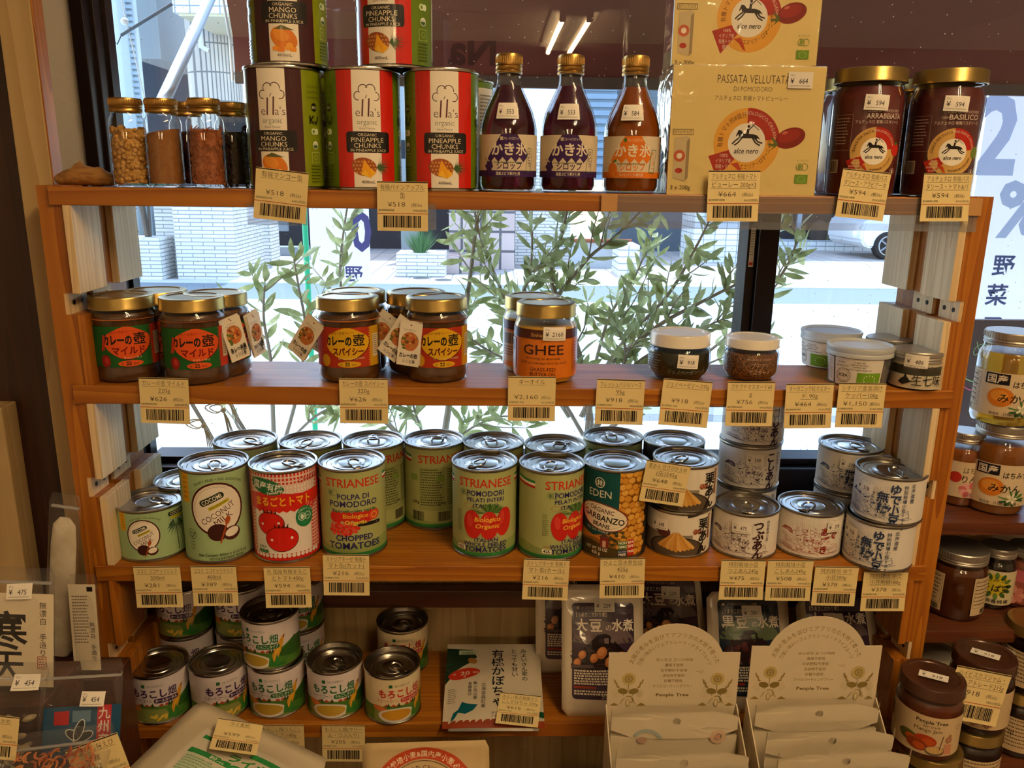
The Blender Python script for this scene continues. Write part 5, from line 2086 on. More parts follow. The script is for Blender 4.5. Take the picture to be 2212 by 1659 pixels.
def art_caper():
    a = Art()
    a.rrect(-26, 0, 28, 30, 1.5, 'e4ddd0')
    a.rrect(-40, 1, -28, 29, 1.5, 'ddd6c8').lines(-39, 26, -30, 9, 2.6, 1, '7a7468', 8)
    a.text('CERTIFICATO', -17, 20.6, 2.6, '4a463e', w=15).text('N. 0560', -18, 24.6, 2.4, '4a463e')
    a.ring(-15, 11, 7.6, 8.2, '5a564c', n=24).ring(-15, 11, 6, 6.3, '5a564c', n=20).text('ICEA', -15, 9.8, 4.6, '3a362e', w=10, b=.02)
    for i, t in enumerate(('IT BIO 006', 'AGRICOLTURA ITALIA', 'CAPPERI BIO', 'ingredienti: Capperi biologici, sale')):
        a.text(t, 2 - .6, 25.6 - i * 2.6, 2.2, '3a362e', w=(12, 18, 14, 26)[i], al='l' if False else 'c')
    a.rect(0, 1.4, 26, 15.6, '6f9a24')
    for i in range(12):
        t = i * math.pi / 6
        a.ell(13 + 6.5 * math.cos(t) + i * .1, 8.4 + 4.4 * math.sin(t), .6, .6, 'eef0d8', n=5)
    return a


def art_booklet():
    """recipe leaflet hung on the curry jars, 24 x 46, hole at the top"""
    a = Art()
    a.rect(-12, -46, 12, 0, 'ece2cc')
    a.text('かんたん!おいしい', -1, -9, 2.8, '6a5a48', w=14)
    a.ell(0, -20, 9.5, 10, 'b8743c')
    R = random.Random(1)
    for i in range(26):
        a.ell(R.uniform(-7, 7), -20 + R.uniform(-8, 7), R.uniform(1, 2.4), R.uniform(.8, 1.6), ('8a3f1c', 'd9a05a', '5a6a2a', 'c8602c')[i % 4], n=8)
    a.text('カレーの壺', 0, -37, 5.6, BLK, w=20, b=.03)
    a.text('レシピ集', 1, -42.6, 4.2, BLK, w=14)
    a.ell(0, -2.6, .9, .9, '9a5a34', n=10)
    return a


def art_flour():
    a = Art()
    G = '2c8a44'
    a.rect(-52, -60, 52, 60, 'd9ceb8')
    a.rect(-44, -14, -2, 16, 'b9c8a8')
    a.lines(-44, 12, 0, 16, 3.6, 1.5, '7f9a78', 7)
    a.rect(-46, 18, 46, 26, G)
    a.text('粉末・600g', -4, 19.6, 6, 'e9ecd8', w=40, b=.02)
    a.text('ライカ', 10, 29, 14, G, w=44, b=.03)
    a.rect(6, 44, 46, 52, G)
    a.rect(-46, 44, -20, 50, G)
    a.rect(-46, -24, 46, -19, G)
    return a


def art_crumbs():
    a = Art()
    a.ring(0, -32, 58, 72, 'b5421f', 30, 150, 40)
    a.arc('有機栽培小麦&国内産小麦粉使用', 0, -32, 61, 88, 8.4, 'e9d2ac', b=.02, sx=1.0)
    a.ring(0, -32, 55.6, 56.4, '5a3a20', 30, 150, 40)
    a.arc('BREAD CRUMBS', 0, -32, 45, 90, 9, '5a3a20', sx=.86)
    a.ring(0, -32, 41, 41.6, '5a3a20', 30, 150, 40)
    a.text('パン粉', 0, -2, 11, '5a3a20', w=40)
    return a
# ------------------------------------------------------------------ goods: builders
PROTO = {}


def face(loc, rz=0.0):
    """turn about z that shows the front to the aisle where the camera stands, plus rz degrees"""
    return math.radians(rz) - math.atan2(loc[0] - CAMP.x, loc[1] - CAMP.y)


def pose(o, p, right, up):
    """stand a thing with its own x along right and z along up (mm, world)"""
    x = Vector(right).normalized()
    z = Vector(up)
    z = (z - x * z.dot(x)).normalized()
    y = z.cross(x)
    M = Matrix.Identity(4)
    for i in range(3):
        M[i][0], M[i][1], M[i][2] = x[i], y[i], z[i]
        M[i][3] = m3(*p)[i]
    o.matrix_world = M
    return o


def add_sticker(t, price, fn, dx, dy, rot=0.0, w=20, h=13.5):
    me = sticker(price, w, h).mesh(shift_fn(fn, dx, dy, rot), PAPER, 'price_sticker', sx=3, sy=4, off=1.5)
    return link('price_sticker', me, t)


def pull_tab(R, z, rot):
    f = BM()
    y0 = -R * .56
    tube(f, [(6.6 * math.cos(a), y0 + 13 + 8.4 * math.sin(a), 1.8 + 1.6 * math.sin(a)) for a in [i * math.pi / 9 for i in range(18)]], 1.25, 7, closed=True)
    box(f, -5.5, 5.5, y0 - 3.4, y0 + 7, .4, 1.8, .6)
    lathe(f, [(2.6, .4), (2.6, 2.3), (1.8, 2.7), (0, 2.7)], 14, cy=y0)
    bmesh.ops.rotate(f, verts=f.verts, matrix=Matrix.Rotation(math.radians(rot), 3, 'Z'))
    bmesh.ops.translate(f, verts=f.verts, vec=(0, 0, z * K))
    return f


def can(kind, loc, rz=0, label='', group=None, price=None, sp=(0, 0, 0)):
    """steel can: R radius, H height, art, tab angle (None: plain end), depth of the recessed end"""
    R, H, art, tab, deep, pm = CANS[kind]
    if kind in PROTO:
        t = copy_tree(PROTO[kind], loc, face(loc, rz), label, skip=('price_sticker',))
    else:
        t = thing('food_can', label, 'can', loc, face(loc, rz), group)
        f = BM()
        lathe(f, [(R - 2.4, 1.6), (R - 1.6, 0), (R - .2, 0), (R + .5, .8), (R + .5, 2.2), (R - .9, 3.2), (R - .9, H - 3.4), (R + .5, H - 2.6), (R + .7, H - 1), (R + .3, H), (R - 1.2, H), (R - 1.9, H - .6), (R - 2.1, H - deep)], 64)
        part('can_body', f, STEEL if pm is not PAPER else STEEL_D, t)
        f = BM()
        r = R - 2.1
        z = H - deep
        lathe(f, [(r, z), (r - 1.6, z - .9), (r - 2.8, z + .2), (r * .82, z + .1), (r * .8, z - .7), (r * .66, z - .7), (r * .64, z), (r * .46, z), (r * .44, z + .5), (r * .4, z), (0, z)], 64)
        l = part('lid', f, STEEL, t)
        if tab is not None:
            part('pull_tab', pull_tab(R, z, tab), STEEL, l)
        me = art().mesh(round_fn(R, 3.4), pm, 'label', sx=3.0, off=-.35)
        link('label', me, t)
        PROTO[kind] = t
    if group:
        t['group'] = group
    elif 'group' in t:
        del t['group']
    if price:
        add_sticker(t, price, round_fn(R), *sp)
    return t


CANS = {
    'mango': (37.2, 115, lambda: art_ella('mango', 108.2), 40, 4, GLOSS),
    'pine': (37.2, 115, lambda: art_ella('pine', 108.2), 40, 4, GLOSS),
    'coco4': (37.2, 108, lambda: art_cocomi(101.2, True), 10, 4, PAPER),
    'coco2': (37.2, 61, lambda: art_cocomi(54.2, False), 60, 4, PAPER),
    'peeled': (37.2, 108, lambda: art_peeled(101.2), 70, 5, GLOSS),
    'chop': (37.2, 106, lambda: art_stria(99.2, 'chop'), 20, 4, PAPER),
    'whole': (37.2, 106, lambda: art_stria(99.2, 'whole'), -50, 4, PAPER),
    'eden': (37.2, 108, lambda: art_eden(101.2), None, 3.4, PAPER),
    'kuri': (37.2, 55, lambda: art_kuri(48.2), -50, 4, PAPER),
    'tsubu': (37.2, 55, lambda: art_azuki(48.2, '3a1a1a', [(26, 44, 11.5, 12, 'つぶあん')], [(38, 44, 4, '特別栽培小豆')]), 20, 3.4, PAPER),
    'koshi': (37.2, 55, lambda: art_azuki(48.2, '2f1f3c', [(26, 44, 11.5, 12, 'こしあん')], [(38, 44, 4, '特別栽培小豆')]), 20, 3.4, PAPER),
    'yude': (37.2, 55, lambda: art_azuki(48.2, '8f2f1f', [(28, 44, 12, 11, 'ゆで'), (18, 36, 11, 10, 'あずき')]), -20, 3.4, PAPER),
    'muto': (37.2, 55, lambda: art_azuki(48.2, '2a3a5c', [(20, 44, 11.5, 11.5, 'ゆで小豆'), (8, 34, 13, 12, '無糖')], [(31, 44, 5, '特別栽培小豆100%'), (39, 46, 5.4, '北海道産')]), 60, 3.4, PAPER),
    'corn_w': (33, 63, lambda: art_corn(56.2, 'whole'), None, 3.4, GLOSS),
    'corn_s': (33, 63, lambda: art_corn(56.2, 'strain'), 35, 8, GLOSS),
    'corn_c': (33, 63, lambda: art_corn(56.2, 'cream'), 35, 8, GLOSS),
}


def food(name, col, rough=.5, **kw):
    return mat(name, col, rough, coat=.1, **kw)


def jar(kind, loc, rz=0, label='', group=None, price=None, sp=(0, 0, 0), cat='jar', name='glass_jar'):
    """glass jar: outer profile, fill height, contents material, lid (radius, z0, z1, material, style), label (art, z0)"""
    J = JARS[kind]
    prof = interp(J['prof'])
    R = J['R']
    if kind in PROTO:
        t = copy_tree(PROTO[kind], loc, face(loc, rz), label, skip=('price_sticker',))
    else:
        t = thing(name, label, cat, loc, face(loc, rz), group)
        f = BM()
        P = J['prof']
        lathe(f, [(0, .6), (P[0][0] - 3, .8)] + P + [(P[-1][0] - 2, P[-1][1])], 64)
        part('glass' if not J.get('tub') else 'tub', f, J.get('wall', GLASS), t)
        f = BM()
        top = J['fill']
        pts = [(0, 2.4)] + [(max(r - 1.5, 1), max(z, 2.4)) for r, z in P if z < top - 1] + [(prof(top) - 1.5, top), (0, top)]
        lathe(f, pts, 56)
        part('contents', f, J['mat'], t)
        if J.get('lid'):
            lr, z0, z1, lm, style = J['lid']
            f = BM()
            if style == 'twist':
                q = [(lr - 1.2, z0), (lr + .5, z0 + .4), (lr + .6, z0 + 1.4), (lr, z0 + 2.4), (lr, z1 - 2), (lr - .8, z1 - .5), (lr - 2.4, z1), (lr * .8, z1), (lr * .77, z1 - 1), (0, z1 - .8)]
            elif style == 'screw':
                q = [(lr - 1, z0), (lr, z0 + .3), (lr, z0 + 2), (lr - .9, z0 + 2.9), (lr - .9, z0 + 3.6), (lr + .2, z0 + 4.4), (lr - .7, z0 + 5.6), (lr - .7, z0 + 6.4), (lr, z0 + 7.2), (lr, z1 - 1.2), (lr - 1, z1), (0, z1)]
            else:
                q = [(lr - 1, z0), (lr, z0 + .4), (lr, z0 + 4), (lr - .6, z0 + 4.8), (lr + .6, z1 - 2), (lr, z1 - .6), (lr - 2, z1), (lr - 3, z1 - 2.6), (0, z1 - 2.6)]
            lathe(f, q, 64)
            if style == 'screw':      # knurled band
                for i in range(56):
                    a = 2 * math.pi * i / 56
                    tube(f, [((lr + .1) * math.cos(a), (lr + .1) * math.sin(a), z0 + 7.6), ((lr + .1) * math.cos(a), (lr + .1) * math.sin(a), z1 - 1.4)], .45, 4)
            part('lid', f, lm, t)
        for fa in (J['art'] if isinstance(J.get('art'), tuple) else (J['art'],) if J.get('art') else ()):
            me = fa().mesh(round_fn(R, J['z0'], prof), J.get('ink', PAPER), 'label', sx=3.0, sy=J.get('sy'), off=.3)
            link('label', me, t)
        PROTO[kind] = t
    if group:
        t['group'] = group
    elif 'group' in t:
        del t['group']
    if price:
        add_sticker(t, price, round_fn(R, 0, prof) if kind != 'shichimi' else round_fn(25.7), *sp)
    return t


CURRY = mat('curry_paste', '46280f', .35, coat=.3, noise=((160, 160, 160), '5e3a1a', .35, .7))
CJ = dict(R=33.4, prof=[(29, 0), (32, 1.2), (33.4, 6), (33.4, 12), (32.8, 14), (32.8, 64), (33.4, 67), (33, 71), (30, 75), (30, 80)], fill=73, mat=CURRY, lid=(33, 76.5, 90, GOLD_L, 'twist'), z0=18)
JARS = {
    'mild': dict(CJ, art=lambda: Art().put(art_curry('mild'), 0, 0, .82)),
    'spicy': dict(CJ, art=lambda: Art().put(art_curry('spicy'), 0, 0, .82)),
    'ghee': dict(R=34, prof=[(26, 0), (31, 2), (34, 8), (34, 58), (33.4, 62), (31, 67), (30.6, 72)], fill=62, mat=food('ghee_fat', 'd8a62c', .35), lid=(32, 71, 85.5, GOLD_L, 'twist'), art=art_ghee, z0=8, ink=GLOSS),
    'pesto': dict(R=34, prof=[(24, 0), (27, 1), (28, 4), (31, 7), (34, 13), (34, 31), (33, 34.5), (30.5, 37), (30.5, 40)], fill=33, mat=food('green_pesto', '12160a', .4, noise=((300, 300, 300), '2a3016', .4, .7)), lid=(32.4, 38, 52, WHITELID, 'twist'),
                  art=lambda: art_lines(60, 30, [('ジェノベーゼソース', 2, 5.6, 44, 10)], [(-44, 20, -20, 7, 3, 1)], '8f968a'), z0=9, ink=INK),
    'mustard': dict(R=30, prof=[(22, 0), (25, 1), (26, 4), (29, 7), (30, 12), (30, 29), (29, 32), (27, 34), (27, 37)], fill=31, mat=food('mustard_seed', '4a2a14', .5, noise=((520, 520, 520), '8a5a2c', .42, .6), bump=(420, .8)), lid=(29, 36, 47, WHITELID, 'twist'),
                    art=lambda: art_lines(60, 30, [('mustard seed', 17, 4.4, 26, 9), ('プチプチ', 9, 6.4, 20, 11), ('マスタード', 2, 6.4, 25, 11)], [], 'b8a088'), z0=8, ink=INK),
    'caper': dict(R=33, prof=[(28, 0), (29.5, 1), (33, 34), (33.6, 36)], fill=33, mat=food('capers', '4a4030', .6, noise=((150, 150, 150), '7a6a50', .4, .65), bump=(150, .8)), lid=(34.4, 32, 43.5, CLEARLID, 'tub'), art=art_caper, z0=1.6, tub=True, wall=thin_glass('tub_plastic', (.9, .9, .88), .2, 1.4, haze=.12), name='x'),
    'shichimi': dict(R=27, prof=[(23, 0), (25.6, 1), (27, 4), (27, 26), (25.6, 29), (24, 31)], fill=26, mat=food('seven_spice', '2c2a14', .5), lid=(25.6, 29, 41, SILVERLID, 'screw'), art=art_shichimi, z0=2.4),
    'arrabbiata': dict(R=35, prof=[(29, 0), (32.5, 1.5), (34, 6), (35, 30), (35, 92), (34.4, 98), (32, 104), (31.5, 110)], fill=106, mat=mat('red_sauce', '560b06', .6), lid=(34.6, 110, 124, GOLD_L, 'twist'), art=lambda: art_alce('a'), z0=19, ink=INK),
    'basilico': dict(R=35, prof=[(29, 0), (32.5, 1.5), (34, 6), (35, 30), (35, 92), (34.4, 98), (32, 104), (31.5, 110)], fill=106, mat=mat('dark_red_sauce', '4c0a06', .6), lid=(34.6, 110, 124, GOLD_L, 'twist'), art=lambda: art_alce('b'), z0=19, ink=INK),
    'honey': dict(R=34, prof=[(28, 0), (32, 2), (34, 8), (34, 78), (33, 86), (29.6, 92), (29.6, 100)], fill=88, mat=mat('honey', 'c8942e', .15, trans=.5, coat=.3), lid=(31, 97, 112, SILVERLID, 'screw'), art=art_honey, z0=14),
    'honey_dark': dict(R=34, prof=[(28, 0), (32, 2), (34, 8), (34, 78), (33, 86), (29.6, 92), (29.6, 100)], fill=88, mat=mat('honey_amber', '9a5a22', .2, trans=.3, coat=.3), lid=(31, 97, 112, SILVERLID, 'screw'), art=art_honey, z0=14),
    'whitelid': dict(R=30, prof=[(24, 0), (28, 2), (30, 7), (30, 76), (28, 82), (26.6, 86), (26.6, 92)], fill=78, mat=food('dark_filling', '1a120d', .4), lid=(29, 89, 104, WHITELID, 'twist')),
    'apple': dict(R=23, prof=[(18, 0), (21, 1.5), (23, 6), (23, 66), (22, 72), (19, 78), (19, 84)], fill=74, mat=mat('apple_honey', 'a05a2a', .2, trans=.3, coat=.3), lid=(20.4, 82, 95, SILVERLID, 'screw'), art=lambda: art_jar_small('apple'), z0=14),
    'back_honey': dict(R=34, prof=[(28, 0), (32, 2), (34, 8), (34, 60), (33, 66), (29.6, 71), (29.6, 76)], fill=68, mat=mat('brown_honey', '5a2c12', .2, trans=.2, coat=.3), lid=(31.4, 73, 88, SILVERLID, 'screw'), art=(lambda: art_side_labels(-44, -15), lambda: art_side_labels(19, 48)), z0=10),
    'soba': dict(R=23, prof=[(18, 0), (21, 1.5), (23, 6), (23, 58), (22, 62), (19, 67), (19, 72)], fill=64, mat=food('soba_honey', '140b08', .25), lid=(20.4, 70, 82, SILVERLID, 'screw'), art=lambda: art_jar_small('soba'), z0=9),
    'pink': dict(R=23, prof=[(18, 0), (21, 1.5), (23, 6), (23, 58), (22, 62), (19, 67), (19, 72)], fill=64, mat=food('pink_honey', '7a3a28', .3), lid=(20.4, 70, 82, SILVERLID, 'screw'), art=lambda: art_jar_small('pink'), z0=9),
    'mangojam': dict(R=33, prof=[(27, 0), (31, 2), (33, 8), (33, 62), (32, 67), (29.6, 71), (29.6, 75)], fill=69, mat=food('mango_jam_fill', '5a2410', .35), lid=(32.4, 74, 88, BROWNLID, 'twist'), art=lambda: art_jam('mango'), z0=11),
    'hibiscus': dict(R=33, prof=[(27, 0), (31, 2), (33, 8), (33, 62), (32, 67), (29.6, 71), (29.6, 75)], fill=69, mat=food('hibiscus_fill', '1f0d0c', .35), lid=(32.4, 74, 88, BROWNLID, 'twist'), art=lambda: art_jam('hibiscus'), z0=11),
    'plainjam': dict(R=33, prof=[(27, 0), (31, 2), (33, 8), (33, 62), (32, 67), (29.6, 71), (29.6, 75)], fill=69, mat=food('dark_jam_fill', '1c0d0a', .35), lid=(32.4, 74, 88, GOLD_L, 'twist'), art=lambda: art_jam('plain'), z0=11),
}


def bottle(kind, loc, label, price, group):
    P = [(23, 0), (26.4, 1.2), (28.5, 7), (28.5, 60), (27.6, 66), (24, 78), (16, 95), (12.4, 103), (11.8, 107), (11.8, 114)]
    prof = interp(P)
    if kind in PROTO:
        t = copy_tree(PROTO[kind], loc, face(loc), label)
        t['group'] = group
        return t
    t = thing('syrup_bottle', label, 'bottle', loc, face(loc), group)
    f = BM(); lathe(f, [(0, .6), (20, .8)] + P, 64); part('glass', f, GLASS, t)
    f = BM(); lathe(f, [(0, 2.6)] + [(max(r - 1.6, 1), max(z, 2.6)) for r, z in P if z < 101] + [(prof(102) - 1.6, 102), (0, 102)], 56)
    part('syrup', f, mat('syrup_' + kind, '4a0a18' if kind == 'grape' else '8c4408', .12, trans=.6 if kind == 'grape' else .22, coat=.3), t)
    f = BM()
    lathe(f, [(11.6, 113), (13.2, 113.4), (13.4, 115), (12.6, 116), (13.2, 117), (13.2, 119.6), (12.4, 120.4), (13.2, 121.2), (13.4, 128.6), (12.6, 131), (10, 132), (0, 132)], 48)
    for i in range(44):
        a = 2 * math.pi * i / 44
        tube(f, [(13.4 * math.cos(a), 13.4 * math.sin(a), 122.6), (13.3 * math.cos(a), 13.3 * math.sin(a), 128.6)], .4, 4)
    part('cap', f, GOLD, t)
    me = art_syrup(kind).mesh(round_fn(28.5, 15, prof), PAPER, 'label', sx=3, off=.3)
    link('label', me, t)
    add_sticker(t, price, round_fn(28.5, 0, prof), -1, 77, w=23, h=15)
    PROTO[kind] = t
    return t


def tagcard(tl, tr, Y, rows, price, code, net, label, flip=0.0, on=None):
    """price card seen with its top corners at tl, tr, hanging in the plane Y, or stuck on a pouch"""
    if on:
        o, gap = on
        M0 = o.matrix_world
        n = -Vector([M0[i][1] for i in range(3)])
        p0 = Vector([M0[i][3] * 1000 for i in range(3)]) + n * gap
        p0.z -= HZ
        A, B = on_plane(*tl, p0, n), on_plane(*tr, p0, n)
    else:
        A, B = on_y(*tl, Y), on_y(*tr, Y)
    d = B - A
    k = d.length / 50
    t = thing('price_tag', label, 'price tag', (A.x, A.y, A.z))
    M = (A + B) / 2
    pose(t, M, d, Vector((0, flip, 1)) if not on else Vector([M0[i][2] for i in range(3)]))
    cv = lambda y: -2.2 * (y / 48) ** 2
    f = BM()
    n = 8
    rows_ = []
    for i in range(n + 1):
        y = -48 * k * i / n
        rows_.append([vt(f, -25 * k, cv(y), y), vt(f, 25 * k, cv(y), y), vt(f, 25 * k, cv(y) + .35, y), vt(f, -25 * k, cv(y) + .35, y)])
    for a, b in zip(rows_, rows_[1:]):
        for i in range(4):
            f.faces.new((a[i], a[(i + 1) % 4], b[(i + 1) % 4], b[i]))
    f.faces.new(rows_[0]); f.faces.new(rows_[-1][::-1])
    part('card', f, CARDM, t, False)
    fn = lambda x, y: ((x * k, cv(y * k), y * k), (0, -1, 0))
    me = price_card(rows, price, code, net, sum(map(ord, code))).mesh(fn, PAPER, 'printing', sy=6, off=.06, lay=.03)
    link('printing', me, t)
    return t


CARDM = mat('tag_card', 'e0cd92', .7)


def at_y(px, py, Y, z):
    p = on_y(px, py, Y)
    return (p.x, Y, z)


def xyz(v, z):
    return (v.x, v.y, z)


# ------------------------------------------------------------------ top shelf
def ginger():
    p = on_y(186, 392, 50)
    f = BM()
    for x, y, z, rx, ry, rz in ((-10, 0, 9, 17, 11, 9), (10, 2, 9, 15, 12, 9.5), (0, 0, 11, 15, 11, 10), (-22, -2, 7, 9, 8, 6.4), (22, 2, 7.5, 9, 8, 7.4), (-6, -2, 18, 6, 5, 5), (-4, 0, 23, 2.4, 2.2, 3), (14, 0, 16, 6, 5, 4)):
        ball(f, (x, y, z), rx, ry, rz, 16, 10)
    o = solo('ginger_root', f, mat('ginger_skin', 'a5763a', .75, noise=((90, 90, 260), '6d4822', .42, .75), bump=(140, .6)), 'knobbly dried ginger root at the left end of the top shelf', 'root', (p.x, 50, Z1), smooth='all')
    m = o.modifiers.new('skin', 'REMESH')
    m.mode = 'VOXEL'
    m.voxel_size = .0016
    m.use_smooth_shade = True
    m2 = o.modifiers.new('soft', 'SMOOTH')
    m2.iterations = 6


ginger()


def spice(px, py, Y, kind, label):
    t = thing('spice_jar', label, 'spice jar', at_y(px, py, Y, Z1), 0)
    R = random.Random(px)
    P = [(15, 0), (17, 1), (17.5, 4), (17.5, 62), (16.5, 66), (14.6, 69), (14.6, 74)]
    f = BM(); lathe(f, [(0, 2.5), (13, 2.4)] + P, 40); part('glass', f, GLASS, t)
    f = BM(); lathe(f, [(15.0, 72), (15.4, 72.4), (15.4, 74.6), (14.8, 75.4), (15.4, 76.4), (14.9, 77.4), (15.5, 78.4), (15.6, 83.6), (15, 85), (0, 85)], 44)
    for i in range(52):
        a = 2 * math.pi * i / 52
        tube(f, [(15.5 * math.cos(a), 15.5 * math.sin(a), 79.4), (15.5 * math.cos(a), 15.5 * math.sin(a), 83.4)], .42, 4)
    part('cap', f, GOLD, t)
    f = BM()
    cols = {'coriander': 'b07f35', 'powder': '8a5520', 'flakes': '8f4a22', 'cloves': '1a110d', 'red': '4a1410'}
    m = mat('spice_' + kind, cols[kind], .8, noise=((200, 200, 200), {'coriander': 'cf9e52', 'powder': '94602a', 'flakes': 'a86032', 'cloves': '2c1d16', 'red': '6a2018'}[kind], .4, .6))
    if kind == 'powder':
        n = 36
        rings = [[vt(f, 15.8 * math.cos(2 * math.pi * i / n), 15.8 * math.sin(2 * math.pi * i / n), z if z < 40 else z + 3 * math.cos(2 * math.pi * i / n)) for i in range(n)] for z in (4, 54)]
        for i in range(n):
            f.faces.new((rings[0][i], rings[0][(i + 1) % n], rings[1][(i + 1) % n], rings[1][i]))
        f.faces.new(rings[0][::-1]); f.faces.new(rings[1])
    else:
        lathe(f, [(0, 4), (14, 4), (14, 56), (0, 57)], 24)
        for i in range({'coriander': 330, 'flakes': 520, 'cloves': 150, 'red': 200}[kind]):
            a = R.random() * 6.283
            z = R.uniform(5, 58 if kind != 'red' else 40)
            r = R.uniform(13.6, 15)
            c = Vector((r * math.cos(a), r * math.sin(a), z))
            if kind in ('coriander', 'red'):
                ball(f, c, R.uniform(2.0, 2.7), None, None, 9, 6)
            else:
                d = Vector((-math.sin(a) * R.uniform(-1, 1), math.cos(a) * R.uniform(-1, 1), R.uniform(-1, 1))).normalized() * (4 if kind == 'flakes' else 6)
                q = c + d
                k = min(1, 15.8 / max(1e-3, math.hypot(q.x, q.y)))
                q = Vector((q.x * k, q.y * k, min(q.z, 62)))
                tube(f, [c, (c + q) / 2 + Vector((0, 0, .6)), q], .5 if kind == 'flakes' else 1.1, 4)
                if kind == 'cloves':
                    ball(f, q, 1.9, None, None, 6, 5)
    c = part('contents', f, m, t)
    c['kind'] = 'stuff'
    return t


spice(279, 310, 34, 'coriander', 'small spice jar of whole coriander seeds, first beside the ginger')
spice(355, 310, 34, 'powder', 'small spice jar of smooth brown powder, next to the coriander jar')
spice(446, 310, 24, 'flakes', 'small spice jar of reddish shredded flakes in front of the clove jar')
spice(408, 320, 72, 'red', 'small spice jar of dark red grains, half hidden behind the powder and flake jars')
spice(505, 320, 66, 'cloves', 'small spice jar of black cloves beside the mango can')

HC = 115
can('mango', at_y(617, 285, 36, Z1), -19, 'maroon and green mango chunks can standing beside the spice jars')
can('mango', at_y(623, 70, 38, Z1 + HC), -7, 'maroon and green mango chunks can stacked on the other mango can')
can('pine', at_y(786, 285, 38, Z1), 5, 'red and green pineapple chunks can standing next to the mango can')
can('pine', at_y(954, 285, 38, Z1), 5, 'red and green pineapple chunks can standing beside the first grape syrup bottle')
can('pine', at_y(853, 75, 44, Z1 + HC), -21, 'red and green pineapple chunks can stacked across the two lower pineapple cans')
can('mango', at_y(722, 300, 113, Z1), 60, 'dark can in the gap behind the mango and pineapple cans')
can('pine', at_y(992, 300, 113, Z1), -62, 'can with its white back panel showing behind the rightmost pineapple can')

G = 'grape syrup bottles on the top shelf'
bottle('grape', at_y(1098, 300, 31, Z1), 'dark grape shaved-ice syrup bottle with a purple label, beside the pineapple can', '553', G)
bottle('grape', at_y(1229, 300, 31, Z1), 'dark grape shaved-ice syrup bottle with a purple label, between grape and orange bottles', '553', G)
bottle('mangosyrup', at_y(1366, 300, 31, Z1), 'orange mango shaved-ice syrup bottle beside the yellow carton', '584', 'fruit syrup bottles on the top shelf')


def carton(px, Y, z, label, front=True, dx=0):
    w, h, d = 148, 121, 44
    if 'carton' in PROTO:
        t = copy_tree(PROTO['carton'], at_y(px, 300, Y, z), 0, label, skip=('price_sticker',))
    else:
        t = thing('passata_carton', label, 'carton', at_y(px, 300, Y, z), 0)
        f = BM(); box(f, -w / 2, w / 2, 0, d, 0, h, .8); part('box', f, mat('carton_yellow', 'c9a658', .4), t, False)
        f = BM(); box(f, -w / 2 - .8, w / 2 + .8, -1.6, d + .8, .2, h + .8, 1.5)
        part('shrink_wrap', f, WRAP, t, False)
        link('printing', art_passata(w, h).mesh(flat_fn(0, 0), GLOSS, 'printing', off=.1, lay=.02), t)
        f = BM(); box(f, -w / 2 - .2, -w / 2, 4, d - 4, 20, 90); part('side_print', f, mat('side_print', '8a3a1c', .5), t, False)
    PROTO.setdefault('carton', t)
    if front:
        add_sticker(t, '664', flat_fn(0, 0), w / 2 - 25, h - 12.5, w=24, h=15)
    return t


WRAP = thin_glass('shrink_film', (1, 1, 1), .09, 2.0, crumple=(20, .7))
carton(1609, 3, Z1, 'yellow tomato passata carton with a price sticker, in front on the top shelf')
c1 = carton(1588, 52, Z1, 'yellow passata carton standing behind the front one, its left edge showing', False)
carton(1594, 53, Z1 + 122.4, 'yellow passata carton stacked on the rear carton, cut off by the picture top', False)

SJ = 'red sauce jars on the top shelf'
jar('arrabbiata', at_y(1868, 290, 42, Z1), 16, 'dark red arrabbiata sauce jar beside the yellow carton', None, '594', (-2, 90, -3, 22, 14.5), 'sauce jar')
jar('basilico', at_y(2037, 290, 42, Z1), 17, 'dark red basil sauce jar at the right end of the top shelf', None, '594', (-2, 90, -3, 22, 14.5), 'sauce jar')
jar('arrabbiata', at_y(1838, 300, 118, Z1), 40, 'sauce jar half hidden behind the arrabbiata jar by the carton', None, cat='sauce jar')
jar('basilico', at_y(1990, 300, 118, Z1), 40, 'sauce jar half hidden in the gap between the two front sauce jars', None, cat='sauce jar')

tagcard((553, 360), (667, 374), -5, ['有機マンゴー缶'], '518', '4240002500', '480', 'tilted cream price tag reading 518 yen below the mango can')
tagcard((814, 391), (924, 393), -5, ['有機パインアップル', '缶'], '518', '4240002900', '480', 'cream price tag reading 518 yen below the pineapple cans')
tagcard((1531, 368), (1643, 368), -5, ['アルチェネロ 有機トマト', 'ピューレー 200g×3'], '664', '4230001200', '615', 'cream price tag reading 664 yen in front of the yellow carton')
tagcard((1822, 363), (1926, 374), -5, ['アルチェネロ 有機パス', 'タソース・アラビアータ'], '594', '4230001400', '550', 'tilted cream price tag reading 594 yen below the arrabbiata jar')
tagcard((1997, 374), (2102, 374), -5, ['アルチェネロ 有機パス', 'タソース・トマト&バ'], '594', '4230001300', '550', 'cream price tag reading 594 yen below the basil jar')


def strip(pl, pr, zt, zb, label, tapes=()):
    A, B = on_y(pl[0], pl[1], -2), on_y(pr[0], pr[1], -2)
    t = thing('price_strip', label, 'price strip', ((A.x + B.x) / 2, -2, zb))
    w = (B.x - A.x) / 2
    f = BM(); box(f, -w, w, 0, 1.2, 0, zt - zb); box(f, -w, w, -.6, 1.2, 0, 7)
    part('strip', f, FROST, t, False)
    for px in tapes:
        x = on_y(px, 440, -2).x - (A.x + B.x) / 2
        f = BM(); box(f, x - 8, x + 8, -1.1, -.8, zt - zb - 16, zt - zb + 1)
        part('tape', f, mat('paper_tape', 'b98a54', .5), t, False)
    return t


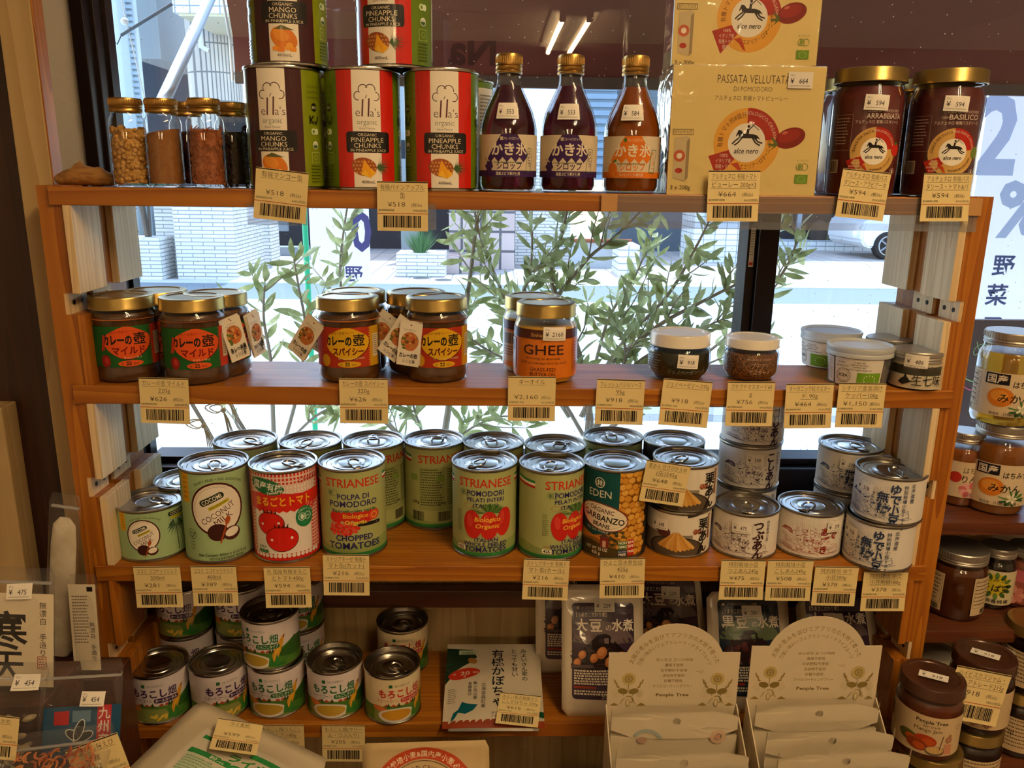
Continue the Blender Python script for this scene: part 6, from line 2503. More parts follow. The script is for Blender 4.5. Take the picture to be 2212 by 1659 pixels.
strip((1298, 470), (2112, 470), -1, -33, 'long clear plastic price strip below the right half of the top shelf', (1316, 2104))
strip((535, 470), (665, 480), -14, -34, 'short clear plastic price strip behind the mango tag')
strip((815, 480), (942, 480), -12, -37, 'short clear plastic price strip behind the pineapple tag')
strip((1262, 900), (1540, 905), Z2 - 17, Z2 - 34, 'clear plastic price strip behind the two sauce tags below the second shelf')
strip((1520, 905), (1680, 905), Z2 - 17, Z2 - 35, 'clear plastic price strip behind the mustard tag')
strip((1684, 905), (1812, 905), Z2 - 17, Z2 - 35, 'clear plastic price strip behind the grain mustard tag')

# ------------------------------------------------------------------ second shelf
def on2(px, py, r=33.4, Z=None):
    Z = Z2 if Z is None else Z
    return xyz(base(px, py, Z, r), Z)


def rim(px, py, Z, H):
    p = on_z(px, py, Z + H)
    return (p.x, p.y, Z)


BAND = mat('rubber_band', 'b0622c', .6)


def booklet(jar_, x, z, tilt, turn, n=2):
    """recipe leaflets hanging from the band round a jar"""
    f = BM()
    lathe(f, [(33.2, 66.4), (34.2, 67), (33.2, 67.6)], 48)
    b = part('band', f, BAND, jar_)
    for i in range(n):
        a = math.radians(x + i * 2.5)
        r = 36.5 + i * 1.2
        e = link('recipe_leaflet', None if False else art_booklet().mesh(flat_fn(0, 0), PAPER, 'recipe_leaflet', off=.2, lay=.02), jar_)
        e.location = (r * math.sin(a) * K, -r * math.cos(a) * K, (z - i * 1.5) * K)
        e.rotation_euler = (math.radians(-3), math.radians(tilt + i * 2.5), a * turn)
        f = BM(); box(f, -12, 12, 0, .8, -46, 0)
        part('leaflet_back', f, mat('leaflet_paper', 'cdbb98', .7), e, False)


MG = 'mild curry paste jars'
j = jar('mild', on2(283, 829), -3, 'mild curry paste jar with green label, at front beside the left post')
booklet(j, 140, 68, 0, 1)
j = jar('mild', on2(431, 835), -4, 'mild curry paste jar with green label, second at the front of the second shelf')
booklet(j, 70, 68, -14, .5)
jar('mild', rim(335, 625, Z2, 90), 0, 'mild curry paste jar behind the leftmost curry jar, only its lid showing')
j = jar('mild', rim(464, 630, Z2, 90), 30, 'mild curry paste jar behind the second one, with recipe leaflets hanging at its side')
booklet(j, 38, 68, -12, .6, 3)
j = jar('spicy', on2(758, 831), -8, 'spicy curry paste jar with red label and leaflet swung out to its left')
booklet(j, -58, 67, 33, .5, 2)
jar('spicy', rim(768, 626, Z2, 90), 30, 'spicy curry paste jar behind the one with the swung leaflet')
j = jar('spicy', rim(899, 628, Z2, 90), 10, 'spicy curry paste jar behind the spicy jar with the straight leaflet')
j = jar('spicy', on2(945, 831), 6, 'spicy curry paste jar with red label and leaflet hanging straight at its left')
booklet(j, -52, 67, 4, .4, 2)
jar('ghee', on2(1176, 834, 34), -4, 'tall ghee jar with orange label and gold lid, in front', None, '2160', (12, 56, -2, 24, 14), 'ghee jar')
jar('ghee', rim(1152, 638, Z2, 85), 34, 'ghee jar standing behind the front ghee jar', None, cat='ghee jar')
jar('pesto', on2(1463, 830, 34), 0, 'squat dark green pesto jar with white lid', None, '918', (10, 25, -3, 22, 15))
jar('mustard', on2(1617, 828, 30), 0, 'small jar of brown mustard seeds with white lid')
jar('caper', on2(1848, 838, 29), 0, 'clear plastic tub of capers in front, green leaf logo on its label', cat='tub', name='caper_tub')
jar('caper', rim(1797, 712, Z2, 43), -40, 'clear plastic tub of capers behind the front tub', cat='tub', name='caper_tub')
jar('shichimi', on2(1973, 845, 27), -2, 'small seven-spice jar with silver lid and price sticker, beside the right post', None, '486', (0, 32, -2, 22, 14))
jar('shichimi', rim(1924, 728, Z2, 41), 20, 'small seven-spice jar behind the front one by the right post')

Y2 = -4
for tl, tr, rows, pr, code, net, lb in (
        ((299, 815), (406, 818), ['カレーの壺 マイルド', '220g'], '626', '4070002700', '580', 'cream price tag reading 626 yen below the mild curry jars'),
        ((732, 817), (837, 818), ['カレーの壺 スパイシー', '220g'], '626', '4070002600', '580', 'cream price tag reading 626 yen below the spicy curry jar'),
        ((1098, 813), (1201, 814), ['ギーオイル'], '2,160', '4080001500', '2,000', 'cream price tag reading 2,160 yen below the ghee jar'),
        ((1290, 818), (1394, 821), ['フレッシュバジルソース', '95g'], '918', '4230001000', '850', 'cream price tag reading 918 yen for basil sauce, below an empty stretch of shelf'),
        ((1434, 817), (1540, 825), ['ジェノベーゼソース95g'], '918', '4230001100', '850', 'slightly tilted cream price tag reading 918 yen below the pesto jar'),
        ((1573, 824), (1675, 825), ['プチプチマスタード60', 'g'], '756', '4070004400', '700', 'cream price tag reading 756 yen below the mustard seed jar'),
        ((1699, 829), (1802, 828), ['オーガニック粒マスター', 'ド 90g'], '464', '4070000300', '430', 'cream price tag reading 464 yen between mustard and caper tags'),
        ((1813, 827), (1915, 828), ['シチリア産塩漬け', 'ケッパー100g'], '1,150', '4140001000', '1,065', 'cream price tag reading 1,150 yen below the caper tub')):
    tagcard(tl, tr, Y2, rows, pr, code, net, lb)

# ------------------------------------------------------------------ third shelf
def on3(px, py, r=37.4):
    return on2(px, py, r, Z3)


can('coco2', on3(338, 1213), 3, 'short pale green coconut milk can at the front left of the third shelf')
can('coco2', rim(402, 1031, Z3, 61), 60, 'short coconut milk can behind, its lid between the short and the tall front cans')
can('coco4', on3(480, 1217), -4, 'tall pale green coconut milk can in front, beside the red tomato can')
can('coco4', rim(530, 947, Z3, 108), 40, 'tall coconut milk can in the back row, first from the left post')
can('peeled', on3(625, 1217), -2, 'red checked can of whole tomatoes with two tomatoes drawn on it')
can('chop', on3(768, 1208), 0, 'green chopped tomatoes can in front, beside the red checked can')
SB = 'tomato cans in the back row of the third shelf'
for px, py, rz, lb in ((671, 949, 10, 'tomato can in the back row, second from the left, behind the red checked can'), (807, 948, 233, 'tomato can in the back row right behind the chopped tomatoes can'), (938, 946, 200, 'tomato can in the back row, small-print side in view above the bare shelf'),
                       (1066, 951, 250, 'tomato can in the back row behind the first whole tomato can, tab upright'), (1200, 957, 190, 'tomato can in the back row behind the second whole tomato can'), (1324, 940, 244, 'tomato can in the back row behind the chickpea can')):
    can('whole', rim(px, py, Z3, 106), rz, lb, SB)
can('whole', on3(1046, 1208), 2, 'green whole peeled tomatoes can in front, standing on its own left of its twin')
can('whole', on3(1187, 1213), 40, 'green whole peeled tomatoes can in front, turned right, touching the chickpea can')
can('eden', on3(1322, 1212), -3, 'chickpea can with yellow beans and a teal label panel')
can('kuri', on3(1460, 1205), 6, 'chestnut paste can at the bottom of its stack', None, '648', (-25, 38, 4))
p = on3(1463, 1205)
k2 = can('kuri', (p[0] + 2, p[1], p[2] + 55), 6, 'chestnut paste can on top of its stack, carrying a price tag')
can('eden', rim(1456, 947, Z3, 108), 120, 'plain-lidded can in the back row behind the chestnut paste stack')
p = base(1610, 1060, Z3 + 55, 37.2)
for i, lb in enumerate(('bean paste can at the bottom of the three-can stack', 'purple printed bean paste can with 508 yen sticker, in the three-can stack', 'purple printed bean paste can on top of the three-can stack')):
    can('koshi', (p.x + (0, 1, 2)[i], p.y, Z3 + 55 * i), 2, lb, None, '508' if i == 1 else None, (6, 40, 0))
can('tsubu', on3(1602, 1209), -16, 'brown printed bean paste can with a 475 yen sticker in front', None, '475', (7, 39, 3))
can('yude', on3(1739, 1208), 0, 'red printed boiled bean can with a shiny lid in front', None, '378', (30, 41, -2))
p = on3(1888, 1234)
for i, lb in enumerate(('blue printed boiled bean can at the bottom of the front right stack', 'blue printed boiled bean can on top of the front right stack')):
    can('muto', (p[0] + i * 4, p[1], Z3 + 55 * i), (-31, -20)[i], lb, None, '378', (-12, 38, -8))
p = rim(1839, 957, Z3, 110)
for i, lb in enumerate(('blue printed boiled bean can low in the rear stack, hidden behind the front cans', 'blue printed boiled bean can on top of the rear stack, bright lid')):
    can('muto', (p[0], p[1], Z3 + 55 * i), -8, lb, None, '378' if i else None, (6, 40, -4))
for tl, tr, rows, pr, code, net, lb in (
        ((287, 1224), (388, 1223), ['ココミ ココナッツミルク', '200ml'], '281', '4240002300', '260', 'cream price tag reading 281 yen below the short coconut milk can'),
        ((411, 1223), (509, 1222), ['ココミ ココナッツミルク', '400ml'], '389', '4240002200', '360', 'cream price tag reading 389 yen below the tall coconut milk can'),
        ((569, 1225), (669, 1224), ['光 国産有機まるご', 'とトマト400g'], '594', '4240001400', '550', 'cream price tag reading 594 yen below the red checked can'),
        ((697, 1197), (797, 1198), ['ストリアネーゼ 有機ト', 'マト缶(カット)'], '216', '4240001700', '200', 'cream price tag reading 216 yen below the chopped tomatoes can'),
        ((1132, 1206), (1231, 1209), ['ストリアネーゼ 有機ト', 'マト缶(ホール)'], '216', '4240001600', '200', 'cream price tag reading 216 yen below the whole tomato cans'),
        ((1297, 1206), (1394, 1205), ['ひよこ豆水煮缶詰', '425g'], '410', '4240001300', '380', 'cream price tag reading 410 yen below the chickpea can'),
        ((1559, 1209), (1655, 1210), ['特別栽培小豆', 'つぶあん245g'], '475', '4240001800', '440', 'cream price tag reading 475 yen below the brown bean paste can'),
        ((1660, 1209), (1758, 1210), ['特別栽培小豆', 'こしあん245g'], '508', '4240001900', '470', 'cream price tag reading 508 yen between the 475 and 378 tags'),
        ((1762, 1223), (1856, 1225), ['特別栽培 ゆで', '小豆200g'], '378', '4240002000', '350', 'cream price tag reading 378 yen, tilted, right of the 508 tag'),
        ((1867, 1234), (1963, 1234), ['特別栽培 ゆで', '小豆無糖180g'], '378', '4240002100', '350', 'cream price tag reading 378 yen half under the blue bean can stack')):
    tagcard(tl, tr, -4, rows, pr, code, net, lb)
kp = k2.location * 1000
tagcard((1398, 993), (1493, 1007), kp.y - 39.5, ['栗あん 甘さひかえめ', '(缶)245g'], '648', '4240002400', '600', 'tilted cream price tag reading 648 yen taped on the chestnut paste can')

# ------------------------------------------------------------------ fourth shelf
def on4(px, py, r=33.4):
    return on2(px, py, r, Z4)


CG = 'sweet corn cans on the fourth shelf'
can('corn_w', on4(357, 1564), -11, 'purple lettered sweet corn can at the front left of the fourth shelf')
can('corn_w', on4(482, 1560), 21, 'purple lettered sweet corn can second in front, partly behind the white bag')
can('corn_s', on4(604, 1553), -9, 'green lettered strained corn can at the bottom of the front stack')
p = on4(600, 1553)
can('corn_s', (p[0] - 1, p[1] + 1, Z4 + 63), -27, 'green lettered strained corn can on top of the front stack')
can('corn_s', on4(729, 1556), 0, 'green lettered strained corn can in front, right of the stack')
can('corn_c', on4(851, 1567), 20, 'red lettered cream corn can in front, on cream ground')
can('corn_c', on4(872, 1462), 5, 'red lettered cream corn can behind the front cream corn can')
for px, py, kind, rz, names in ((404, 1380, 'corn_w', -27, 'rear corn stack beside the left post'), (527, 1380, 'corn_w', -20, 'rear corn stack behind the front green stack'), (645, 1370, 'corn_s', 0, 'rear green corn stack showing right of the front stack')):
    p = base(px, py, Z4 + 63, 33.4)
    can(kind, (p.x, p.y, Z4), rz + 10, 'bottom can of the ' + names)
    can(kind, (p.x + 1, p.y, Z4 + 63), rz, 'top can of the ' + names)
tagcard((560, 1566), (656, 1566), -4, ['もろこし畑(うらごし', 'タイプ)180g'], '205', '4240001200', '190', 'cream price tag for strained corn, half hidden behind the white bag')
tagcard((695, 1566), (788, 1567), -4, ['もろこし畑(クリー', 'ム・つぶ入り)'], '205', '4240001100', '190', 'cream price tag reading 205 yen below the corn cans')


def pouch(name, label, cat, p0, p1, right, w, fat, art, ink, body, topflat=.12, nx=14, ny=18, group=None, corner=7, h=None):
    """filled flat pouch standing at p0 with its top edge at p1 (mm): film body and printing on its front"""
    H = h or (Vector(p1) - Vector(p0)).length
    t = thing(name, label, cat, p0, 0, group)
    pose(t, p0, right, Vector(p1) - Vector(p0))

    def bulge(u, v):
        e = max(0.0, 1 - abs(u) ** 2.6)
        a = min(1.0, max(0.0, v / .16)) if v < .5 else min(1.0, max(0.0, (1 - topflat - v) / .3))
        return fat * e * (a ** .7) * (1 + .10 * math.sin(5 * u + 7 * v) + .06 * math.sin(13 * v - 4 * u)) + .6

    def fn(x, y):
        u, v = max(-1, min(1, x / (w / 2))), max(0, min(1, y / H))
        return (x, -bulge(u, v), y), (0, -1, 0)
    f = BM()
    F, B = [], []
    for j in range(ny + 1):
        v = j / ny
        y = v * H
        c = corner
        inset = 0
        if y > H - c:
            inset = c - math.sqrt(max(0, c * c - (y - H + c) ** 2))
        if y < c:
            inset = c - math.sqrt(max(0, c * c - (c - y) ** 2))
        W = w / 2 - inset
        F.append([vt(f, W * (2 * i / nx - 1), -bulge(2 * i / nx - 1, v), y) for i in range(nx + 1)])
        B.append([vt(f, W * (2 * i / nx - 1), bulge(2 * i / nx - 1, v) * .5, y) for i in range(nx + 1)])
    for j in range(ny):
        for i in range(nx):
            f.faces.new((F[j][i], F[j][i + 1], F[j + 1][i + 1], F[j + 1][i]))
            f.faces.new((B[j][i + 1], B[j][i], B[j + 1][i], B[j + 1][i + 1]))
        f.faces.new((F[j][0], F[j + 1][0], B[j + 1][0], B[j][0]))
        f.faces.new((F[j + 1][nx], F[j][nx], B[j][nx], B[j + 1][nx]))
    for i in range(nx):
        f.faces.new((F[0][i + 1], F[0][i], B[0][i], B[0][i + 1]))
        f.faces.new((F[ny][i], F[ny][i + 1], B[ny][i + 1], B[ny][i]))
    part('pouch', f, body, t, 'all')
    if art:
        a, dx, dy, k = art
        q = Art()
        q.put(a, dx, dy, k)
        link('printing', q.mesh(fn, ink, 'printing', sx=w / nx, sy=H / ny, off=.5, lay=.03), t)
    return t, fn, H


WHITEFILM = mat('white_film', 'cfc2aa', .22, coat=.35, bump=(55, .5))
def stand(px, py, Ytop, ptx, pty):
    b = on_z(px, py, Z4)
    return b, on_y(ptx, pty, Ytop)


PG = 'bean pouches on the fourth shelf'
for kind, bx, by, ty, tx, tyy, w, turn, pr, sdx, lb in (
        ('soy', 1302, 1546, 62, 1303, 1262, 98, 0, '259', 2, 'white pouch of boiled soybeans in front, left of the first display box'),
        ('soy', 1238, 1450, 120, 1232, 1262, 98, .1, None, 0, 'white pouch of boiled soybeans behind the front soybean pouch, at its left'),
        ('soy', 1462, 1470, 110, 1440, 1238, 88, -.55, '259', 6, 'tilted white pouch of soybeans behind the first display box'),
        ('black', 1622, 1540, 70, 1622, 1278, 100, 0, '281', 4, 'white pouch of boiled black beans with a dark blue label'),
        ('soy', 1822, 1535, 80, 1822, 1296, 98, 0, '259', -4, 'white pouch of soybeans behind the second display box')):
    b, tp = stand(bx, by, ty, tx, tyy)
    t, fn, H = pouch('bean_pouch', lb, 'pouch', b, tp, (1, turn, 0), w, 9, (art_pouch(kind), 0, 77, 1.16), FOIL, WHITEFILM)
    if kind == 'soy' and turn == -.55:
        t.rotation_euler.rotate_axis('Y', math.radians(-12))
    if pr:
        add_sticker(t, pr, fn, sdx, H - 24, 0, 24, 15)

b, tp = on_z(1066, 1580, Z4), on_y(1074, 1393, 118)
t, fn, H = pouch('pumpkin_pouch', 'white pouch of pumpkin puree leaning back against the wall panel', 'pouch', b, tp, (1, 0, 0), 108, 6, None, FOIL, mat('silver_film', 'a8a298', .25, metal=.4, bump=(40, .6)), corner=2)
q = Art()
q.put(art_pumpkin(108, 120), 0, 3, (H - 3) / 120)
link('printing', q.mesh(fn, FOIL, 'printing', sx=108 / 14, sy=H / 18, off=.5, lay=.03), t)
tagcard((1081, 1495), (1169, 1504), None, ['みよい家の有機うら', 'こしかぼちゃ 200g'], '616', '4240001400', '571', 'cream price tag reading 616 yen taped on the pumpkin pouch', on=(t, 9))

# ------------------------------------------------------------------ display boxes in front
f = BM()
box(f, -700, 330, -420, -14, -30, 0, 3)
for x in (-680, 310):
    for y in (-400, -40):
        box(f, x - 20, x + 20, y - 20, y + 20, -660, -30)
ZT = -740.0
solo('low_table', f, DARK_X, 'low dark wooden table in front of the shelf carrying the display boxes and bags', 'table', (60, 0, ZT), smooth=False)
CARD = mat('white_card', 'd3c3a4', .75)
SLEEVE = mat('paper_sleeve', 'd9cbae', .7)


def display(pl, pr, pa, Y, label, n, seed):
    A, B, T = on_y(*pl, Y), on_y(*pr, Y), on_y(*pa, Y)
    w = B.x - A.x
    cx = (A.x + B.x) / 2
    zs, za = (A.z + B.z) / 2 - ZT, T.z - ZT
    t = thing('display_box', label, 'display box', (cx, Y, ZT))
    half = w * .365
    rise = za - zs
    pts = [(-w / 2, 0), (w / 2, 0), (w / 2, zs)]
    rad = (half * half + rise * rise) / (2 * rise)
    ang = math.asin(min(1, half / rad))
    pts += [(rad * math.sin(ang * (1 - i / 10)), zs + rise - rad + rad * math.cos(ang * (1 - i / 10))) for i in range(21)]
    pts += [(-w / 2, zs)]
    f = BM()
    a = [vt(f, x, 0, z) for x, z in pts]
    b = [vt(f, x, 1.2, z) for x, z in pts]
    f.faces.new(a); f.faces.new(b[::-1])
    for i in range(len(a)):
        j = (i + 1) % len(a)
        f.faces.new((a[i], b[i], b[j], a[j]))
    c = part('back_card', f, CARD, t, False)
    q = Art()
    q.put(art_card(w, 0, 0), 0, zs - 2, w / 141)
    link('printing', q.mesh(flat_fn(0, 0), INK, 'printing', off=.1, lay=.015), c)
    d, hb, hf = 165, zs - 62, 88
    for s in (-1, 1):
        f = BM()
        x = s * w / 2
        v = [vt(f, x, 0, 0), vt(f, x, -d, 0), vt(f, x, -d, hf), vt(f, x, 0, hb)]
        u = [vt(f, x + s * 1.2, 0, 0), vt(f, x + s * 1.2, -d, 0), vt(f, x + s * 1.2, -d, hf), vt(f, x + s * 1.2, 0, hb)]
        f.faces.new(v); f.faces.new(u[::-1])
        for i in range(4):
            f.faces.new((v[i], v[(i + 1) % 4], u[(i + 1) % 4], u[i]))
        part('side_panel', f, CARD, t, False)
    f = BM(); box(f, -w / 2, w / 2, -d - 1.2, -d, 0, hf); part('front_panel', f, CARD, t, False)
    f = BM(); box(f, -w / 2, w / 2, -d, 0, .2, 1.4); part('base', f, CARD, t, False)
    return cx, w, zs


def sleeve(cx, Y, z, w, h, lean, bow, label, turn=0, mark=False):
    """white paper sleeve with a round hanging hole near its top edge"""
    n = 28
    t = thing('fruit_packet', label, 'packet', (cx, Y, ZT + 2), 0, None)
    t.rotation_euler = (math.radians(-lean), 0, math.radians(turn))
    f = BM()
    yb = lambda x: -bow * (1 - (2 * x / w) ** 2)
    hz, hr = h - 9, 4.2
    # front sheet with the hole cut out: fan between a circle and the rectangle outline
    rect_ = []
    for i in range(n):
        a = 2 * math.pi * i / n
        c, s = math.cos(a), math.sin(a)
        k = min((w / 2) / abs(c) if abs(c) > 1e-6 else 1e9, (9.0 if s > 0 else 22) / abs(s) if abs(s) > 1e-6 else 1e9)
        rect_.append((k * c, hz + k * s))
    for off in (0, 2.2):
        ci = [vt(f, hr * math.cos(2 * math.pi * i / n), yb(0) + off, hz + hr * math.sin(2 * math.pi * i / n)) for i in range(n)]
        mi = [vt(f, x * .5, yb(x * .5) + off, hz + (z_ - hz) * .5) for x, z_ in rect_]
        ou = [vt(f, x, yb(x) + off, z_) for x, z_ in rect_]
        for i in range(n):
            j = (i + 1) % n
            f.faces.new((ci[i], ci[j], mi[j], mi[i]))
            f.faces.new((mi[i], mi[j], ou[j], ou[i]))
        rows = []
        for z_ in (hz - 22, h * .45, 0):
            rows.append([vt(f, w * (k / 12 - .5), yb(w * (k / 12 - .5)) * (z_ / h) - (4 if 0 < z_ < hz - 25 else 0) * (1 if off == 0 else -1) + off, z_) for k in range(13)])
        for a, b in zip(rows, rows[1:]):
            for k in range(12):
                f.faces.new((a[k], a[k + 1], b[k + 1], b[k]))
    for sx in (-1, 1):
        x = sx * w / 2
        f.faces.new([vt(f, x, 0, h), vt(f, x, 2.2, h), vt(f, x, 2.2, 0), vt(f, x, 0, 0)])
    s = part('paper_sleeve', f, SLEEVE, t, False)
    if mark:
        q = Art()
        q.ring(-w * .22, h - 36, 13, 17, 'a9b4ae', 20, 150, 16).ell(-w * .26, h - 33, 5, 4, 'c9a48e').ring(w * .34, h - 30, 4, 8.5, 'd9b89a').ell(w * .34, h - 30, 3, 3, 'cf9a84')
        link('printing', q.mesh(lambda x, y: ((x, yb(x) - .4, y), (0, -1, 0)), INK, 'printing', sx=6, off=.3, lay=.02), t)
    return t


cx, w, zs = display((1316, 1410), (1600, 1410), (1460, 1348), -70, 'white card display box of dried fruit packets, the left of the two boxes', 4, 1)
for i, (dy, hh, ln) in enumerate(((-12, zs - 57, 2), (-52, zs - 72, 3), (-84, zs - 74, 4), (-112, zs - 76, 5))):
    sleeve(cx + (0, -1, 1, 2)[i], -70 + dy, 0, w - 5, hh, -ln, 6, ('white packet with faint blue and red prints, rearmost in the left display box', 'white paper packet second from the back in the left display box', 'white paper packet third from the back in the left display box', 'white paper packet at the front of the left display box')[i], 0, i == 0)
cx, w, zs = display((1625, 1393), (1906, 1399), (1770, 1332), -70, 'white card display box of dried fruit packets, the right of the two boxes', 5, 2)
for i, (dy, hh, ln, dx) in enumerate(((-12, zs - 58, 2, -2), (-40, zs - 66, 3, 5), (-66, zs - 66, 4, 11), (-94, zs - 72, 5, 14), (-118, zs - 78, 6, 18))):
    sleeve(cx + dx * .25, -70 + dy, 0, w - 6, hh, -ln, 3, ('white paper packet rearmost in the right display box', 'white paper packet second from the back in the right display box', 'white paper packet third from the back in the right display box', 'white paper packet fourth from the back in the right display box', 'white paper packet at the front of the right display box')[i], 2)

# ------------------------------------------------------------------ bags in front, low left and middle
def bag(name, label, cat, tl, tr, bl, Ys, fat, art, ink, body, h=None, **kw):
    a, b, c = on_y(*tl, Ys[0]), on_y(*tr, Ys[1]), on_y(*bl, Ys[2])
    right = b - a
    w = right.length
    x = right.normalized()
    up = a - c
    up = up - x * up.dot(x)
    H = h or up.length
    p0 = (a + b) / 2 - up.normalized() * H
    return pouch(name, label, cat, p0, (a + b) / 2, right, w, fat, art, ink, body, h=H, **kw) + (w,)


BAGW = mat('flour_paper', 'cdbfa2', .55, bump=(28, .6))
t, fn, H, w = bag('flour_bag', 'large white flour bag with green bands leaning at the lower left, slanted', 'bag', (432, 1512), (712, 1642), (262, 1690), (-70, -110, -190), 16, (art_flour(), 6, 96, 1.0), PAPER, BAGW, h=190, corner=4)
tagcard((472, 1551), (569, 1565), None, ['ライ麦粉'], '599', '4070000500', '555', 'cream price tag reading 599 yen stuck on the slanted white flour bag', on=(t, 21))
t, fn, H, w = bag('bread_crumb_bag', 'cream paper bag of bread crumbs with an orange arch, low in the middle', 'bag', (782, 1606), (1056, 1598), (790, 1760), (-60, -60, -80), 14, (art_crumbs(), -2, 108, .86), PAPER, mat('kraft_cream', 'c2a878', .6, bump=(40, .4)), h=148, corner=4)


def film_bag(label, tl, tr, bl, Ys, fat, art, scale, price=None, sp=(0, 0, 0), inner=None, h=None):
    """clear zip bag: film outside, a printed card or goods inside"""
    t, fn, H, w = bag('zip_bag', label, 'bag', tl, tr, bl, Ys, fat, None, PAPER, FILM2, h=h, corner=3)
    f = BM(); box(f, -w / 2 + 2, w / 2 - 2, -1.8, 1.8, H - 16, H - 13.4, .6); part('zip_seal', f, ZIP, t)
    if art:
        q = Art()
        q.put(art, *scale)
        link('card', q.mesh(lambda x, y: ((x, -fat * .45, y), (0, -1, 0)), PAPER, 'card', off=.2, lay=.03), t)
    if inner:
        col, rr, what = inner[:3]
        f = BM()
        R = random.Random(int(w))
        if what == 'powder':
            q = w * .42
            lathe(f, [(0, 3), (q * .7, 4), (q * .96, 10), (q, H * .3), (q * .98, H * .7), (q * .86, H * .82), (q * .4, H * .86), (0, H * .865)], 40, sy=fat * .55 / q)
        elif what == 'shrimp':
            for i in range(150):
                c = Vector((R.uniform(-w * .4, w * .4), R.uniform(-fat * .5, fat * .2), R.uniform(5, H * .8)))
                b = R.random() * 6.28
                tube(f, [c + Vector((5 * math.cos(b + k * .6), R.uniform(-.6, .6), 5 * math.sin(b + k * .6))) for k in range(5)], [.5, 1.1, 1.3, 1.0, .4], 5)
        else:
            for i in range(60):
                c = Vector((R.uniform(-w * .36, w * .36), R.uniform(-fat * .4, fat * .3), R.uniform(8, H * .66)))
                ball(f, c, R.uniform(4, 9), fat * .25, R.uniform(2, 4), 9, 6, Matrix.Rotation(R.uniform(-1, 1), 3, 'Y'))
        c = part('contents', f, mat('bag_' + col, col, .6, noise=((60, 60, 60), rr, .4, .6)), t)
        c['kind'] = 'stuff'
    if price:
        add_sticker(t, price, fn, *sp)
    return t


FILM2 = thin_glass('zip_film', (.985, .98, .97), .1, .9, haze=.02, crumple=(45, .8))
ZIP = thin_glass('zip_plastic', (.85, .83, .8), .3, 1.5, haze=.3)


def kanten_card(w, h, small=False):
    a = Art()
    a.rect(-w / 2, 0, w / 2, h, 'e3d6ba')
    if not small:
        a.text('寒', -2, h - 52, 40, BLK, b=.02).text('天', -2, h - 84, 34, BLK, b=.02)
        a.vtext('無漂白 手造り', w / 2 - 10, h - 8, 7.4, '2c2620')
        a.line([(w / 2 - 15, h - 74), (w / 2 - 7, h - 74), (w / 2 - 7, h - 62), (w / 2 - 15, h - 62)], .7, 'a8503c', True).lines(w / 2 - 14, h - 65, w / 2 - 8, 4, 2.6, 1.2, 'a8503c', 3)
    else:
        a.rect(w / 2 - 9, h - 8, w / 2 - 3, h - 3, BLK)
        a.lines(-w / 2 + 3, h - 14, w / 2 - 8, 16, 3.4, 1.2, '6a6050', 4)
        a.vtext('無漂白 手造り', w / 2 - 6, h - 42, 6, '2c2620')
    return a


def sea_card():
    a = Art()
    a.rect(-36, 0, 36, 46, '1f4a6a')
    a.rect(14, 0, 27, 46, 'b5242c').vtext('九州産', 20.5, 44, 11, 'e4d8c8', b=.03)
    a.rect(-26, 30, -12, 42, 'a8242a').rect(-9, 32, 8, 42, '5a7a94')
    for x, y, r in ((-6, 20, -30), (2, 19, 20), (-2, 25, 70)):
        a.ell(x, y, 10, 4.4, 'd8dcd8', rot=r, n=16).ell(x, y, 9, 3.6, '1c2426', rot=r, n=16)
    return a


f = BM()
for x1, y0, y1, z in ((-426, -61, -17, -504), (-456, -136, -61, -480), (-350, -262, -136, -572)):
    box(f, -660, x1, y0, y1, -710, z, 1.5)
for v in f.verts:
    v.co += Vector((500, 140, 710)) * K
solo('stepped_riser', f, DARK_X, 'dark wooden stepped riser under the clear bags at the lower left', 'riser', (-500, -140, -710), smooth=False)
film_bag('clear bag of kanten with a white brush-lettered card at the left edge', (-60, 1222), (118, 1228), (-52, 1480), (-100, -100, -120), 9, kanten_card(84, 92), (-2, 6, 1.0), '475', (8, 100, 4, 24, 14), h=122)
film_bag('narrow clear kanten bag standing against the left post of the shelf', (146, 1240), (208, 1240), (160, 1450), (-40, -40, -50), 6, kanten_card(28, 96, True), (0, 4, 1.0), h=110)
film_bag('clear bag of white powder standing behind the kanten bags', (108, 1062), (176, 1072), (112, 1240), (-28, -28, -28), 10, None, (0, 0, 1), inner=('d8ceb8', 'c8bca2', 'powder'), h=193)
film_bag('crumpled clear bag with a 454 yen sticker low at the left edge', (-60, 1428), (108, 1432), (-50, 1600), (-140, -140, -170), 14, None, (0, 0, 1), '454', (18, 118, 2, 24, 14), inner=('857558', 'b5a584', 'lumps'), h=135)
film_bag('clear bag of dried seaweed with a blue card and red strip', (92, 1432), (268, 1422), (70, 1620), (-130, -130, -165), 8, sea_card(), (4, 42, 1.0), '454', (14, 94, -3, 22, 13), h=128)
film_bag('clear bag of dried shrimp at the bottom left corner', (20, 1588), (250, 1560), (10, 1720), (-175, -175, -215), 10, None, (0, 0, 1), inner=('9a4a2c', 'c8804a', 'shrimp'), h=92)
tagcard((140, 1622), (252, 1582), -190, ['天日干し桜えび', '5g'], '562', '4070001400', '520', 'tilted cream price tag reading 562 yen on the dried shrimp bag', flip=.2)
tagcard((-62, 1540), (42, 1550), -185, ['カットわかめ'], '454', '4070001300', '420', 'cream price tag at the left edge for dried seaweed', flip=.15)

# ------------------------------------------------------------------ side rack at the right with honey and jam
ZH, ZS, ZJ = -378.0, -512.0, -678.0


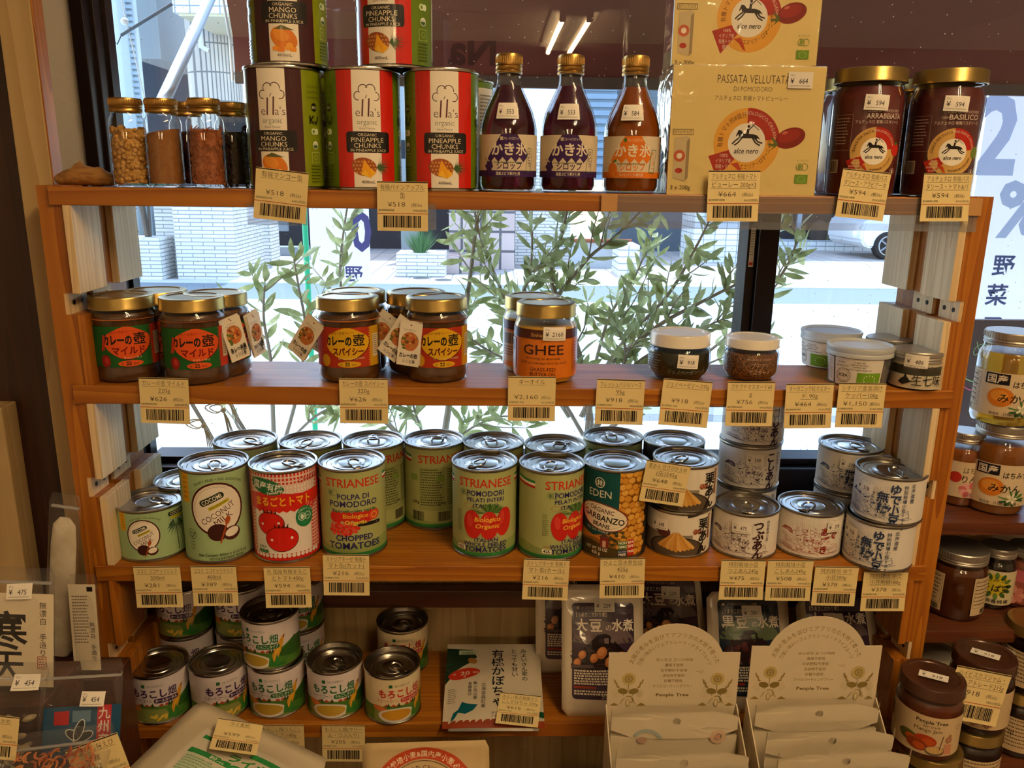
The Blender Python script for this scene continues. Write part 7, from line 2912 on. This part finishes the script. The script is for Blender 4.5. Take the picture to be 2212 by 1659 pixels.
def rack():
    t = thing('side_rack', 'dark walnut side rack with honey jars, right of the pine shelf', 'rack', (640, 110, -1400))
    for z, y0 in ((ZH, 62), (ZS, 44), (ZJ, -130)):
        f = BM(); box(f, 480 - 640 if z > -700 else 420 - 640, 240, y0 - 110, 58, z - 16 + 1400, z + 1400, 1)
        part('shelf_board', f, RACKW, t, False)
    f = BM(); box(f, 240, 262, -90, 60, 0, ZH + 1420); part('side_panel', f, RACKW, t, False)
    f = BM(); box(f, -220, -206, -230, 56, 0, ZJ - 16 + 1400); part('side_panel', f, RACKW, t, False)


RACKW = wood('rack_wood', '4a2414', '6a3820', 'x')
rack()


def onr(px, py, Z, r, yc):
    p = on_y(px, py, yc)
    return (p.x, yc, Z)


jar('honey_dark', onr(2158, 1000, ZH, 34, 112), 6, 'large mandarin honey jar with silver lid, under another honey jar', None, cat='honey jar')
jar('honey', onr(2178, 800, ZH + 112, 34, 112), 8, 'large pale mandarin honey jar stacked on the amber one', None, cat='honey jar')
jar('apple', onr(2079, 1000, ZH, 23, 128), 22, 'small apple honey jar partly behind the right post', None, cat='honey jar')
jar('back_honey', onr(2066, 1250, ZS, 34, 96), 4, 'dark honey jar turned to show two white side labels', None, cat='honey jar')
jar('soba', onr(2152, 1220, ZS, 23, 112), 4, 'small black buckwheat honey jar with a yellow and green label', None, cat='honey jar')
jar('pink', onr(2212, 1220, ZS, 23, 112), 0, 'small honey jar with pink label at the right picture edge', None, cat='honey jar')


def jam_at(px, py, yc, z):
    p = on_y(px, py, yc)
    return (p.x, yc, z)


jar('plainjam', jam_at(2000, 1680, -58, ZJ), 60, 'dark jam jar under the mango jam jar', None, cat='jam jar')
t = jar('mangojam', jam_at(2000, 1560, -58, ZJ + 88), 4, 'mango jam jar with brown lid and fruit on its label, low at right', None, cat='jam jar')
jar('plainjam', jam_at(2105, 1540, -17, ZJ), 30, 'dark jam jar with gold lid under the hibiscus jam', None, cat='jam jar')
jar('hibiscus', jam_at(2106, 1540, -17, ZJ + 88), 0, 'hibiscus jam jar with brown lid and a flower label', None, cat='jam jar')
jar('plainjam', jam_at(2212, 1480, 52, ZJ), 10, 'dark jam jar at the bottom of the stack at the right edge', None, cat='jam jar')
jar('plainjam', jam_at(2214, 1480, 52, ZJ + 88), -10, 'dark jam jar with a 648 yen sticker at the right picture edge', None, '648', (-20, 46, 6, 22, 14), cat='jam jar')
for px, py, lb in ((2010, 1450, 'white-lidded jar standing behind the mango jam'), (2155, 1440, 'white-lidded jar half hidden behind the hibiscus jam')):
    jar('whitelid', jam_at(px, py, 100, ZJ), 120, lb)


def lid_sticker(j, price):
    link('price_sticker', sticker(price, 30, 13).mesh(lambda x, y: ((x * .95 + y * .1, y - 4, 88.4), (0, 0, 1)), PAPER, 'price_sticker', off=.2), j)


for o in list(bpy.data.objects):
    if o.get('label', '').startswith(('mango jam jar', 'hibiscus jam jar')):
        lid_sticker(o, '918')
tagcard((2069, 1437), (2186, 1460), -53, ['ハイビスカスジャム・', 'フェアトレード215g'], '918', '4120002000', '850', 'tilted cream price tag reading 918 yen taped on the hibiscus jam jar', flip=.05)
